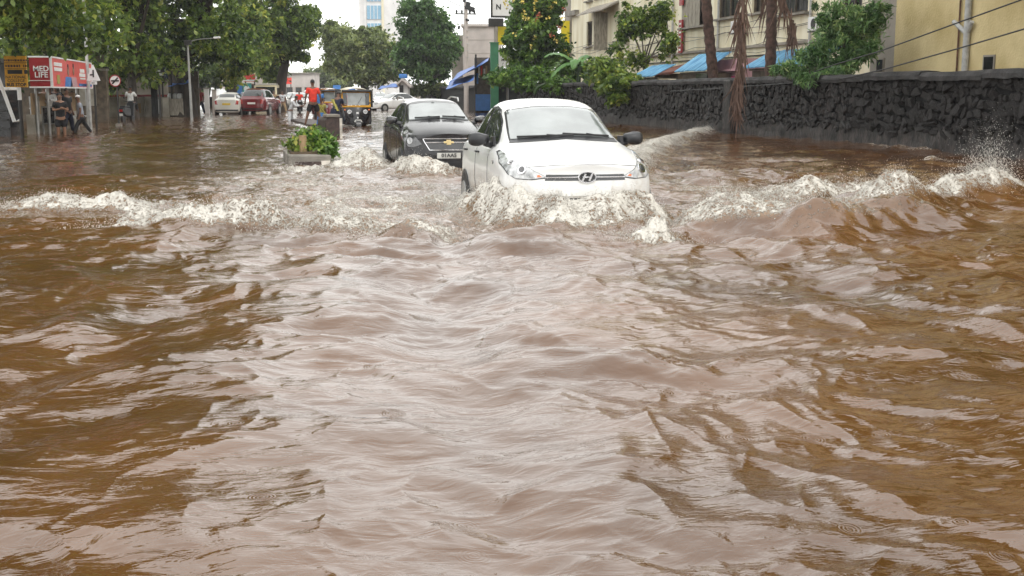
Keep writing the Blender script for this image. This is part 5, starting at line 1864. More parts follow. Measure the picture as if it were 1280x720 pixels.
# ================================================================== LEFT SIDE: shelter, signs, wall, stalls
S0 = W(67, 168)                       # near road-side corner of the bus shelter
def shelter():
    root = thing('bus_shelter', 'bus shelter with a red advertising fascia reading MED LIFE', 'bus shelter', (S0.x, S0.y, 0))
    zt = D(67, 71, S0.dot(_F)).z
    zb = D(67, 109, S0.dot(_F)).z
    yl = XP(113, 100, S0.x).y - S0.y
    e = D(40, 72, S0.dot(_F) + .4)
    xl = e.x - S0.x
    h = zt - zb
    zc = (zt + zb) / 2
    # roof box
    MB().box((xl / 2, yl / 2, zc), (abs(xl) - .1, yl - .1, h - .1)).build('roof_box', M['dark_metal'], root)
    en = MB().box((xl / 2, -.02, zc), (abs(xl), .08, h)).build('end_panel', M['sign_red_dark'], root)
    text_mesh('MED', .25, M['ink_white'], en, 'lettering', (xl * .42, -.075, zc + .10), bold=.004)
    text_mesh('LIFE', .25, M['ink_white'], en, 'lettering', (xl * .42, -.075, zc - .10), bold=.004)
    MB().box((xl * .45, -.07, zc - .28), (.75, .012, .02)).build('underline', M['ink_white'], en)
    fp = MB().box((.02, yl / 2, zc), (.08, yl, h)).build('front_panel', M['sign_red'], root)
    # white border
    b = MB()
    for z in (zt, zb):
        b.box((.04, yl / 2, z), (.07, yl + .1, .05)).box((xl / 2, -.04, z), (abs(xl) + .06, .07, .05))
    b.box((.045, 0, zc), (.08, .07, h)).box((.045, yl, zc), (.08, .07, h))
    b.build('border', M['ink_white'], root)
    # picture on the front panel: two figures, blocks of print
    def art(y0, y1, z0, z1, m_, name):
        MB().box((.068, (y0 + y1) / 2 * yl, zb + h * (z0 + z1) / 2), (.012, (y1 - y0) * yl, h * (z1 - z0))).build(name, M[m_], fp)
    art(.05, .22, .72, .84, 'ink_white', 'headline')
    art(.05, .22, .55, .67, 'ink_white', 'headline')
    art(.10, .16, .12, .42, 'cloth_yellow', 'product_picture')
    for (yc, zc_, m1, m2) in ((.36, .52, 'hair', 'cloth_blue'), (.49, .56, 'skin_light', 'pink_wall')):
        mb = MB()
        mb.prism([(yl * (yc - .09), zb + .03), (yl * (yc + .09), zb + .03), (yl * (yc + .06), zb + h * .38), (yl * (yc - .06), zb + h * .38)], 'X', .062, .076)
        mb.build('pictured_shirt', M[m2], fp)
        o = MB().tube([(.062, yl * yc, zb + h * (zc_ + .06)), (.078, yl * yc, zb + h * (zc_ + .06))], h * .17, 14).build('pictured_face', M['skin_light'], fp)
        o = MB().tube([(.062, yl * yc, zb + h * (zc_ + .22)), (.080, yl * yc, zb + h * (zc_ + .22))], h * .10, 12).build('pictured_hair', M['hair'], fp)
    for k, (a, b_, z0, z1) in enumerate(((.66, .78, .58, .72), (.64, .80, .42, .55), (.66, .80, .32, .38), (.90, .98, .38, .80))):
        art(a, b_, z0, z1, 'ink_white', 'print_block')
    art(.62, .98, .06, .16, 'sign_blue', 'print_band')
    art(.70, .94, .085, .135, 'ink_white', 'print_line')
    # posts, back panels, bench
    for (x, y) in ((-.15, .25), (-.15, yl - .25), (xl + .1, .25), (xl + .1, yl - .25)):
        MB().tube([(x, y, -.3), (x, y, zb)], .05, 8).build('post', M['steel'], root)
    for k in range(3):
        MB().box((xl - .02, yl * (k + .5) / 3, zb - .85), (.05, yl / 3 - .08, 1.3)).build('poster', M[('cloth_khaki', 'sign_white', 'cloth_khaki')[k]], root)
    MB().box((xl + .35, yl / 2, .45), (.4, yl * .8, .05)).build('bench', M['steel'], root)
    MB().box((xl - .08, yl / 2, .15), (.25, yl, 1.0)).build('back_wall', M['compound_wall'], root)
    return root, xl, yl, zb
shelter()

def pole_sign(px, pybase, label, name='sign'):
    q = W(px, pybase)
    return thing(name, label, 'sign', (q.x, q.y, 0), -YAW), q.dot(_F)

# yellow bus stop board
root, d_ = pole_sign(28, 173, 'yellow bus stop board with rows of dark lettering on a black and white pole', 'bus_stop_sign')
k = d_ / FPX
def zz(py, d=None):
    return D(30, py, d or d_).z
z1, z0 = zz(70), zz(109)
MB().tube([(0, 0, -.3), (0, 0, zz(125))], .06, 8).build('pole', M['dark_metal'], root)
MB().tube([(-.1 * k, 0, zz(125)), (-.3 * k, 0, z0)], .065, 8).build('pole_top', M['ink_white'], root)
bd = MB().box((-2.5 * k, 0, (z0 + z1) / 2), (27 * k, .06, z1 - z0)).build('board', M['sign_yellow'], root)
H_ = z1 - z0
cx = -2.5 * k
rm_ = random.Random(4)
for (zr_, hh_, x0_, x1_) in ((.86, .07, -.34, .34), (.68, .085, -.30, .32)):      # two worn, unreadable rows
    x_ = x0_
    while x_ < x1_:
        w_ = rm_.uniform(.03, .07)
        MB().box((cx + x_ + w_ / 2, -.035, z0 + H_ * zr_), (w_, .01, hh_ * rm_.uniform(.7, 1))).build('worn_letter', M['rust'], bd)
        x_ += w_ + .022 + (.07 if rm_.random() < .15 else 0)
text_mesh('NATIONAL', .125, M['ink_black'], bd, 'lettering', (cx, -.04, z0 + H_ * .32))
text_mesh('COLLEGE', .125, M['ink_black'], bd, 'lettering', (cx, -.04, z0 + H_ * .205))
text_mesh('BUS STOP', .135, M['ink_black'], bd, 'lettering', (cx, -.04, z0 + H_ * .075), bold=.004)
MB().box((cx - .02, -.035, z0 + H_ * .49), (.44, .012, .12)).build('black_strip', M['ink_black'], bd)
MB().box((cx + .31, -.035, z0 + H_ * .49), (.09, .012, .12)).build('black_mark', M['ink_black'], bd)
MB().box((cx, -.034, z0 + H_ * .78), (.72, .01, .014)).build('rule_line', M['ink_black'], bd)
MB().box((cx, -.034, z0 + H_ * .59), (.72, .01, .014)).build('rule_line', M['ink_black'], bd)
# white slanting rail and dark kiosk at the left edge
q = W(4, 172)
root = thing('dark_kiosk', 'unlit dark kiosk with a white counter edge at the left edge of the road', 'kiosk', (q.x, q.y + .6, 0), -YAW)
d_ = q.dot(_F) + .6
k = d_ / FPX
MB().box((-30 * k, .5, 1.0), (66 * k, .8, 2.6)).build('wall', M['window_dark'], root)
MB().box((6 * k, -.2, D(10, 111, d_).z), (18 * k, .6, .09)).build('counter_edge', M['ink_white'], root, bevel=.02)
for j in range(5):
    MB().box((-28 * k, .06, .25 + j * .28), (58 * k, .06, .05)).build('shelf', M['dark_metal'], root)
MB().box((-32 * k, .4, 2.35), (70 * k, 1.4, .12)).build('roof', M['dark_metal'], root)
a_, b_ = D(0, 103, d_ - .9), D(18, 152, d_ - .9)
o = MB().tube([a_ + (a_ - b_) * .35, b_, b_ + Vector((.2, 0, .05))], .055, 8).build('slanted_rail', M['ink_white'])
tag(o, 'white slanted rail leaning in front of the dark kiosk', 'rail')

# pole beside the shelter
q = W(113.5, 162)
root = thing('grey_pole', 'slim grey street pole at the right end of the red shelter', 'pole', (q.x, q.y, 0))
MB().tube([(0, 0, -.3), (0, 0, 3.0), (0, 0, 9.5)], [.062, .055, .05], 10).build('shaft', M['galv'], root, smooth=True)
MB().tube([(0, 0, 9.4), (.8, -.3, 9.7), (1.6, -.6, 9.7)], .035, 6).build('arm', M['galv'], root)
MB().box((1.7, -.64, 9.68), (.5, .2, .1)).build('lamp_head', M['steel'], root, bevel=.03)

# triangular junction sign
root, d_ = pole_sign(121, 163, 'white triangular junction warning sign with a small plate on a dark pole', 'warning_sign')
k = d_ / FPX
def zz(py):
    return D(121, py, d_).z
MB().tube([(0, 0, -.3), (0, 0, zz(84))], .04, 8).build('pole', M['dark_metal'], root)
tb = MB().prism([(-8.5 * k, zz(101)), (8.5 * k, zz(101)), (0.6 * k, zz(81)), (-.6 * k, zz(81))], 'Y', -.07, -.04).build('triangle', M['ink_white'], root)
MB().box((.4 * k, -.08, zz(92)), (1.6 * k, .02, 9 * k)).build('symbol_bar', M['ink_black'], tb)
MB().box((-1.8 * k, -.08, zz(93.5)), (4 * k, .018, 1.5 * k)).build('symbol_branch', M['ink_black'], tb)
pl = MB().box((0, -.06, zz(103.6)), (8 * k, .03, 4 * k)).build('plate', M['ink_white'], root)
for x_ in (-1.6, -.4, 1.0):
    MB().box((x_ * k, -.082, zz(103.6)), (.9 * k, .015, 1.8 * k), ry=.2).build('worn_digit', M['steel'], pl)
# round no-parking sign
root, d_ = pole_sign(149, 158, 'round white sign with a red rim and a dark diagonal, on a thin black pole', 'prohibition_sign')
k = d_ / FPX
zc = D(147, 101, d_).z
MB().tube([(0, 0, -.3), (0, 0, zc - .1)], .035, 8).build('pole', M['dark_metal'], root)
MB().box((0, 0, .06), (.22, .22, .12)).build('pole_base', M['concrete'], root)
ds = MB().disc((-1.5 * k, -.05, zc), 7 * k, 'Y', .03, 24).build('disc', M['ink_white'], root)
chrome_ring(ds, (-1.5 * k, -.07, zc), 6.7 * k, 6.7 * k, .020, M['sign_red_dark'], 'rim')
MB().box((-1.5 * k, -.075, zc), (10.5 * k, .02, .055), ry=R(-47)).build('slash', M['ink_black'], ds)
MB().box((-1.5 * k, -.080, zc), (9.5 * k, .02, .06)).build('symbol', M['ink_black'], ds)

# compound wall with red coping
a = W(112, 147)
b = W(228, 144.5)
dv = (b - a)
L_ = dv.xy.length
an = math.atan2(dv.y, dv.x)
root = thing('compound_wall', 'low stained grey compound wall with a dull red coping behind the road signs', 'wall', (a.x, a.y, 0), an)
hz = D(170, 121, (a + b).dot(_F) / 2).z
MB().box((L_ / 2, .12, hz / 2 - .2), (L_, .24, hz + .4)).build('wall', M['compound_wall'], root)
MB().box((L_ / 2, .12, hz + .06), (L_ + .1, .34, .12)).build('coping', M['red_coping'], root)
wp = MB().box((L_ * .70, -.02, hz * .5), (L_ * .10, .02, hz * .75)).build('whitewashed_patch', M['white_wall'], root)
MB().box((L_ * .5, -.02, hz * .42), (L_ * .07, .02, hz * .5)).build('ochre_patch', M['cloth_khaki'], root)
for t in (.33, .60, .88):
    MB().box((L_ * t, .02, hz / 2), (.34, .34, hz + .02)).build('pier', M['compound_wall'], root)
# building behind the compound wall
a2 = D(165, 110, 74)
root = thing('low_house', 'low grey house in deep shade behind the compound wall', 'house', (a2.x, a2.y, 0), an)
MB().box((0, 2, 1.6), (7.5, 4, 4.0)).build('wall', M['grey_wall'], root)
MB().box((0, 1.9, 3.7), (8.2, 5, .2)).build('roof', M['concrete'], root)
for x in (-1.7, .6, 2.6):
    w_ = MB().box((x, -.03, 2.6), (1.1, .08, 1.0)).build('window', M['shutter'], root)
    MB().box((x, -.08, 2.6), (.9, .03, .8)).build('pane', M['window_dark'], w_)

# rear wall behind the bus shelter
q = D(26, 116, 58)
root = thing('rear_wall', 'dark stained wall in deep shade behind the red bus shelter', 'wall', (q.x, q.y, 0), -YAW)
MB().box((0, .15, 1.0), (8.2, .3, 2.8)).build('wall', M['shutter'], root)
MB().box((0, .15, 2.45), (8.3, .4, .1)).build('coping', M['concrete'], root)
for x_ in (-2.6, -.6, 1.5, 3.2):
    MB().box((x_, -.02, 1.3), (.8, .04, 1.1)).build('pasted_bill', M[random.choice(['cloth_khaki', 'sign_white', 'compound_wall'])], root)

# dark gate pier with notice board
q = W(193, 147)
d_ = q.dot(_F)
k = d_ / FPX
root = thing('gate_pier', 'tall dark gate pier at the right end of the compound wall', 'pier', (q.x, q.y, 0), -YAW)
MB().box((0, .2, 1.2), (6 * k, .4, 3.2)).build('shaft', M['mortar'], root, bevel=.02)
MB().box((0, .2, 2.85), (8 * k, .5, .14)).build('cap', M['mortar'], root)
q2 = D(198, 96, d_ - .3)
root = thing('notice_board', 'black board with white lettering rows mounted above the dark gate pier', 'sign', (q2.x, q2.y, 0), -YAW)
za, zb_ = D(198, 86, d_ - .3).z, D(198, 104, d_ - .3).z
MB().box((0, 0, (za + zb_) / 2), (15 * k, .08, za - zb_)).build('board', M['ink_black'], root)
for j, w_ in enumerate((6, 13, 10, 12)):
    MB().box(((-1 if j == 2 else 0) * k, -.05, za - (za - zb_) * (j + .6) / 4.3), (w_ * k, .015, .10 if j != 1 else .16)).build('text_row', M['ink_white'], root)
MB().tube([(0, .06, -.3), (0, .06, zb_)], .06, 8).build('post', M['dark_metal'], root)

# tea stall with blue tarpaulin
q = W(222, 146)
d_ = q.dot(_F)
k = d_ / FPX
root = thing('tea_stall', 'shaded roadside stall with a counter and pots under the leaning tree', 'stall', (q.x, q.y, 0), -YAW)
MB().box((0, 1.6, 1.2), (38 * k, .2, 2.8)).build('back_board', M['shutter'], root)
MB().box((-4 * k, .3, .55), (24 * k, .7, .95)).build('counter', M['wood_grey'], root)
for x in (-17, -6, 8):
    MB().tube([(x * k, 0, -.3), (x * k, 0, 2.5)], .05, 6).build('post', M['dark_metal'], root)
for x, r_ in ((-9, .16), (-3, .12), (3, .18)):
    MB().tube([(x * k, .2, 1.03), (x * k, .2, 1.2), (x * k, .2, 1.32)], [r_, r_ * 1.1, r_ * .7], 12).build('pot', M['steel'], root, smooth=True)
MB().box((-13 * k, -.1, .5), (8 * k, .1, 1.2)).build('side_panel', M['compound_wall'], root)
tarp('stall_tarpaulin', 'blue tarpaulin tied over the tea stall beside the lamp post', (D(209, 108, d_ - .8), D(236, 103, d_ - .8), D(238, 98, d_ + 1.2), D(218, 103, d_ + 1.2)), M['blue_tarp'], sag=.12)
# tree guards / white things between trunks
for (px0, px1, py0, py1, m_, nm, lab) in ((256, 262, 111, 140, 'white_wall', 'standing_board', 'upright white panel right of the lamp post'),
                                      (266, 271, 113, 138, 'pale_wall', 'standing_board', 'second upright pale panel, nearer the parked white hatchback')):
    q = W(px0, 143)
    d_ = q.dot(_F) + 3
    k = d_ / FPX
    qa = D((px0 + px1) / 2, py1, d_)
    root = thing(nm, lab, 'panel', (qa.x, qa.y, 0), -YAW)
    zt = D(px0, py0, d_).z
    MB().box((0, 0, zt / 2 - .1), ((px1 - px0) * k, .15, zt + .2)).build('panel', M[m_], root)
    MB().box((0, 0, zt + .03), ((px1 - px0) * k + .1, .25, .06)).build('cap', M['concrete'], root)
tarp('white_tarpaulin', 'white and blue sheet stretched over a stall behind the parked hatchback', (D(262, 121, 82), D(284, 119, 82), D(282, 112, 86), D(264, 110, 86)), M['white_tarp'], sag=.15)

# street lamp
q = W(240, 149.5)
d_ = q.dot(_F)
root = thing('street_lamp', 'white street lamp post with a long arm in front of the big tree', 'street lamp', (q.x, q.y, 0), -YAW)
zt = D(237, 52, d_).z
k = d_ / FPX
MB().tube([(0, 0, -.3), (-1.5 * k, 0, zt)], [.075, .05], 10).build('post', M['steel'], root, smooth=True)
MB().tube([(-1.5 * k, 0, zt - .05), (10 * k, 0, zt + .1), (32 * k, -.2, zt + 4 * k)], .025, 6).build('arm', M['steel'], root)
MB().box((36 * k, -.2, zt + 4.5 * k), (8 * k, .22, .10), ry=-.08).build('lamp_head', M['sign_white'], root, bevel=.03)
MB().box((-.02, -.1, zt - .05), (.35, .14, .25)).build('bracket', M['dark_metal'], root)

# shop fronts down the left side
for (px0, px1, py0, py1, m_, lab, nm) in (
        (291, 296, 105, 124, 'sign_magenta', 'narrow magenta hoarding at the shops beyond the parked hatchback', 'hoarding'),
        (296.4, 303, 102, 124, 'sign_blue', 'blue hoarding between the magenta and the teal ones', 'hoarding'),
        (304, 314.5, 104, 121, 'sign_teal', 'teal hoarding with a pale round emblem above the small white car', 'hoarding'),
        (305, 319, 93, 102, 'sign_red', 'red shop sign with a pale lower line above the teal hoarding', 'shop_sign')):
    d_ = 100
    k = d_ / FPX
    q = D((px0 + px1) / 2, py1, d_)
    root = thing(nm, lab, 'sign', (q.x, q.y, 0), -YAW)
    za, zb_ = D(300, py0, d_).z, D(300, py1, d_).z
    MB().box((0, 0, (za + zb_) / 2), ((px1 - px0) * k, .2, za - zb_)).build('board', M[m_], root)
    if 'teal' in lab and 'above the small' in lab:
        MB().disc((0, -.12, (za + zb_) / 2 + .1), .24, 'Y', .03, 18).build('emblem', M['ink_white'], root)
        MB().box((0, -.12, (za + zb_) / 2 - .4), (.4, .03, .08)).build('print_line', M['ink_white'], root)
    if 'red shop' in lab:
        MB().box((0, -.12, zb_ + .1), ((px1 - px0) * k, .03, .12)).build('print_line', M['ink_white'], root)
    for s in (-1, 1):
        MB().tube([(s * (px1 - px0) * k * .4, .16, -.3), (s * (px1 - px0) * k * .4, .16, zb_)], .05, 6).build('post', M['dark_metal'], root)
# row of shop buildings behind them
for (px0, px1, d_, h_, m_, lab) in ((278, 322, 112, 5.0, 'pale_wall', 'pale shop building behind the coloured hoardings'),
                                   (355, 392, 190, 4.2, 'pale_wall', 'white building far down the road between the trees'),
                                   (392, 428, 240, 5.0, 'cream_wall', 'cream building at the far end of the road')):
    k = d_ / FPX
    q = D((px0 + px1) / 2, 118, d_)
    root = thing('shop_building', lab, 'building', (q.x, q.y, 0), -YAW)
    wd = (px1 - px0) * k
    MB().box((0, 3, h_ / 2 - .2), (wd, 6, h_ + .4)).build('wall', M[m_], root)
    MB().box((0, 2.9, h_ + .1), (wd + .4, 6.4, .2)).build('roof', M['concrete'], root)
    for j in range(3):
        for r_ in range(int(h_ // 2.6)):
            w_ = MB().box((wd * (j - 1) * .3, -.03, 1.5 + r_ * 2.5), (wd * .2, .1, 1.3)).build('window', M['shutter'], root)
            MB().box((wd * (j - 1) * .3, -.09, 1.5 + r_ * 2.5), (wd * .17, .04, 1.1)).build('pane', M['window_dark'], w_)

# sandwich board and bench by the shelter
q = W(64, 167)
root = thing('sandwich_board', 'dark framed signboard standing on legs in front of the waiting people', 'sign', (q.x, q.y - .2, 0), -YAW)
d_ = q.dot(_F)
k = d_ / FPX
MB().box((0, 0, .62), (15 * k, .05, .52)).build('panel', M['lamp_dark'], root)
fr = MB()
for s in (-1, 1):
    fr.box((s * 7.8 * k, 0, .42), (.05, .07, 1.0))
fr.box((0, 0, .90), (17 * k, .07, .05)).box((0, 0, .34), (17 * k, .07, .05))
fr.build('frame', M['steel'], root)
q = W(46, 167)
for j, (dx, lean) in enumerate(((-3.5, .25), (-1.0, .33), (1.5, .2))):
    pass
root = thing('folded_barrier', 'tangle of leaning metal rails stacked at the left end of the shelter', 'barrier', (q.x, q.y, 0), -YAW)
for (x, l) in ((-4, .30), (-1.5, .42), (1, .28), (3.0, -.04)):
    MB().tube([(x * k, 0, -.2), ((x - l * 12) * k, .1, 1.25)], .028, 6).build('rail', M['steel'], root)
MB().tube([(-8 * k, .05, .85), (4 * k, .05, .80)], .025, 6).build('cross_rail', M['steel'], root)

# ================================================================== THE DIVIDER with planting
def divider():
    a = W(388, 207)
    root = thing('divider_block', 'near concrete divider block with a dark painted face and a stub post, holding plants', 'road divider', (a.x, a.y, 0), R(2))
    d_ = a.dot(_F)
    k = d_ / FPX
    zt = D(388, 194, d_).z
    wd = 52 * k
    ln = 2.4
    bl = MB().box((0, ln / 2, zt / 2 - .2), (wd, ln, zt + .4)).build('block', M['concrete'], root, bevel=.03)
    MB().box((-.04, -.012, zt / 2 - .06), (wd * .62, .03, zt - .13)).build('painted_face', M['kerb_brown'], root)
    MB().box((wd * .36, -.012, zt / 2 - .06), (wd * .22, .028, zt - .10)).build('striped_end', M['kerb_paint'], root)
    MB().box((-.02, 1.0, zt + .02), (wd * .8, 1.2, .05)).build('soil_bed', M['earth'], root)
    MB().tube([(-.10, .55, zt), (-.10, .55, zt + .36)], [.085, .075], 10).build('stub_post', M['cloth_khaki'], root, smooth=True)
    # second, farther block
    b = W(417, 173)
    d2 = b.dot(_F)
    k2 = d2 / FPX
    root2 = thing('divider_end', 'dark wet divider block with a pale worn edge, just beyond the planted one', 'road divider', (b.x, b.y, 0), R(6))
    z2 = D(417, 146, d2).z
    MB().prism([(-9 * k2, -.3), (9 * k2, -.3), (9.5 * k2, z2 * .94), (7 * k2, z2), (-7 * k2, z2 * .97), (-10 * k2, z2 * .85)], 'Y', 0, 1.6).build('block', M['kerb_brown'], root2, bevel=.03)
    MB().box((9.4 * k2, .3, z2 * .45), (.08, .66, z2 * .95)).build('worn_edge', M['kerb_paint'], root2)
    MB().box((0, .35, z2 + .03), (17 * k2, .8, .09)).build('top_slab', M['concrete'], root2, bevel=.02)
    # long low kerb on which people stand
    c = W(398, 158)
    r3 = thing('divider_kerb', 'low pale divider kerb on which the man in the red shirt stands', 'road divider', (c.x, c.y, 0), R(3))
    MB().box((.1, 5.5, -.06), (1.0, 11, .30)).build('kerb', M['kerb_brown'], r3, bevel=.03)
    return zt
DIV_Z = divider()

# ================================================================== TREES AND PLANTS
M['leaf_dark'] = leaf_mat('leaf_dark', (0.014, 0.033, 0.009), (0.140, 0.220, 0.040), (0.36, 0.41, 0.09))
M['leaf_mid'] = leaf_mat('leaf_mid', (0.026, 0.062, 0.012), (0.25, 0.37, 0.062), (0.54, 0.58, 0.11))
M['leaf_light'] = leaf_mat('leaf_light', (0.032, 0.075, 0.012), (0.260, 0.370, 0.066), (0.54, 0.54, 0.11))
M['leaf_olive'] = leaf_mat('leaf_olive', (0.060, 0.090, 0.028), (0.26, 0.32, 0.105), (0.42, 0.45, 0.16))
M['leaf_cool'] = leaf_mat('leaf_cool', (0.016, 0.050, 0.012), (0.11, 0.23, 0.055), (0.24, 0.38, 0.10))
M['leaf_feather'] = leaf_mat('leaf_feather', (0.055, 0.13, 0.040), (0.24, 0.40, 0.14), (0.44, 0.54, 0.22))
M['leaf_flower'] = leaf_mat('leaf_flower', (0.020, 0.060, 0.010), (0.150, 0.290, 0.042), (0.30, 0.42, 0.08))
M['palm_dry'] = mat('palm_dry', (0.17, 0.105, 0.080), 0.8, var=0.4, scale=9, stretch=(3, 3, .4))
M['palm_bark'] = mat('palm_bark', (0.080, 0.045, 0.034), 0.85, var=0.5, scale=6, bump=0.8, bscale=18)
M['flower_red'] = mat('flower_red', (0.40, 0.10, 0.05), 0.6, var=0.25, scale=20)
M['flower_pale'] = mat('flower_pale', (0.72, 0.58, 0.14), 0.6, var=0.2, scale=20)
M['banana_leaf'] = mat('banana_leaf', (0.045, 0.14, 0.02), 0.4, col2=(0.10, 0.23, 0.045), scale=3)

def leaves_mesh(name, centres, radii, n_leaf, size, m, rg, flat=.8, long_=1.7, droop=.25, tone_shift=0.0, clump_tone=.35):
    """leaf blades scattered through clumps: a bent diamond each"""
    nc = len(centres)
    per = rg.integers(0, nc, n_leaf)
    d = rg.normal(0, 1, (n_leaf, 3))
    d /= np.linalg.norm(d, axis=1)[:, None] + 1e-9
    rr = rg.uniform(.15, 1, n_leaf) ** .5 * np.where(rg.random(n_leaf) < .22, 1.65, 1.0)
    off = d * (rr * radii[per])[:, None]
    off[:, 2] *= flat
    c = centres[per] + off
    # blade axis: outward and drooping; normal mostly up
    ax = d * .7 + rg.normal(0, .7, (n_leaf, 3))
    ax[:, 2] -= droop
    ax /= np.linalg.norm(ax, axis=1)[:, None] + 1e-9
    up = rg.normal(0, .55, (n_leaf, 3)) + np.array([0, 0, 1.0])
    sd = np.cross(ax, up)
    sd /= np.linalg.norm(sd, axis=1)[:, None] + 1e-9
    nn = np.cross(sd, ax)
    s = size * rg.uniform(.6, 1.35, n_leaf)
    L_, Wd = (s * long_)[:, None], s[:, None]
    v0 = c - ax * L_ * .5
    v1 = c + sd * Wd * .5 + nn * Wd * .12
    v2 = c + ax * L_ * .5 - nn * Wd * .18
    v3 = c - sd * Wd * .5 + nn * Wd * .12
    V = np.stack([v0, v1, v2, v3], 1).reshape(-1, 3)
    Fq = np.arange(n_leaf * 4).reshape(-1, 4)
    ct = rg.normal(0, clump_tone * 1.15, nc)
    tone = np.clip(.42 + ct[per] * .5 + rg.normal(0, .24, n_leaf) + tone_shift, 0, 1)
    return np_mesh(name, V, Fq, m, {'tone': np.repeat(tone, 4)}, smooth=False)

def clump_points(ells, n, rg, shell=.55):
    """clump centres inside a set of ellipsoids (cx, cy, cz, rx, ry, rz), denser toward the outside"""
    w = np.array([e[3] * e[4] * e[5] for e in ells]) ** .75
    w /= w.sum()
    idx = rg.choice(len(ells), n, p=w)
    E = np.array(ells)[idx]
    d = rg.normal(0, 1, (n, 3))
    d /= np.linalg.norm(d, axis=1)[:, None]
    r = (shell + (1 - shell) * rg.uniform(0, 1, n)) * rg.uniform(.55, 1.06, n) ** .5
    return E[:, :3] + d * r[:, None] * E[:, 3:]

def tree(name, label, base, ells, n_clump, n_leaf, size, m, trunk_r, bark='bark', seed=1, group=None, clump_r=(.5, .95), lean=(0, 0), fork=.45, limbs=9, cat='tree', flat=.75, long_=1.7, droop=.25, trunk_pts=None, shell=.5):
    rg = np.random.default_rng(seed)
    root = thing(name, label, cat, base, 0, group)
    cs = clump_points(ells, n_clump, rg, shell)
    rad = clump_r[0] * .45 + (clump_r[1] - clump_r[0] * .45) * rg.uniform(0, 1, n_clump) ** 1.6
    me = leaves_mesh('crown', cs, rad, n_leaf, size, M[m], rg, flat, long_, droop)
    link_mesh('crown', me, root)
    # trunk and limbs
    zc = min(e[2] - e[5] * .2 for e in ells)
    ex = sum(e[0] for e in ells) / len(ells)
    ey = sum(e[1] for e in ells) / len(ells)
    top = Vector((ex * fork + lean[0], ey * fork + lean[1], max(zc * .95, 1.0)))
    tp = trunk_pts or [Vector((0, 0, -.5)), Vector((top.x * .15, top.y * .15, top.z * .3)), Vector((top.x * .55, top.y * .55, top.z * .7)), top]
    tp = [Vector(q) for q in tp]
    top = tp[-1]
    n = len(tp)
    t = MB()
    # root flare
    t.tube(tp, [trunk_r * (1.45 if i == 0 else 1 - .35 * i / (n - 1)) for i in range(n)], 10)
    tr = t.build('trunk', M[bark], root, smooth=True)
    far = cs[np.argsort(rg.uniform(0, 1, n_clump))][:limbs]
    for q in far:
        q = Vector(q)
        st = tp[-1] if rg.random() < .6 else tp[-2].lerp(tp[-1], .6)
        mid = st.lerp(q, .5) + Vector((rg.normal(0, .25), rg.normal(0, .25), .12 * (q - st).length))
        mm = MB().tube([st, st.lerp(mid, .5) + Vector((0, 0, .1)), mid, q], [trunk_r * .50, trunk_r * .38, trunk_r * .24, trunk_r * .07], 7)
        mm.build('limb', M[bark], tr, smooth=True)
    return root

def E(px, py, d, base, w, h, dep):
    """ellipsoid centred under a photo pixel at distance d; w, h half sizes in photo pixels, dep half depth in m"""
    q = D(px, py, d) - base
    k = d / FPX
    return (q.x, q.y, q.z, w * k, dep, h * k)

def base_at(px, d):
    q = D(px, 116, d)
    return Vector((q.x, q.y, 0))

# --- left row (tall, they shade the water and stand in its reflection)
b = base_at(-95, 33)
tree('street_tree', 'near pale green leafy tree hanging over the top left corner', b,
     [E(20, 8, 33, b, 75, 42, 2.4), E(92, 40, 34, b, 34, 24, 1.5), E(60, -40, 33, b, 80, 50, 3), E(-60, -40, 34, b, 110, 120, 4), E(-30, -190, 34, b, 120, 110, 4), E(70, -150, 35, b, 80, 80, 4), E(-90, 40, 34, b, 60, 50, 3)],
     300, 30000, .125, 'leaf_light', .34, seed=21, clump_r=(.35, .75), trunk_pts=[(0, 0, -.5), (.1, 0, 2), (.5, .2, 4.5), (1.4, .5, 7)], group='trees along the left side')
b = base_at(70, 56)
tree('street_tree', 'dense shady tree behind the red bus shelter', b,
     [E(60, 60, 56, b, 62, 40, 4), E(100, 20, 57, b, 60, 50, 4), E(30, 0, 58, b, 80, 70, 4), E(70, -120, 57, b, 110, 100, 5), E(60, -250, 57, b, 90, 80, 4), E(5, 85, 58, b, 40, 30, 2)],
     320, 27000, .185, 'leaf_mid', .30, seed=22, clump_r=(.5, 1.0), group='trees along the left side')
b = base_at(165, 64)
tree('street_tree', 'shady green tree over the compound wall and the round sign', b,
     [E(150, 35, 64, b, 60, 55, 4), E(185, 75, 66, b, 40, 30, 3), E(140, 85, 66, b, 40, 26, 3), E(165, -60, 65, b, 90, 80, 5), E(160, -200, 65, b, 100, 100, 5)],
     310, 26000, .20, 'leaf_mid', .30, seed=23, clump_r=(.5, 1.05), group='trees along the left side')
b = base_at(229, 70)
tree('street_tree', 'big spreading tree with a thick forked trunk behind the street lamp', b,
     [E(225, 30, 70, b, 66, 50, 4), E(275, 50, 68, b, 46, 44, 3.5), E(195, 72, 72, b, 46, 20, 3), E(300, 78, 70, b, 24, 24, 2.5), E(250, -60, 70, b, 95, 80, 5), E(255, -190, 70, b, 100, 90, 5), E(285, 100, 71, b, 22, 13, 2)],
     400, 36000, .19, 'leaf_mid', .62, seed=24, clump_r=(.5, 1.0), limbs=14, group='trees along the left side',
     trunk_pts=[(0, 0, -.5), (.1, 0, 1.2), (-.1, .1, 2.4), (.6, .2, 4.2), (1.4, .3, 5.6)])
b = base_at(290, 92)
tree('street_tree', 'bright green tree above the parked white hatchback and maroon SUV', b,
     [E(300, 30, 90, b, 40, 46, 4), E(322, 62, 90, b, 22, 24, 3), E(280, 60, 92, b, 26, 30, 3), E(300, -60, 92, b, 60, 60, 4)],
     280, 26000, .20, 'leaf_light', .35, seed=25, clump_r=(.5, .95), group='trees along the left side')
b = base_at(351, 96)
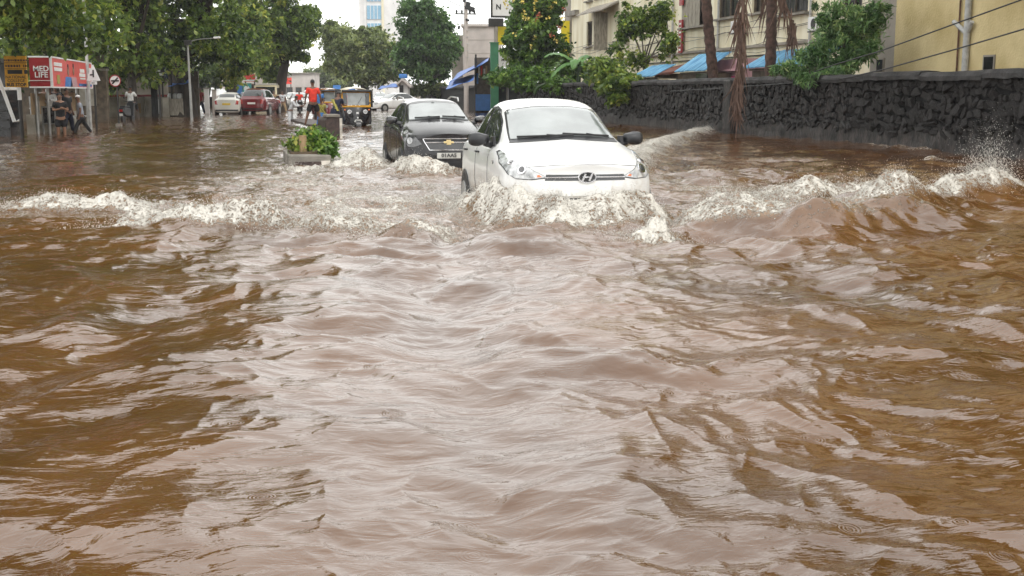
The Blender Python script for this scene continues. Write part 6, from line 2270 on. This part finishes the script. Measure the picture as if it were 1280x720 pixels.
tree('street_tree', 'tall tree with a dark double trunk in the roadway beyond the maroon SUV', b,
     [E(352, 35, 96, b, 44, 36, 4), E(385, 28, 98, b, 22, 26, 3), E(330, 66, 97, b, 22, 22, 3), E(372, 62, 96, b, 22, 16, 2.5), E(355, -30, 97, b, 42, 40, 4), E(340, 92, 99, b, 14, 14, 2)],
     330, 27000, .21, 'leaf_mid', .50, seed=26, clump_r=(.45, .95), limbs=12, group='trees along the left side',
     trunk_pts=[(0, 0, -.5), (-.1, 0, 1.2), (.15, 0, 2.6), (.5, 0, 4.2)])
b = base_at(310, 140)
tree('street_tree', 'hazy tree filling the gap between the bright green tree and the double trunk', b,
     [E(310, 80, 140, b, 30, 26, 4), E(300, 50, 140, b, 30, 40, 4)],
     120, 8000, .36, 'leaf_mid', .4, seed=36, clump_r=(.6, 1.1), group='trees along the left side')
b = base_at(-330, 22)
tree('street_tree', 'tall spreading tree at the near left kerb, mostly out of frame', b,
     [E(-330, -260, 22, b, 330, 200, 4.5), E(-150, -330, 24, b, 200, 150, 4), E(-420, -100, 21, b, 240, 180, 4), E(-40, -420, 26, b, 190, 130, 4)],
     420, 20000, .24, 'leaf_mid', .40, seed=51, clump_r=(.5, 1.0), group='trees along the left side', trunk_pts=[(0, 0, -.5), (.1, 0, 2), (.3, .2, 4.0), (.8, .4, 6)])
b = base_at(-190, 40)
tree('street_tree', 'tall crown rising above the near pale tree, out of the top of the picture', b,
     [E(60, -300, 44, b, 150, 130, 5), E(150, -360, 48, b, 110, 110, 5), E(60, -480, 44, b, 150, 110, 5)],
     320, 15000, .30, 'leaf_mid', .40, seed=52, clump_r=(.6, 1.2), group='trees along the left side')
b = base_at(1500, 24)
tree('street_tree', 'tall tree behind the wall past the right edge of the picture', b,
     [E(1450, -330, 25, b, 230, 170, 4), E(1290, -430, 27, b, 170, 120, 4), E(1180, -520, 30, b, 150, 110, 4), E(1560, -200, 24, b, 220, 160, 4)],
     420, 17000, .26, 'leaf_mid', .35, seed=53, clump_r=(.5, 1.0), trunk_pts=[(0, 0, -.5), (0, 0, 3), (-.2, .2, 6)])
b = base_at(265, 118)
tree('street_tree', 'dark bushy tree behind the stalls between the lamp post and the shops', b,
     [E(262, 98, 118, b, 26, 18, 4), E(235, 100, 116, b, 26, 18, 4), E(285, 88, 120, b, 24, 22, 4), E(205, 100, 116, b, 26, 20, 4)],
     220, 12000, .32, 'leaf_dark', .3, seed=54, clump_r=(.6, 1.1), group='trees along the left side')
b = base_at(130, 92)
tree('street_tree', 'dark undergrowth tree behind the low grey house', b,
     [E(60, 96, 90, b, 60, 24, 4), E(130, 92, 92, b, 50, 28, 4), E(185, 96, 92, b, 36, 24, 4), E(0, 95, 88, b, 50, 30, 4)],
     240, 12000, .32, 'leaf_dark', .3, seed=55, clump_r=(.6, 1.1), group='trees along the left side')
# --- far trees at the road's end and on its right
b = base_at(402, 230)
tree('street_tree', 'small pale hazy tree at the far end of the road', b,
     [E(402, 96, 230, b, 24, 15, 5), E(385, 104, 230, b, 14, 9, 4), E(424, 106, 225, b, 15, 9, 4)],
     130, 8000, .42, 'leaf_olive', .5, seed=27, clump_r=(.8, 1.4), group='trees beyond the jam')
b = base_at(458, 128)
tree('street_tree', 'round olive green tree with a broad crown over the far rickshaw', b,
     [E(452, 60, 128, b, 40, 36, 4.5), E(425, 70, 130, b, 24, 28, 4), E(486, 72, 128, b, 22, 26, 4), E(462, 92, 127, b, 36, 14, 4), E(415, 42, 130, b, 14, 16, 3)],
     400, 34000, .23, 'leaf_olive', .55, seed=28, clump_r=(.5, 1.0), limbs=12, group='trees beyond the jam')
b = base_at(541, 112)
tree('street_tree', 'tall dark glossy green tree left of the utility pole', b,
     [E(524, 22, 112, b, 30, 30, 3.5), E(532, 62, 112, b, 40, 34, 4), E(553, 60, 113, b, 22, 34, 3), E(535, 92, 112, b, 28, 14, 3), E(548, 36, 113, b, 18, 18, 3), E(512, 68, 112, b, 20, 26, 3)],
     440, 36000, .20, 'leaf_cool', .40, seed=29, clump_r=(.45, .85), group='trees beyond the jam', shell=.6)
b = base_at(530, 126)
tree('hedge_shrub', 'low yellow-green shrubs at the foot of the dark green tree', b,
     [E(532, 112, 112, b, 20, 8, 2), E(515, 113, 114, b, 10, 9, 2), E(552, 114, 112, b, 10, 8, 2)],
     50, 3500, .26, 'leaf_olive', .12, seed=41, clump_r=(.3, .6), cat='shrub')
# --- right side behind the wall
b = base_at(668, 72)
FT = tree('flowering_tree', 'glossy green tree with red and yellow flower heads beside the white signboard', b,
     [E(668, 40, 72, b, 40, 34, 2.4), E(672, 6, 72, b, 34, 26, 2.2), E(645, 62, 71, b, 24, 22, 1.8), E(692, 62, 72, b, 20, 22, 1.8), E(668, 76, 71, b, 36, 16, 1.8)],
     270, 19000, .165, 'leaf_flower', .16, seed=30, clump_r=(.30, .55), shell=.6)
rg = np.random.default_rng(77)
for m_, n_, y_hi in (('flower_red', 7, 60), ('flower_pale', 20, 60)):
    for j in range(n_):
        px, py = rg.uniform(630, 706), (rg.uniform(-6, 30) if j % 3 else rg.uniform(20, 62))
        q = D(px, py, 69.6 + rg.uniform(0, 1)) - b
        mb = MB()
        for k in range(9):
            o_ = Vector(rg.normal(0, .07, 3))
            a_ = o_ + q
            s_ = Vector(rg.normal(0, 1, 3)).normalized() * .075
            t_ = Vector(rg.normal(0, 1, 3)).normalized() * .075
            mb.add([a_ - s_, a_ + t_, a_ + s_, a_ - t_], [(0, 1, 2, 3)])
        mb.build('flower_head', M[m_], FT)
b = base_at(650, 70)
tree('wall_shrub', 'dark green shrubs spilling over the wall below the flowering tree', b,
     [E(640, 96, 69, b, 34, 10, 1.2), E(685, 94, 68, b, 30, 10, 1.2), E(715, 90, 66, b, 20, 14, 1.2), E(625, 100, 68, b, 14, 6, 1), E(700, 108, 65, b, 26, 10, .8), E(735, 112, 61, b, 18, 10, .7), E(655, 106, 67, b, 18, 6, .7)],
     170, 11000, .16, 'leaf_flower', .08, seed=31, clump_r=(.25, .5), cat='shrub')
b = base_at(765, 56)
tree('wall_shrub', 'bright yellow-green shrub hanging over the wall right of the white car roof', b,
     [E(757, 92, 54, b, 26, 14, 1.2), E(772, 106, 53, b, 26, 13, .9), E(745, 84, 55, b, 16, 10, 1), E(790, 108, 53.4, b, 12, 12, .6), E(770, 124, 52.6, b, 18, 8, .5)],
     130, 9000, .15, 'leaf_light', .07, seed=32, clump_r=(.22, .42), cat='shrub')
b = base_at(806, 62)
tree('thin_tree', 'thin tree with sparse foliage in front of the cream apartment block', b,
     [E(795, 30, 62, b, 26, 30, 1.5), E(822, 20, 62, b, 20, 26, 1.4), E(835, 52, 61, b, 12, 26, 1), E(797, 72, 61, b, 16, 16, 1), E(772, 62, 62, b, 10, 16, .8)],
     120, 5200, .14, 'leaf_mid', .11, seed=33, clump_r=(.25, .6), limbs=10, bark='bark_grey', shell=.3)
b = base_at(1058, 36.5)
tree('feathery_tree', 'feathery fine-leaved green tree rising over the wall near the ochre building', b,
     [E(1060, 40, 36.5, b, 40, 32, 1.3), E(1085, 20, 36.5, b, 26, 26, 1.1), E(1020, 66, 36, b, 24, 16, 1), E(1045, 84, 35.6, b, 44, 10, .8), E(1035, 22, 36.5, b, 22, 24, 1), E(1075, 66, 36, b, 24, 16, 1)],
     170, 11500, .052, 'leaf_feather', .09, seed=34, clump_r=(.16, .34), limbs=16, long_=4.2, droop=.15, bark='bark_grey', shell=.3, flat=.9)
b = base_at(1000, 36)
tree('wall_tuft', 'pale green tuft of weeds on the wall coping right of the second palm trunk', b,
     [E(985, 88, 35.5, b, 22, 8, .5), E(1005, 98, 34.6, b, 14, 6, .4), E(1035, 92, 34.6, b, 20, 6, .4)],
     50, 2600, .05, 'leaf_feather', .03, seed=35, clump_r=(.14, .26), long_=4.5, limbs=5, cat='weed')
b = base_at(1135, 36)

# --- banana plant
q = D(722, 84, 62)
root = thing('banana_plant', 'banana plant with broad torn leaves between the shrub and the apartment block', 'plant', (q.x, q.y, 0))
MB().tube([(0, 0, -.2), (.05, 0, 1.6), (.1, 0, q.z + .2)], [.14, .12, .09], 8).build('stem', M['leaf_cool'], root, smooth=True)
for (ang, ln, rise) in ((2.6, 1.9, 1.3), (2.0, 1.6, 1.0), (.3, 1.9, .5), (.9, 1.5, 1.2), (3.4, 1.5, .6), (4.4, 1.3, .9)):
    mb = MB()
    def fn(u, v, ang=ang, ln=ln, rise=rise):
        r_ = v * ln
        z = q.z + .1 + rise * v * 1.5 - 1.5 * v * v
        wv = .26 * math.sin(math.pi * min(1, v * .95 + .05)) ** .6
        s_ = (u - .5) * 2
        return (math.cos(ang) * r_ - math.sin(ang) * s_ * wv, math.sin(ang) * r_ * .5 + math.cos(ang) * s_ * wv, z - abs(s_) * .10 + .03 * math.sin(v * 40) * abs(s_))
    mb.grid(fn, 4, 16).build('leaf', M['banana_leaf'], root, smooth=True)
# a pale arched banana leaf in front of the wall
q = D(669, 112, 64)
root = thing('drooping_leaf', 'pale green drooping banana leaf hanging over the dark wall left of the shrub', 'leaf', (q.x, q.y, q.z))
mb = MB()
mb.grid(lambda u, v: ((u - .5) * .30 * math.sin(math.pi * (v * .9 + .08)) + .9 * v * v, 0.05 * math.cos(v * 3) + abs(u - .5) * .15, v * 1.0 - .35 * v * v - .25), 4, 12).build('blade', M['leaf_light'], root, smooth=True)

# --- palms
def palm(px, d, label, w, lean, seed):
    q = XP(px, 98, 16.05)
    d = q.dot(_F)
    root = thing('palm_tree', label, 'palm tree', (q.x, q.y, 0), 0, 'palms behind the wall')
    rg = np.random.default_rng(seed)
    H = 11.0
    r = w * d / FPX / 2
    pts, rad = [], []
    n = 60
    for i in range(n + 1):
        z = -.3 + (H + .3) * i / n
        pts.append((lean * (z - 2.4) + .02 * math.sin(z), 0, z))
        rad.append(r * (1.08 - .18 * z / H) * (1.0 if i % 2 else .86))
    MB().tube(pts, rad, 12).build('trunk', M['palm_bark'], root, smooth=True)
    for k in range(12):
        a = 2 * math.pi * k / 12 + rg.uniform(-.2, .2)
        ln = rg.uniform(3, 3.8)
        rise = rg.uniform(.2, 1.5)
        fr = MB()
        st = []
        for i in range(15):
            v = i / 14
            st.append(Vector((pts[-1][0] + math.cos(a) * ln * v, math.sin(a) * ln * v, H + rise * v * 1.6 - 3.2 * v * v)))
        fr.tube(st, [.04 * (1 - i / 16) for i in range(15)], 5)
        for i in range(1, 15):
            for s in (-1, 1):
                p = st[i]
                dr = Vector((-math.sin(a) * s, math.cos(a) * s, -.7)) + Vector((math.cos(a), math.sin(a), 0)) * .5
                l = .75 * math.sin(math.pi * (i + 1) / 17)
                t = (st[i] - st[i - 1]).normalized() * .05
                fr.add([p - t, p + t, p + dr * l], [(0, 1, 2)])
        fr.build('frond', M['leaf_cool'], root)
    return root, pts
P1, _ = palm(889, 44, 'palm trunk leaning slightly left, the left one behind the wall', 13.5, -.11, 1)
P2, _ = palm(962, 41, 'straight dark palm trunk, the right one behind the wall', 14, .006, 2)

def dead_frond(label, pxs, d, wid, n, seed):
    """hanging dry palm frond: stalk plus many limp leaflets"""
    rg = np.random.default_rng(seed)
    pts = [D(px, py, d) for px, py in pxs]
    root = thing('dead_palm_frond', label, 'palm frond', pts[0])
    o = pts[0]
    MB().tube([p - o for p in pts], [.05, .045, .035, .02][:len(pts)] + [.02] * (len(pts) - 4), 6).build('stalk', M['palm_dry'], root)
    mb = MB()
    cum = len(pts) - 1
    for i in range(n):
        t = rg.uniform(0, cum)
        k = min(int(t), cum - 1)
        p = pts[k].lerp(pts[k + 1], t - k) - o
        p = p + Vector((rg.normal(0, wid * .3), rg.normal(0, .12), 0))
        l = rg.uniform(.5, 1.3)
        s = rg.normal(0, .18)
        w = rg.uniform(.012, .03)
        q1 = p + Vector((s * .4 * l, rg.normal(0, .1), -l * .5))
        q2 = p + Vector((s * l, rg.normal(0, .1), -l))
        mb.add([p + Vector((-w, 0, 0)), p + Vector((w, 0, 0)), q1 + Vector((w, .01, 0)), q2, q1 + Vector((-w, .01, 0))], [(0, 1, 2, 4), (4, 2, 3)])
    ob = mb.build('leaflets', M['palm_dry'], root, kind='stuff')
    return root
dead_frond('long dry brown palm frond hanging before the wall buttress between the palm trunks', [(931, -30), (929, 10), (926, 50), (923, 92), (921, 138)], 37, .15, 170, 3)
dead_frond('short dry palm frond dangling beside the right palm trunk', [(976, -30), (980, 0), (988, 22), (993, 34)], 38.5, .09, 60, 4)
dead_frond('dry frond tatters hanging against the right palm trunk', [(957, -30), (960, -4), (964, 18), (962, 34)], 40.2, .14, 50, 5)

# --- plants growing in the divider
def divider_plants():
    a = W(388, 207)
    d_ = a.dot(_F)
    rgs = np.random.default_rng(9)
    k = 0
    for (px, py, dd, hh, rr, lab) in ((382, 180, 1.0, .38, .19, 'leafy green plant at the left of the divider stub post'), (393, 170, 2.2, .52, .22, 'tallest leafy plant in the middle of the divider'),
                                     (401, 178, 1.2, .38, .19, 'leafy plant spilling over the right edge of the divider'), (376, 184, .6, .22, .15, 'small trailing plant at the left front of the divider'), (410, 191, .4, .24, .13, 'trailing shoots hanging over the right front corner of the divider')):
        q = D(px, py, d_ + dd)
        root = thing('divider_plant', lab, 'plant', (q.x, q.y, DIV_Z), 0, 'plants in the road divider')
        n = int(480 * rr / .2)
        nc = 14
        cs = rgs.normal(0, .5, (nc, 3)) * np.array([rr, rr, hh * .5]) + np.array([0, 0, (q.z - DIV_Z) * .6 + .05])
        me = leaves_mesh('foliage', cs, np.full(nc, .15), n, .075, M['leaf_light' if k % 2 else 'leaf_flower'], rgs, .9, 1.7, .2, .12)
        link_mesh('foliage', me, root)
        st = MB()
        for c in cs[:7]:
            st.tube([(0, 0, -.05), (c[0] * .5, c[1] * .5, c[2] * .6), tuple(c)], [.012, .010, .005], 5)
        st.build('stems', M['bark_grey'], root)
        k += 1
divider_plants()
# weeds at the foot of the compound wall

# ================================================================== PEOPLE
def skin_chain(name, verts, edges, rad, m, parent, root_i=0, sub=1):
    me = bpy.data.meshes.new(name)
    me.from_pydata([tuple(v) for v in verts], edges, [])
    o = bpy.data.objects.new(name, me)
    COL.objects.link(o)
    md = o.modifiers.new('skin', 'SKIN')
    md.use_smooth_shade = True
    for i, sv in enumerate(me.skin_vertices[0].data):
        r = rad[i]
        sv.radius = (r, r) if not isinstance(r, tuple) else r
        sv.use_root = (i == root_i)
    s = o.modifiers.new('sub', 'SUBSURF')
    s.levels = sub
    s.render_levels = sub
    dg = bpy.context.evaluated_depsgraph_get()
    me2 = bpy.data.meshes.new_from_object(o.evaluated_get(dg))
    bpy.data.objects.remove(o)
    me2.materials.clear()
    me2.materials.append(m)
    me2.shade_smooth()
    return me2

def person(label, loc, rz, H=1.68, top='cloth_white', bottom='cloth_black', skin='skin', short=False, stride=0.0, lean=0.0, side=0.0,
           arms=None, sit=False, group=None, sleeve=.5, hairm='hair', wrap=None, cap=None, spread=.10, seated_h=.0):
    """figure facing local -Y. arms: ((elbow xyz),(hand xyz)) per side in units of H relative to the shoulder"""
    root = thing('person', label, 'person', loc, rz, group)
    k = H
    hipz = .50 * k if not sit else .50 * k * .0 + seated_h
    hip = Vector((0, 0, hipz))
    cl, sl = math.cos(lean), math.sin(lean)
    def up(t, x=0.0, f=0.0):       # point along the leaning spine
        return hip + Vector((x, -sl * t - cl * f, cl * t - sl * f))
    V, Ed, Rd = [], [], []
    def add(p, r, par=None):
        V.append(Vector(p))
        Rd.append(r)
        if par is not None:
            Ed.append((par, len(V) - 1))
        return len(V) - 1
    pel = add(hip, (.085 * k, .062 * k))
    wai = add(up(.10 * k), (.078 * k, .055 * k), pel)
    che = add(up(.22 * k), (.092 * k, .062 * k), wai)
    shz = .315 * k
    nb = add(up(shz), (.050 * k, .040 * k), che)
    ne = add(up(.345 * k), .030 * k, nb)
    jaw = add(up(.385 * k, 0, .012 * k), (.038 * k, .043 * k), ne)
    skl = add(up(.435 * k, 0, .004 * k), (.044 * k, .054 * k), jaw)
    crn = add(up(.475 * k, 0, -.004 * k), (.028 * k, .034 * k), skl)
    hands = []
    legs = []
    shp = {}
    for s in (-1, 1):
        sh = add(up(.295 * k, s * .098 * k), .036 * k, nb)
        a = (arms or {}).get(s, ((s * .03, .01, -.165), (s * .035, -.03, -.31)))
        e = Vector(a[0]) * k
        h = Vector(a[1]) * k
        el = add(V[sh] + e, .026 * k, sh)
        wr = add(V[sh] + h, .018 * k, el)
        dr = (V[wr] - V[el]).normalized()
        pa = add(V[wr] + dr * .038 * k, (.022 * k, .013 * k), wr)
        hands.append((s, pa, dr))
        shp[s] = (sh, el, wr)
        sd = Vector((0, 1, 0)) if abs(dr.y) < .8 else Vector((0, 0, 1))
        sd = (sd - dr * sd.dot(dr)).normalized()
        nrm = dr.cross(sd)
        for j, (of, ln) in enumerate(((-.016, .036), (-.0055, .042), (.005, .040), (.015, .032))):
            f1 = add(V[pa] + dr * .014 * k + sd * of * k, .0052 * k, pa)
            f2 = add(V[f1] + (dr * .8 + nrm * .35 * s) * ln * .5 * k, .0048 * k, f1)
            f3 = add(V[f2] + (dr * .55 + nrm * .6 * s) * ln * .5 * k, .0038 * k, f2)
        t1 = add(V[wr] + dr * .018 * k - sd * .022 * k, .006 * k, pa)
        t2 = add(V[t1] + (dr * .8 - sd * .45) * .028 * k, .0048 * k, t1)
    for s in (-1, 1):
        hj = add(hip + Vector((s * .052 * k, 0, -.03 * k)), .062 * k, pel)
        if sit:
            kn = add(hip + Vector((s * .09 * k, -.25 * k, .0)), .038 * k, hj)
            an = add(V[kn] + Vector((0, -.02 * k, -.235 * k)), .022 * k, kn)
        else:
            f = stride * s
            kn = add(Vector((hip.x + s * (.05 + spread * .5) * k, -f * .55 * k - .015 * k, .275 * k)), .040 * k, hj)
            an = add(Vector((hip.x + s * (.05 + spread) * k, -f * k + (.03 * k if f < 0 else 0), .045 * k + (.03 * k if f < 0 else 0))), .022 * k, kn)
        ft = add(V[an] + Vector((0, -.065 * k, -.028 * k)), (.020 * k, .014 * k), an)
        add(V[ft] + Vector((0, -.035 * k, 0)), (.017 * k, .010 * k), ft)
        legs.append((hj, kn, an))
    me = skin_chain('body', V, Ed, Rd, M[skin], None, pel, 1)
    body = link_mesh('body', me, root)
    # face: nose, ears, eyes, mouth
    hd = V[skl]
    fz = Vector((0, -cl, -sl))
    upv = Vector((0, -sl, cl))
    fc = MB()
    fc.tube([hd + fz * .048 * k + upv * .004 * k, hd + fz * .066 * k - upv * .012 * k, hd + fz * .050 * k - upv * .020 * k], [.006 * k, .009 * k, .006 * k], 6)
    for s in (-1, 1):
        fc.disc(hd + Vector((s * .044 * k, 0, 0)) - upv * .006 * k, .014 * k, 'X', .008 * k, 10)
    fc.build('nose_and_ears', M[skin], root, smooth=True)
    ey = MB()
    for s in (-1, 1):
        ey.disc(hd + fz * .052 * k + Vector((s * .018 * k, 0, 0)) + upv * .004 * k, .006 * k, fz, .006 * k, 8)
    ey.disc(hd + fz * .054 * k - upv * .032 * k, .010 * k, fz, .004 * k, 8)
    ey.build('eyes_and_mouth', M['hair'], root)
    # hair cap
    bm = bmesh.new()
    bmesh.ops.create_uvsphere(bm, u_segments=14, v_segments=9, radius=1)
    for v in bm.verts:
        c = v.co
        if c.z < -.25 + (.55 if c.y < -.15 else 0):
            c.z = -.25 + (.55 if c.y < -.15 else 0)
        v.co = Vector((c.x * .050 * k, c.y * .060 * k + .006 * k, c.z * .058 * k))
    me = bpy.data.meshes.new('hair')
    bm.to_mesh(me)
    bm.free()
    me.materials.append(M[cap] if cap else M[hairm])
    me.shade_smooth()
    hr = link_mesh('cap' if cap else 'hair', me, root)
    hr.location = hd + upv * .016 * k
    hr.rotation_euler = (lean, 0, 0)
    # shirt
    SV, SE, SR = [], [], []
    def sadd(p, r, par=None):
        SV.append(Vector(p))
        SR.append(r)
        if par is not None:
            SE.append((par, len(SV) - 1))
        return len(SV) - 1
    g = .013 * k
    s0 = sadd(up(-.045 * k), (.094 * k + g, .070 * k + g))
    s1 = sadd(up(.10 * k), (.082 * k + g, .058 * k + g), s0)
    s2 = sadd(up(.22 * k), (.095 * k + g, .064 * k + g), s1)
    s3 = sadd(up(.31 * k), (.055 * k + g, .042 * k + g), s2)
    for s in (-1, 1):
        a, b, c = shp[s]
        q1 = sadd(V[a] + Vector((s * .004 * k, 0, 0)), .040 * k + g * .6, s3)
        q2 = sadd(V[a].lerp(V[b], .9 if sleeve > .8 else sleeve * 1.4), .034 * k + g * .5, q1)
        if sleeve > .8:
            sadd(V[b].lerp(V[c], .9), .024 * k + g * .4, q2)
    link_mesh('shirt', skin_chain('shirt', SV, SE, SR, M[top], None, 0, 1), root)
    # trousers or shorts
    SV, SE, SR = [], [], []
    t0 = sadd(hip + Vector((0, 0, .02 * k)), (.090 * k + g * .6, .068 * k + g * .6))
    for (hj, kn, an) in legs:
        q1 = sadd(V[hj] - Vector((0, 0, .03 * k)), .064 * k + g * .6, t0)
        if short:
            sadd(V[hj].lerp(V[kn], .92), .052 * k + g, q1)
        else:
            q2 = sadd(V[kn], .043 * k + g * .7, q1)
            sadd(V[kn].lerp(V[an], .92), .030 * k + g * .7, q2)
    link_mesh('shorts' if short else 'trousers', skin_chain('trousers', SV, SE, SR, M[bottom], None, 0, 1), root)
    if wrap:      # sari: skirt and draped cloth
        mb = MB()
        def skirt(u, v):
            a = 2 * math.pi * u
            r = (.10 + .075 * v) * k * (1 + .06 * math.sin(11 * a))
            return (math.cos(a) * r, math.sin(a) * r * .85, hipz + .06 * k - v * (hipz * .93))
        mb.grid(skirt, 33, 6).build('skirt', M[wrap], root, smooth=True)
        mb = MB()
        def drape(u, v):
            q = up((.02 + .29 * v) * k, (-.11 + .20 * v) * k * 1.0)
            return q + Vector(((u - .5) * .10 * k, (.082 * k) - .02 * k * math.sin(u * 9), 0))
        mb.grid(drape, 6, 8).build('drape', M['cloth_yellow'], root, smooth=True)
    return root

def stand(px, py, hpx, z=0.0, **kw):
    """place a figure: feet at photo pixel (px, py), hpx tall in the photo"""
    q = W(px, py, z)
    d_ = q.dot(_F)
    H = min(1.85, max(1.35, hpx * d_ / FPX))
    return (q.x, q.y, z), H

A_HANG = None
CROSS = {-1: ((-.05, -.02, -.15), (.07, -.13, -.12)), 1: ((.05, -.02, -.15), (-.07, -.14, -.10))}
HIPS = {-1: ((-.11, .03, -.13), (-.03, -.03, -.25)), 1: ((.11, .03, -.13), (.03, -.03, -.25))}
FWD = {-1: ((-.02, -.08, -.13), (.0, -.22, -.12)), 1: ((.02, -.08, -.13), (.0, -.22, -.12))}

# on and around the divider
q = W(392, 156, .12)
person('man in bright red T-shirt and black shorts standing on the divider, back turned', (q.x, q.y, .10), math.pi + R(8), 1.78, 'cloth_red', 'cloth_black', short=True, spread=.13, sleeve=.55,
       arms={-1: ((-.06, .02, -.15), (-.085, -.02, -.29)), 1: ((.06, .02, -.15), (.075, -.02, -.29))})
q = W(419, 162, .1)
person('woman in a dark striped sari with a yellow drape bending beside the divider end', (q.x, q.y - .2, -.02), math.pi - R(35), 1.5, 'cloth_navy', 'cloth_navy', wrap='cloth_navy', lean=R(24), arms=FWD)
q = W(403, 158)
person('person in a yellow-green top half hidden between red-shirted man and bending woman', (q.x, q.y + .5, -.2), math.pi, 1.35, 'cloth_yellow', 'cloth_blue', wrap='cloth_blue')
q = W(404, 150)
person('person in a light blue shirt beyond the red-shirted man, seen behind his shoulder', (q.x, q.y + 4, -.1), 0, 1.7, 'cloth_blue', 'cloth_black')
q = W(363, 151)
person('stooping man in soaked white clothes wading in mid-road', (q.x, q.y, -.30), R(70), 1.6, 'cloth_pale', 'cloth_pale', lean=R(28), arms=FWD, sleeve=.9)
# bus stop group
qs = []
for (px, py, z, top, bot, H, rz, ex, lab) in (
        (65, 165, .05, 'cloth_white', 'cloth_black', 1.55, -10, dict(arms=CROSS, sleeve=.9), 'waiting person in a white shirt with folded arms behind the sandwich board'),
        (77, 168, -.25, 'cloth_black', 'cloth_black', 1.62, 20, dict(arms=CROSS, short=True, skin='skin_light', spread=.02), 'waiting person in a long black top with bare legs, in front of the shelter'),
        (86, 166, -.05, 'cloth_black', 'cloth_navy', 1.58, 60, dict(), 'waiting person in dark clothes right of the one with bare legs'),
        (72, 163, .05, 'cloth_navy', 'cloth_black', 1.62, 5, dict(arms=HIPS), 'person in navy standing at the back under the shelter'),
        (58, 163, .1, 'cloth_grey', 'cloth_black', 1.55, -20, dict(), 'person in grey at the back left under the shelter')):
    q = W(px, py)
    o = person(lab, (q.x, q.y, z), R(rz), H, top, bot, group='people waiting at the bus shelter', **ex)
q = W(103, 166)
person('man in a checked shirt and white cap striding left out of the shelter', (q.x, q.y, -.12), R(-75), 1.42, 'cloth_plaid', 'cloth_black', stride=.20, lean=R(8), cap='cloth_white', spread=.05, group='people waiting at the bus shelter')
q = W(92, 152)
person('person in a lime green top in the shade behind the shelter', (q.x, q.y, -.05), R(30), 1.5, 'cloth_yellow', 'cloth_grey')
q = W(130, 151)
person('man in a white shirt and black trousers walking along the compound wall', (q.x, q.y, .02), R(-80), 1.6, 'cloth_white', 'cloth_black', stride=.10, spread=.03)
# scooter riders
q = W(165, 150)
s_ = make_scooter('dark scooter ridden away along the compound wall by a man in white', (q.x, q.y - .6, -.12), math.pi - R(12), 'black_plastic')
person('scooter rider in a white shirt seen from behind by the compound wall', (q.x - .02, q.y - .02, 0), math.pi - R(12), 1.68, 'cloth_white', 'cloth_black', sit=True, seated_h=.86, arms={-1: ((-.07, -.07, -.13), (-.06, -.24, -.14)), 1: ((.07, -.07, -.13), (.06, -.24, -.14))}, sleeve=.6)
q = W(375, 141)
make_scooter('dark scooter coming head-on through the flood in the left lane', (q.x, q.y, -.2), 0, 'black_paint')
person('scooter rider in a red shirt coming head-on in the left lane', (q.x, q.y + .85, 0), 0, 1.65, 'cloth_red', 'cloth_grey', sit=True, seated_h=.70, arms={-1: ((-.07, -.07, -.13), (-.06, -.24, -.14)), 1: ((.07, -.07, -.13), (.06, -.24, -.14))})
q = W(348, 141)
make_scooter('second scooter beside the dark tree trunk in the roadway', (q.x, q.y + 2, -.2), R(20), 'maroon_paint')
person('scooter rider in ochre beside the dark tree trunk', (q.x - .25, q.y + 2.8, 0), R(20), 1.62, 'cloth_khaki', 'cloth_black', sit=True, seated_h=.70, arms={-1: ((-.07, -.07, -.13), (-.06, -.24, -.14)), 1: ((.07, -.07, -.13), (.06, -.24, -.14))})
q = W(251, 145)
person('person in a dark red top standing by the trunk right of the street lamp', (q.x, q.y + .5, .05), R(-30), 1.62, 'sign_red_dark', 'cloth_navy')
q = W(354, 140)
person('pedestrian in pale clothes near the dark trunk', (q.x, q.y + 1.5, -.1), R(10), 1.6, 'cloth_pale', 'cloth_khaki', stride=.1)
q = W(513, 131)
person('person in a white top near the kiosk beyond the black hatchback', (q.x, q.y, -.05), R(-40), 1.6, 'cloth_white', 'cloth_red')

# ================================================================== HAZE over the whole street
hb = MB().box((30, 250, 30), (700, 900, 64.0))
hz_ = hb.build('haze', [])
hz_['kind'] = 'stuff'
hm_ = bpy.data.materials.new('haze')
hm_.use_nodes = True
ht = hm_.node_tree
ht.nodes.clear()
ho = ht.nodes.new('ShaderNodeOutputMaterial')
hv = ht.nodes.new('ShaderNodeVolumePrincipled')
hv.inputs['Color'].default_value = (0.93, 0.94, 0.95, 1)
hv.inputs['Density'].default_value = 0.00045
hv.inputs['Anisotropy'].default_value = 0.2
ht.links.new(hv.outputs['Volume'], ho.inputs['Volume'])
hz_.data.materials.append(hm_)
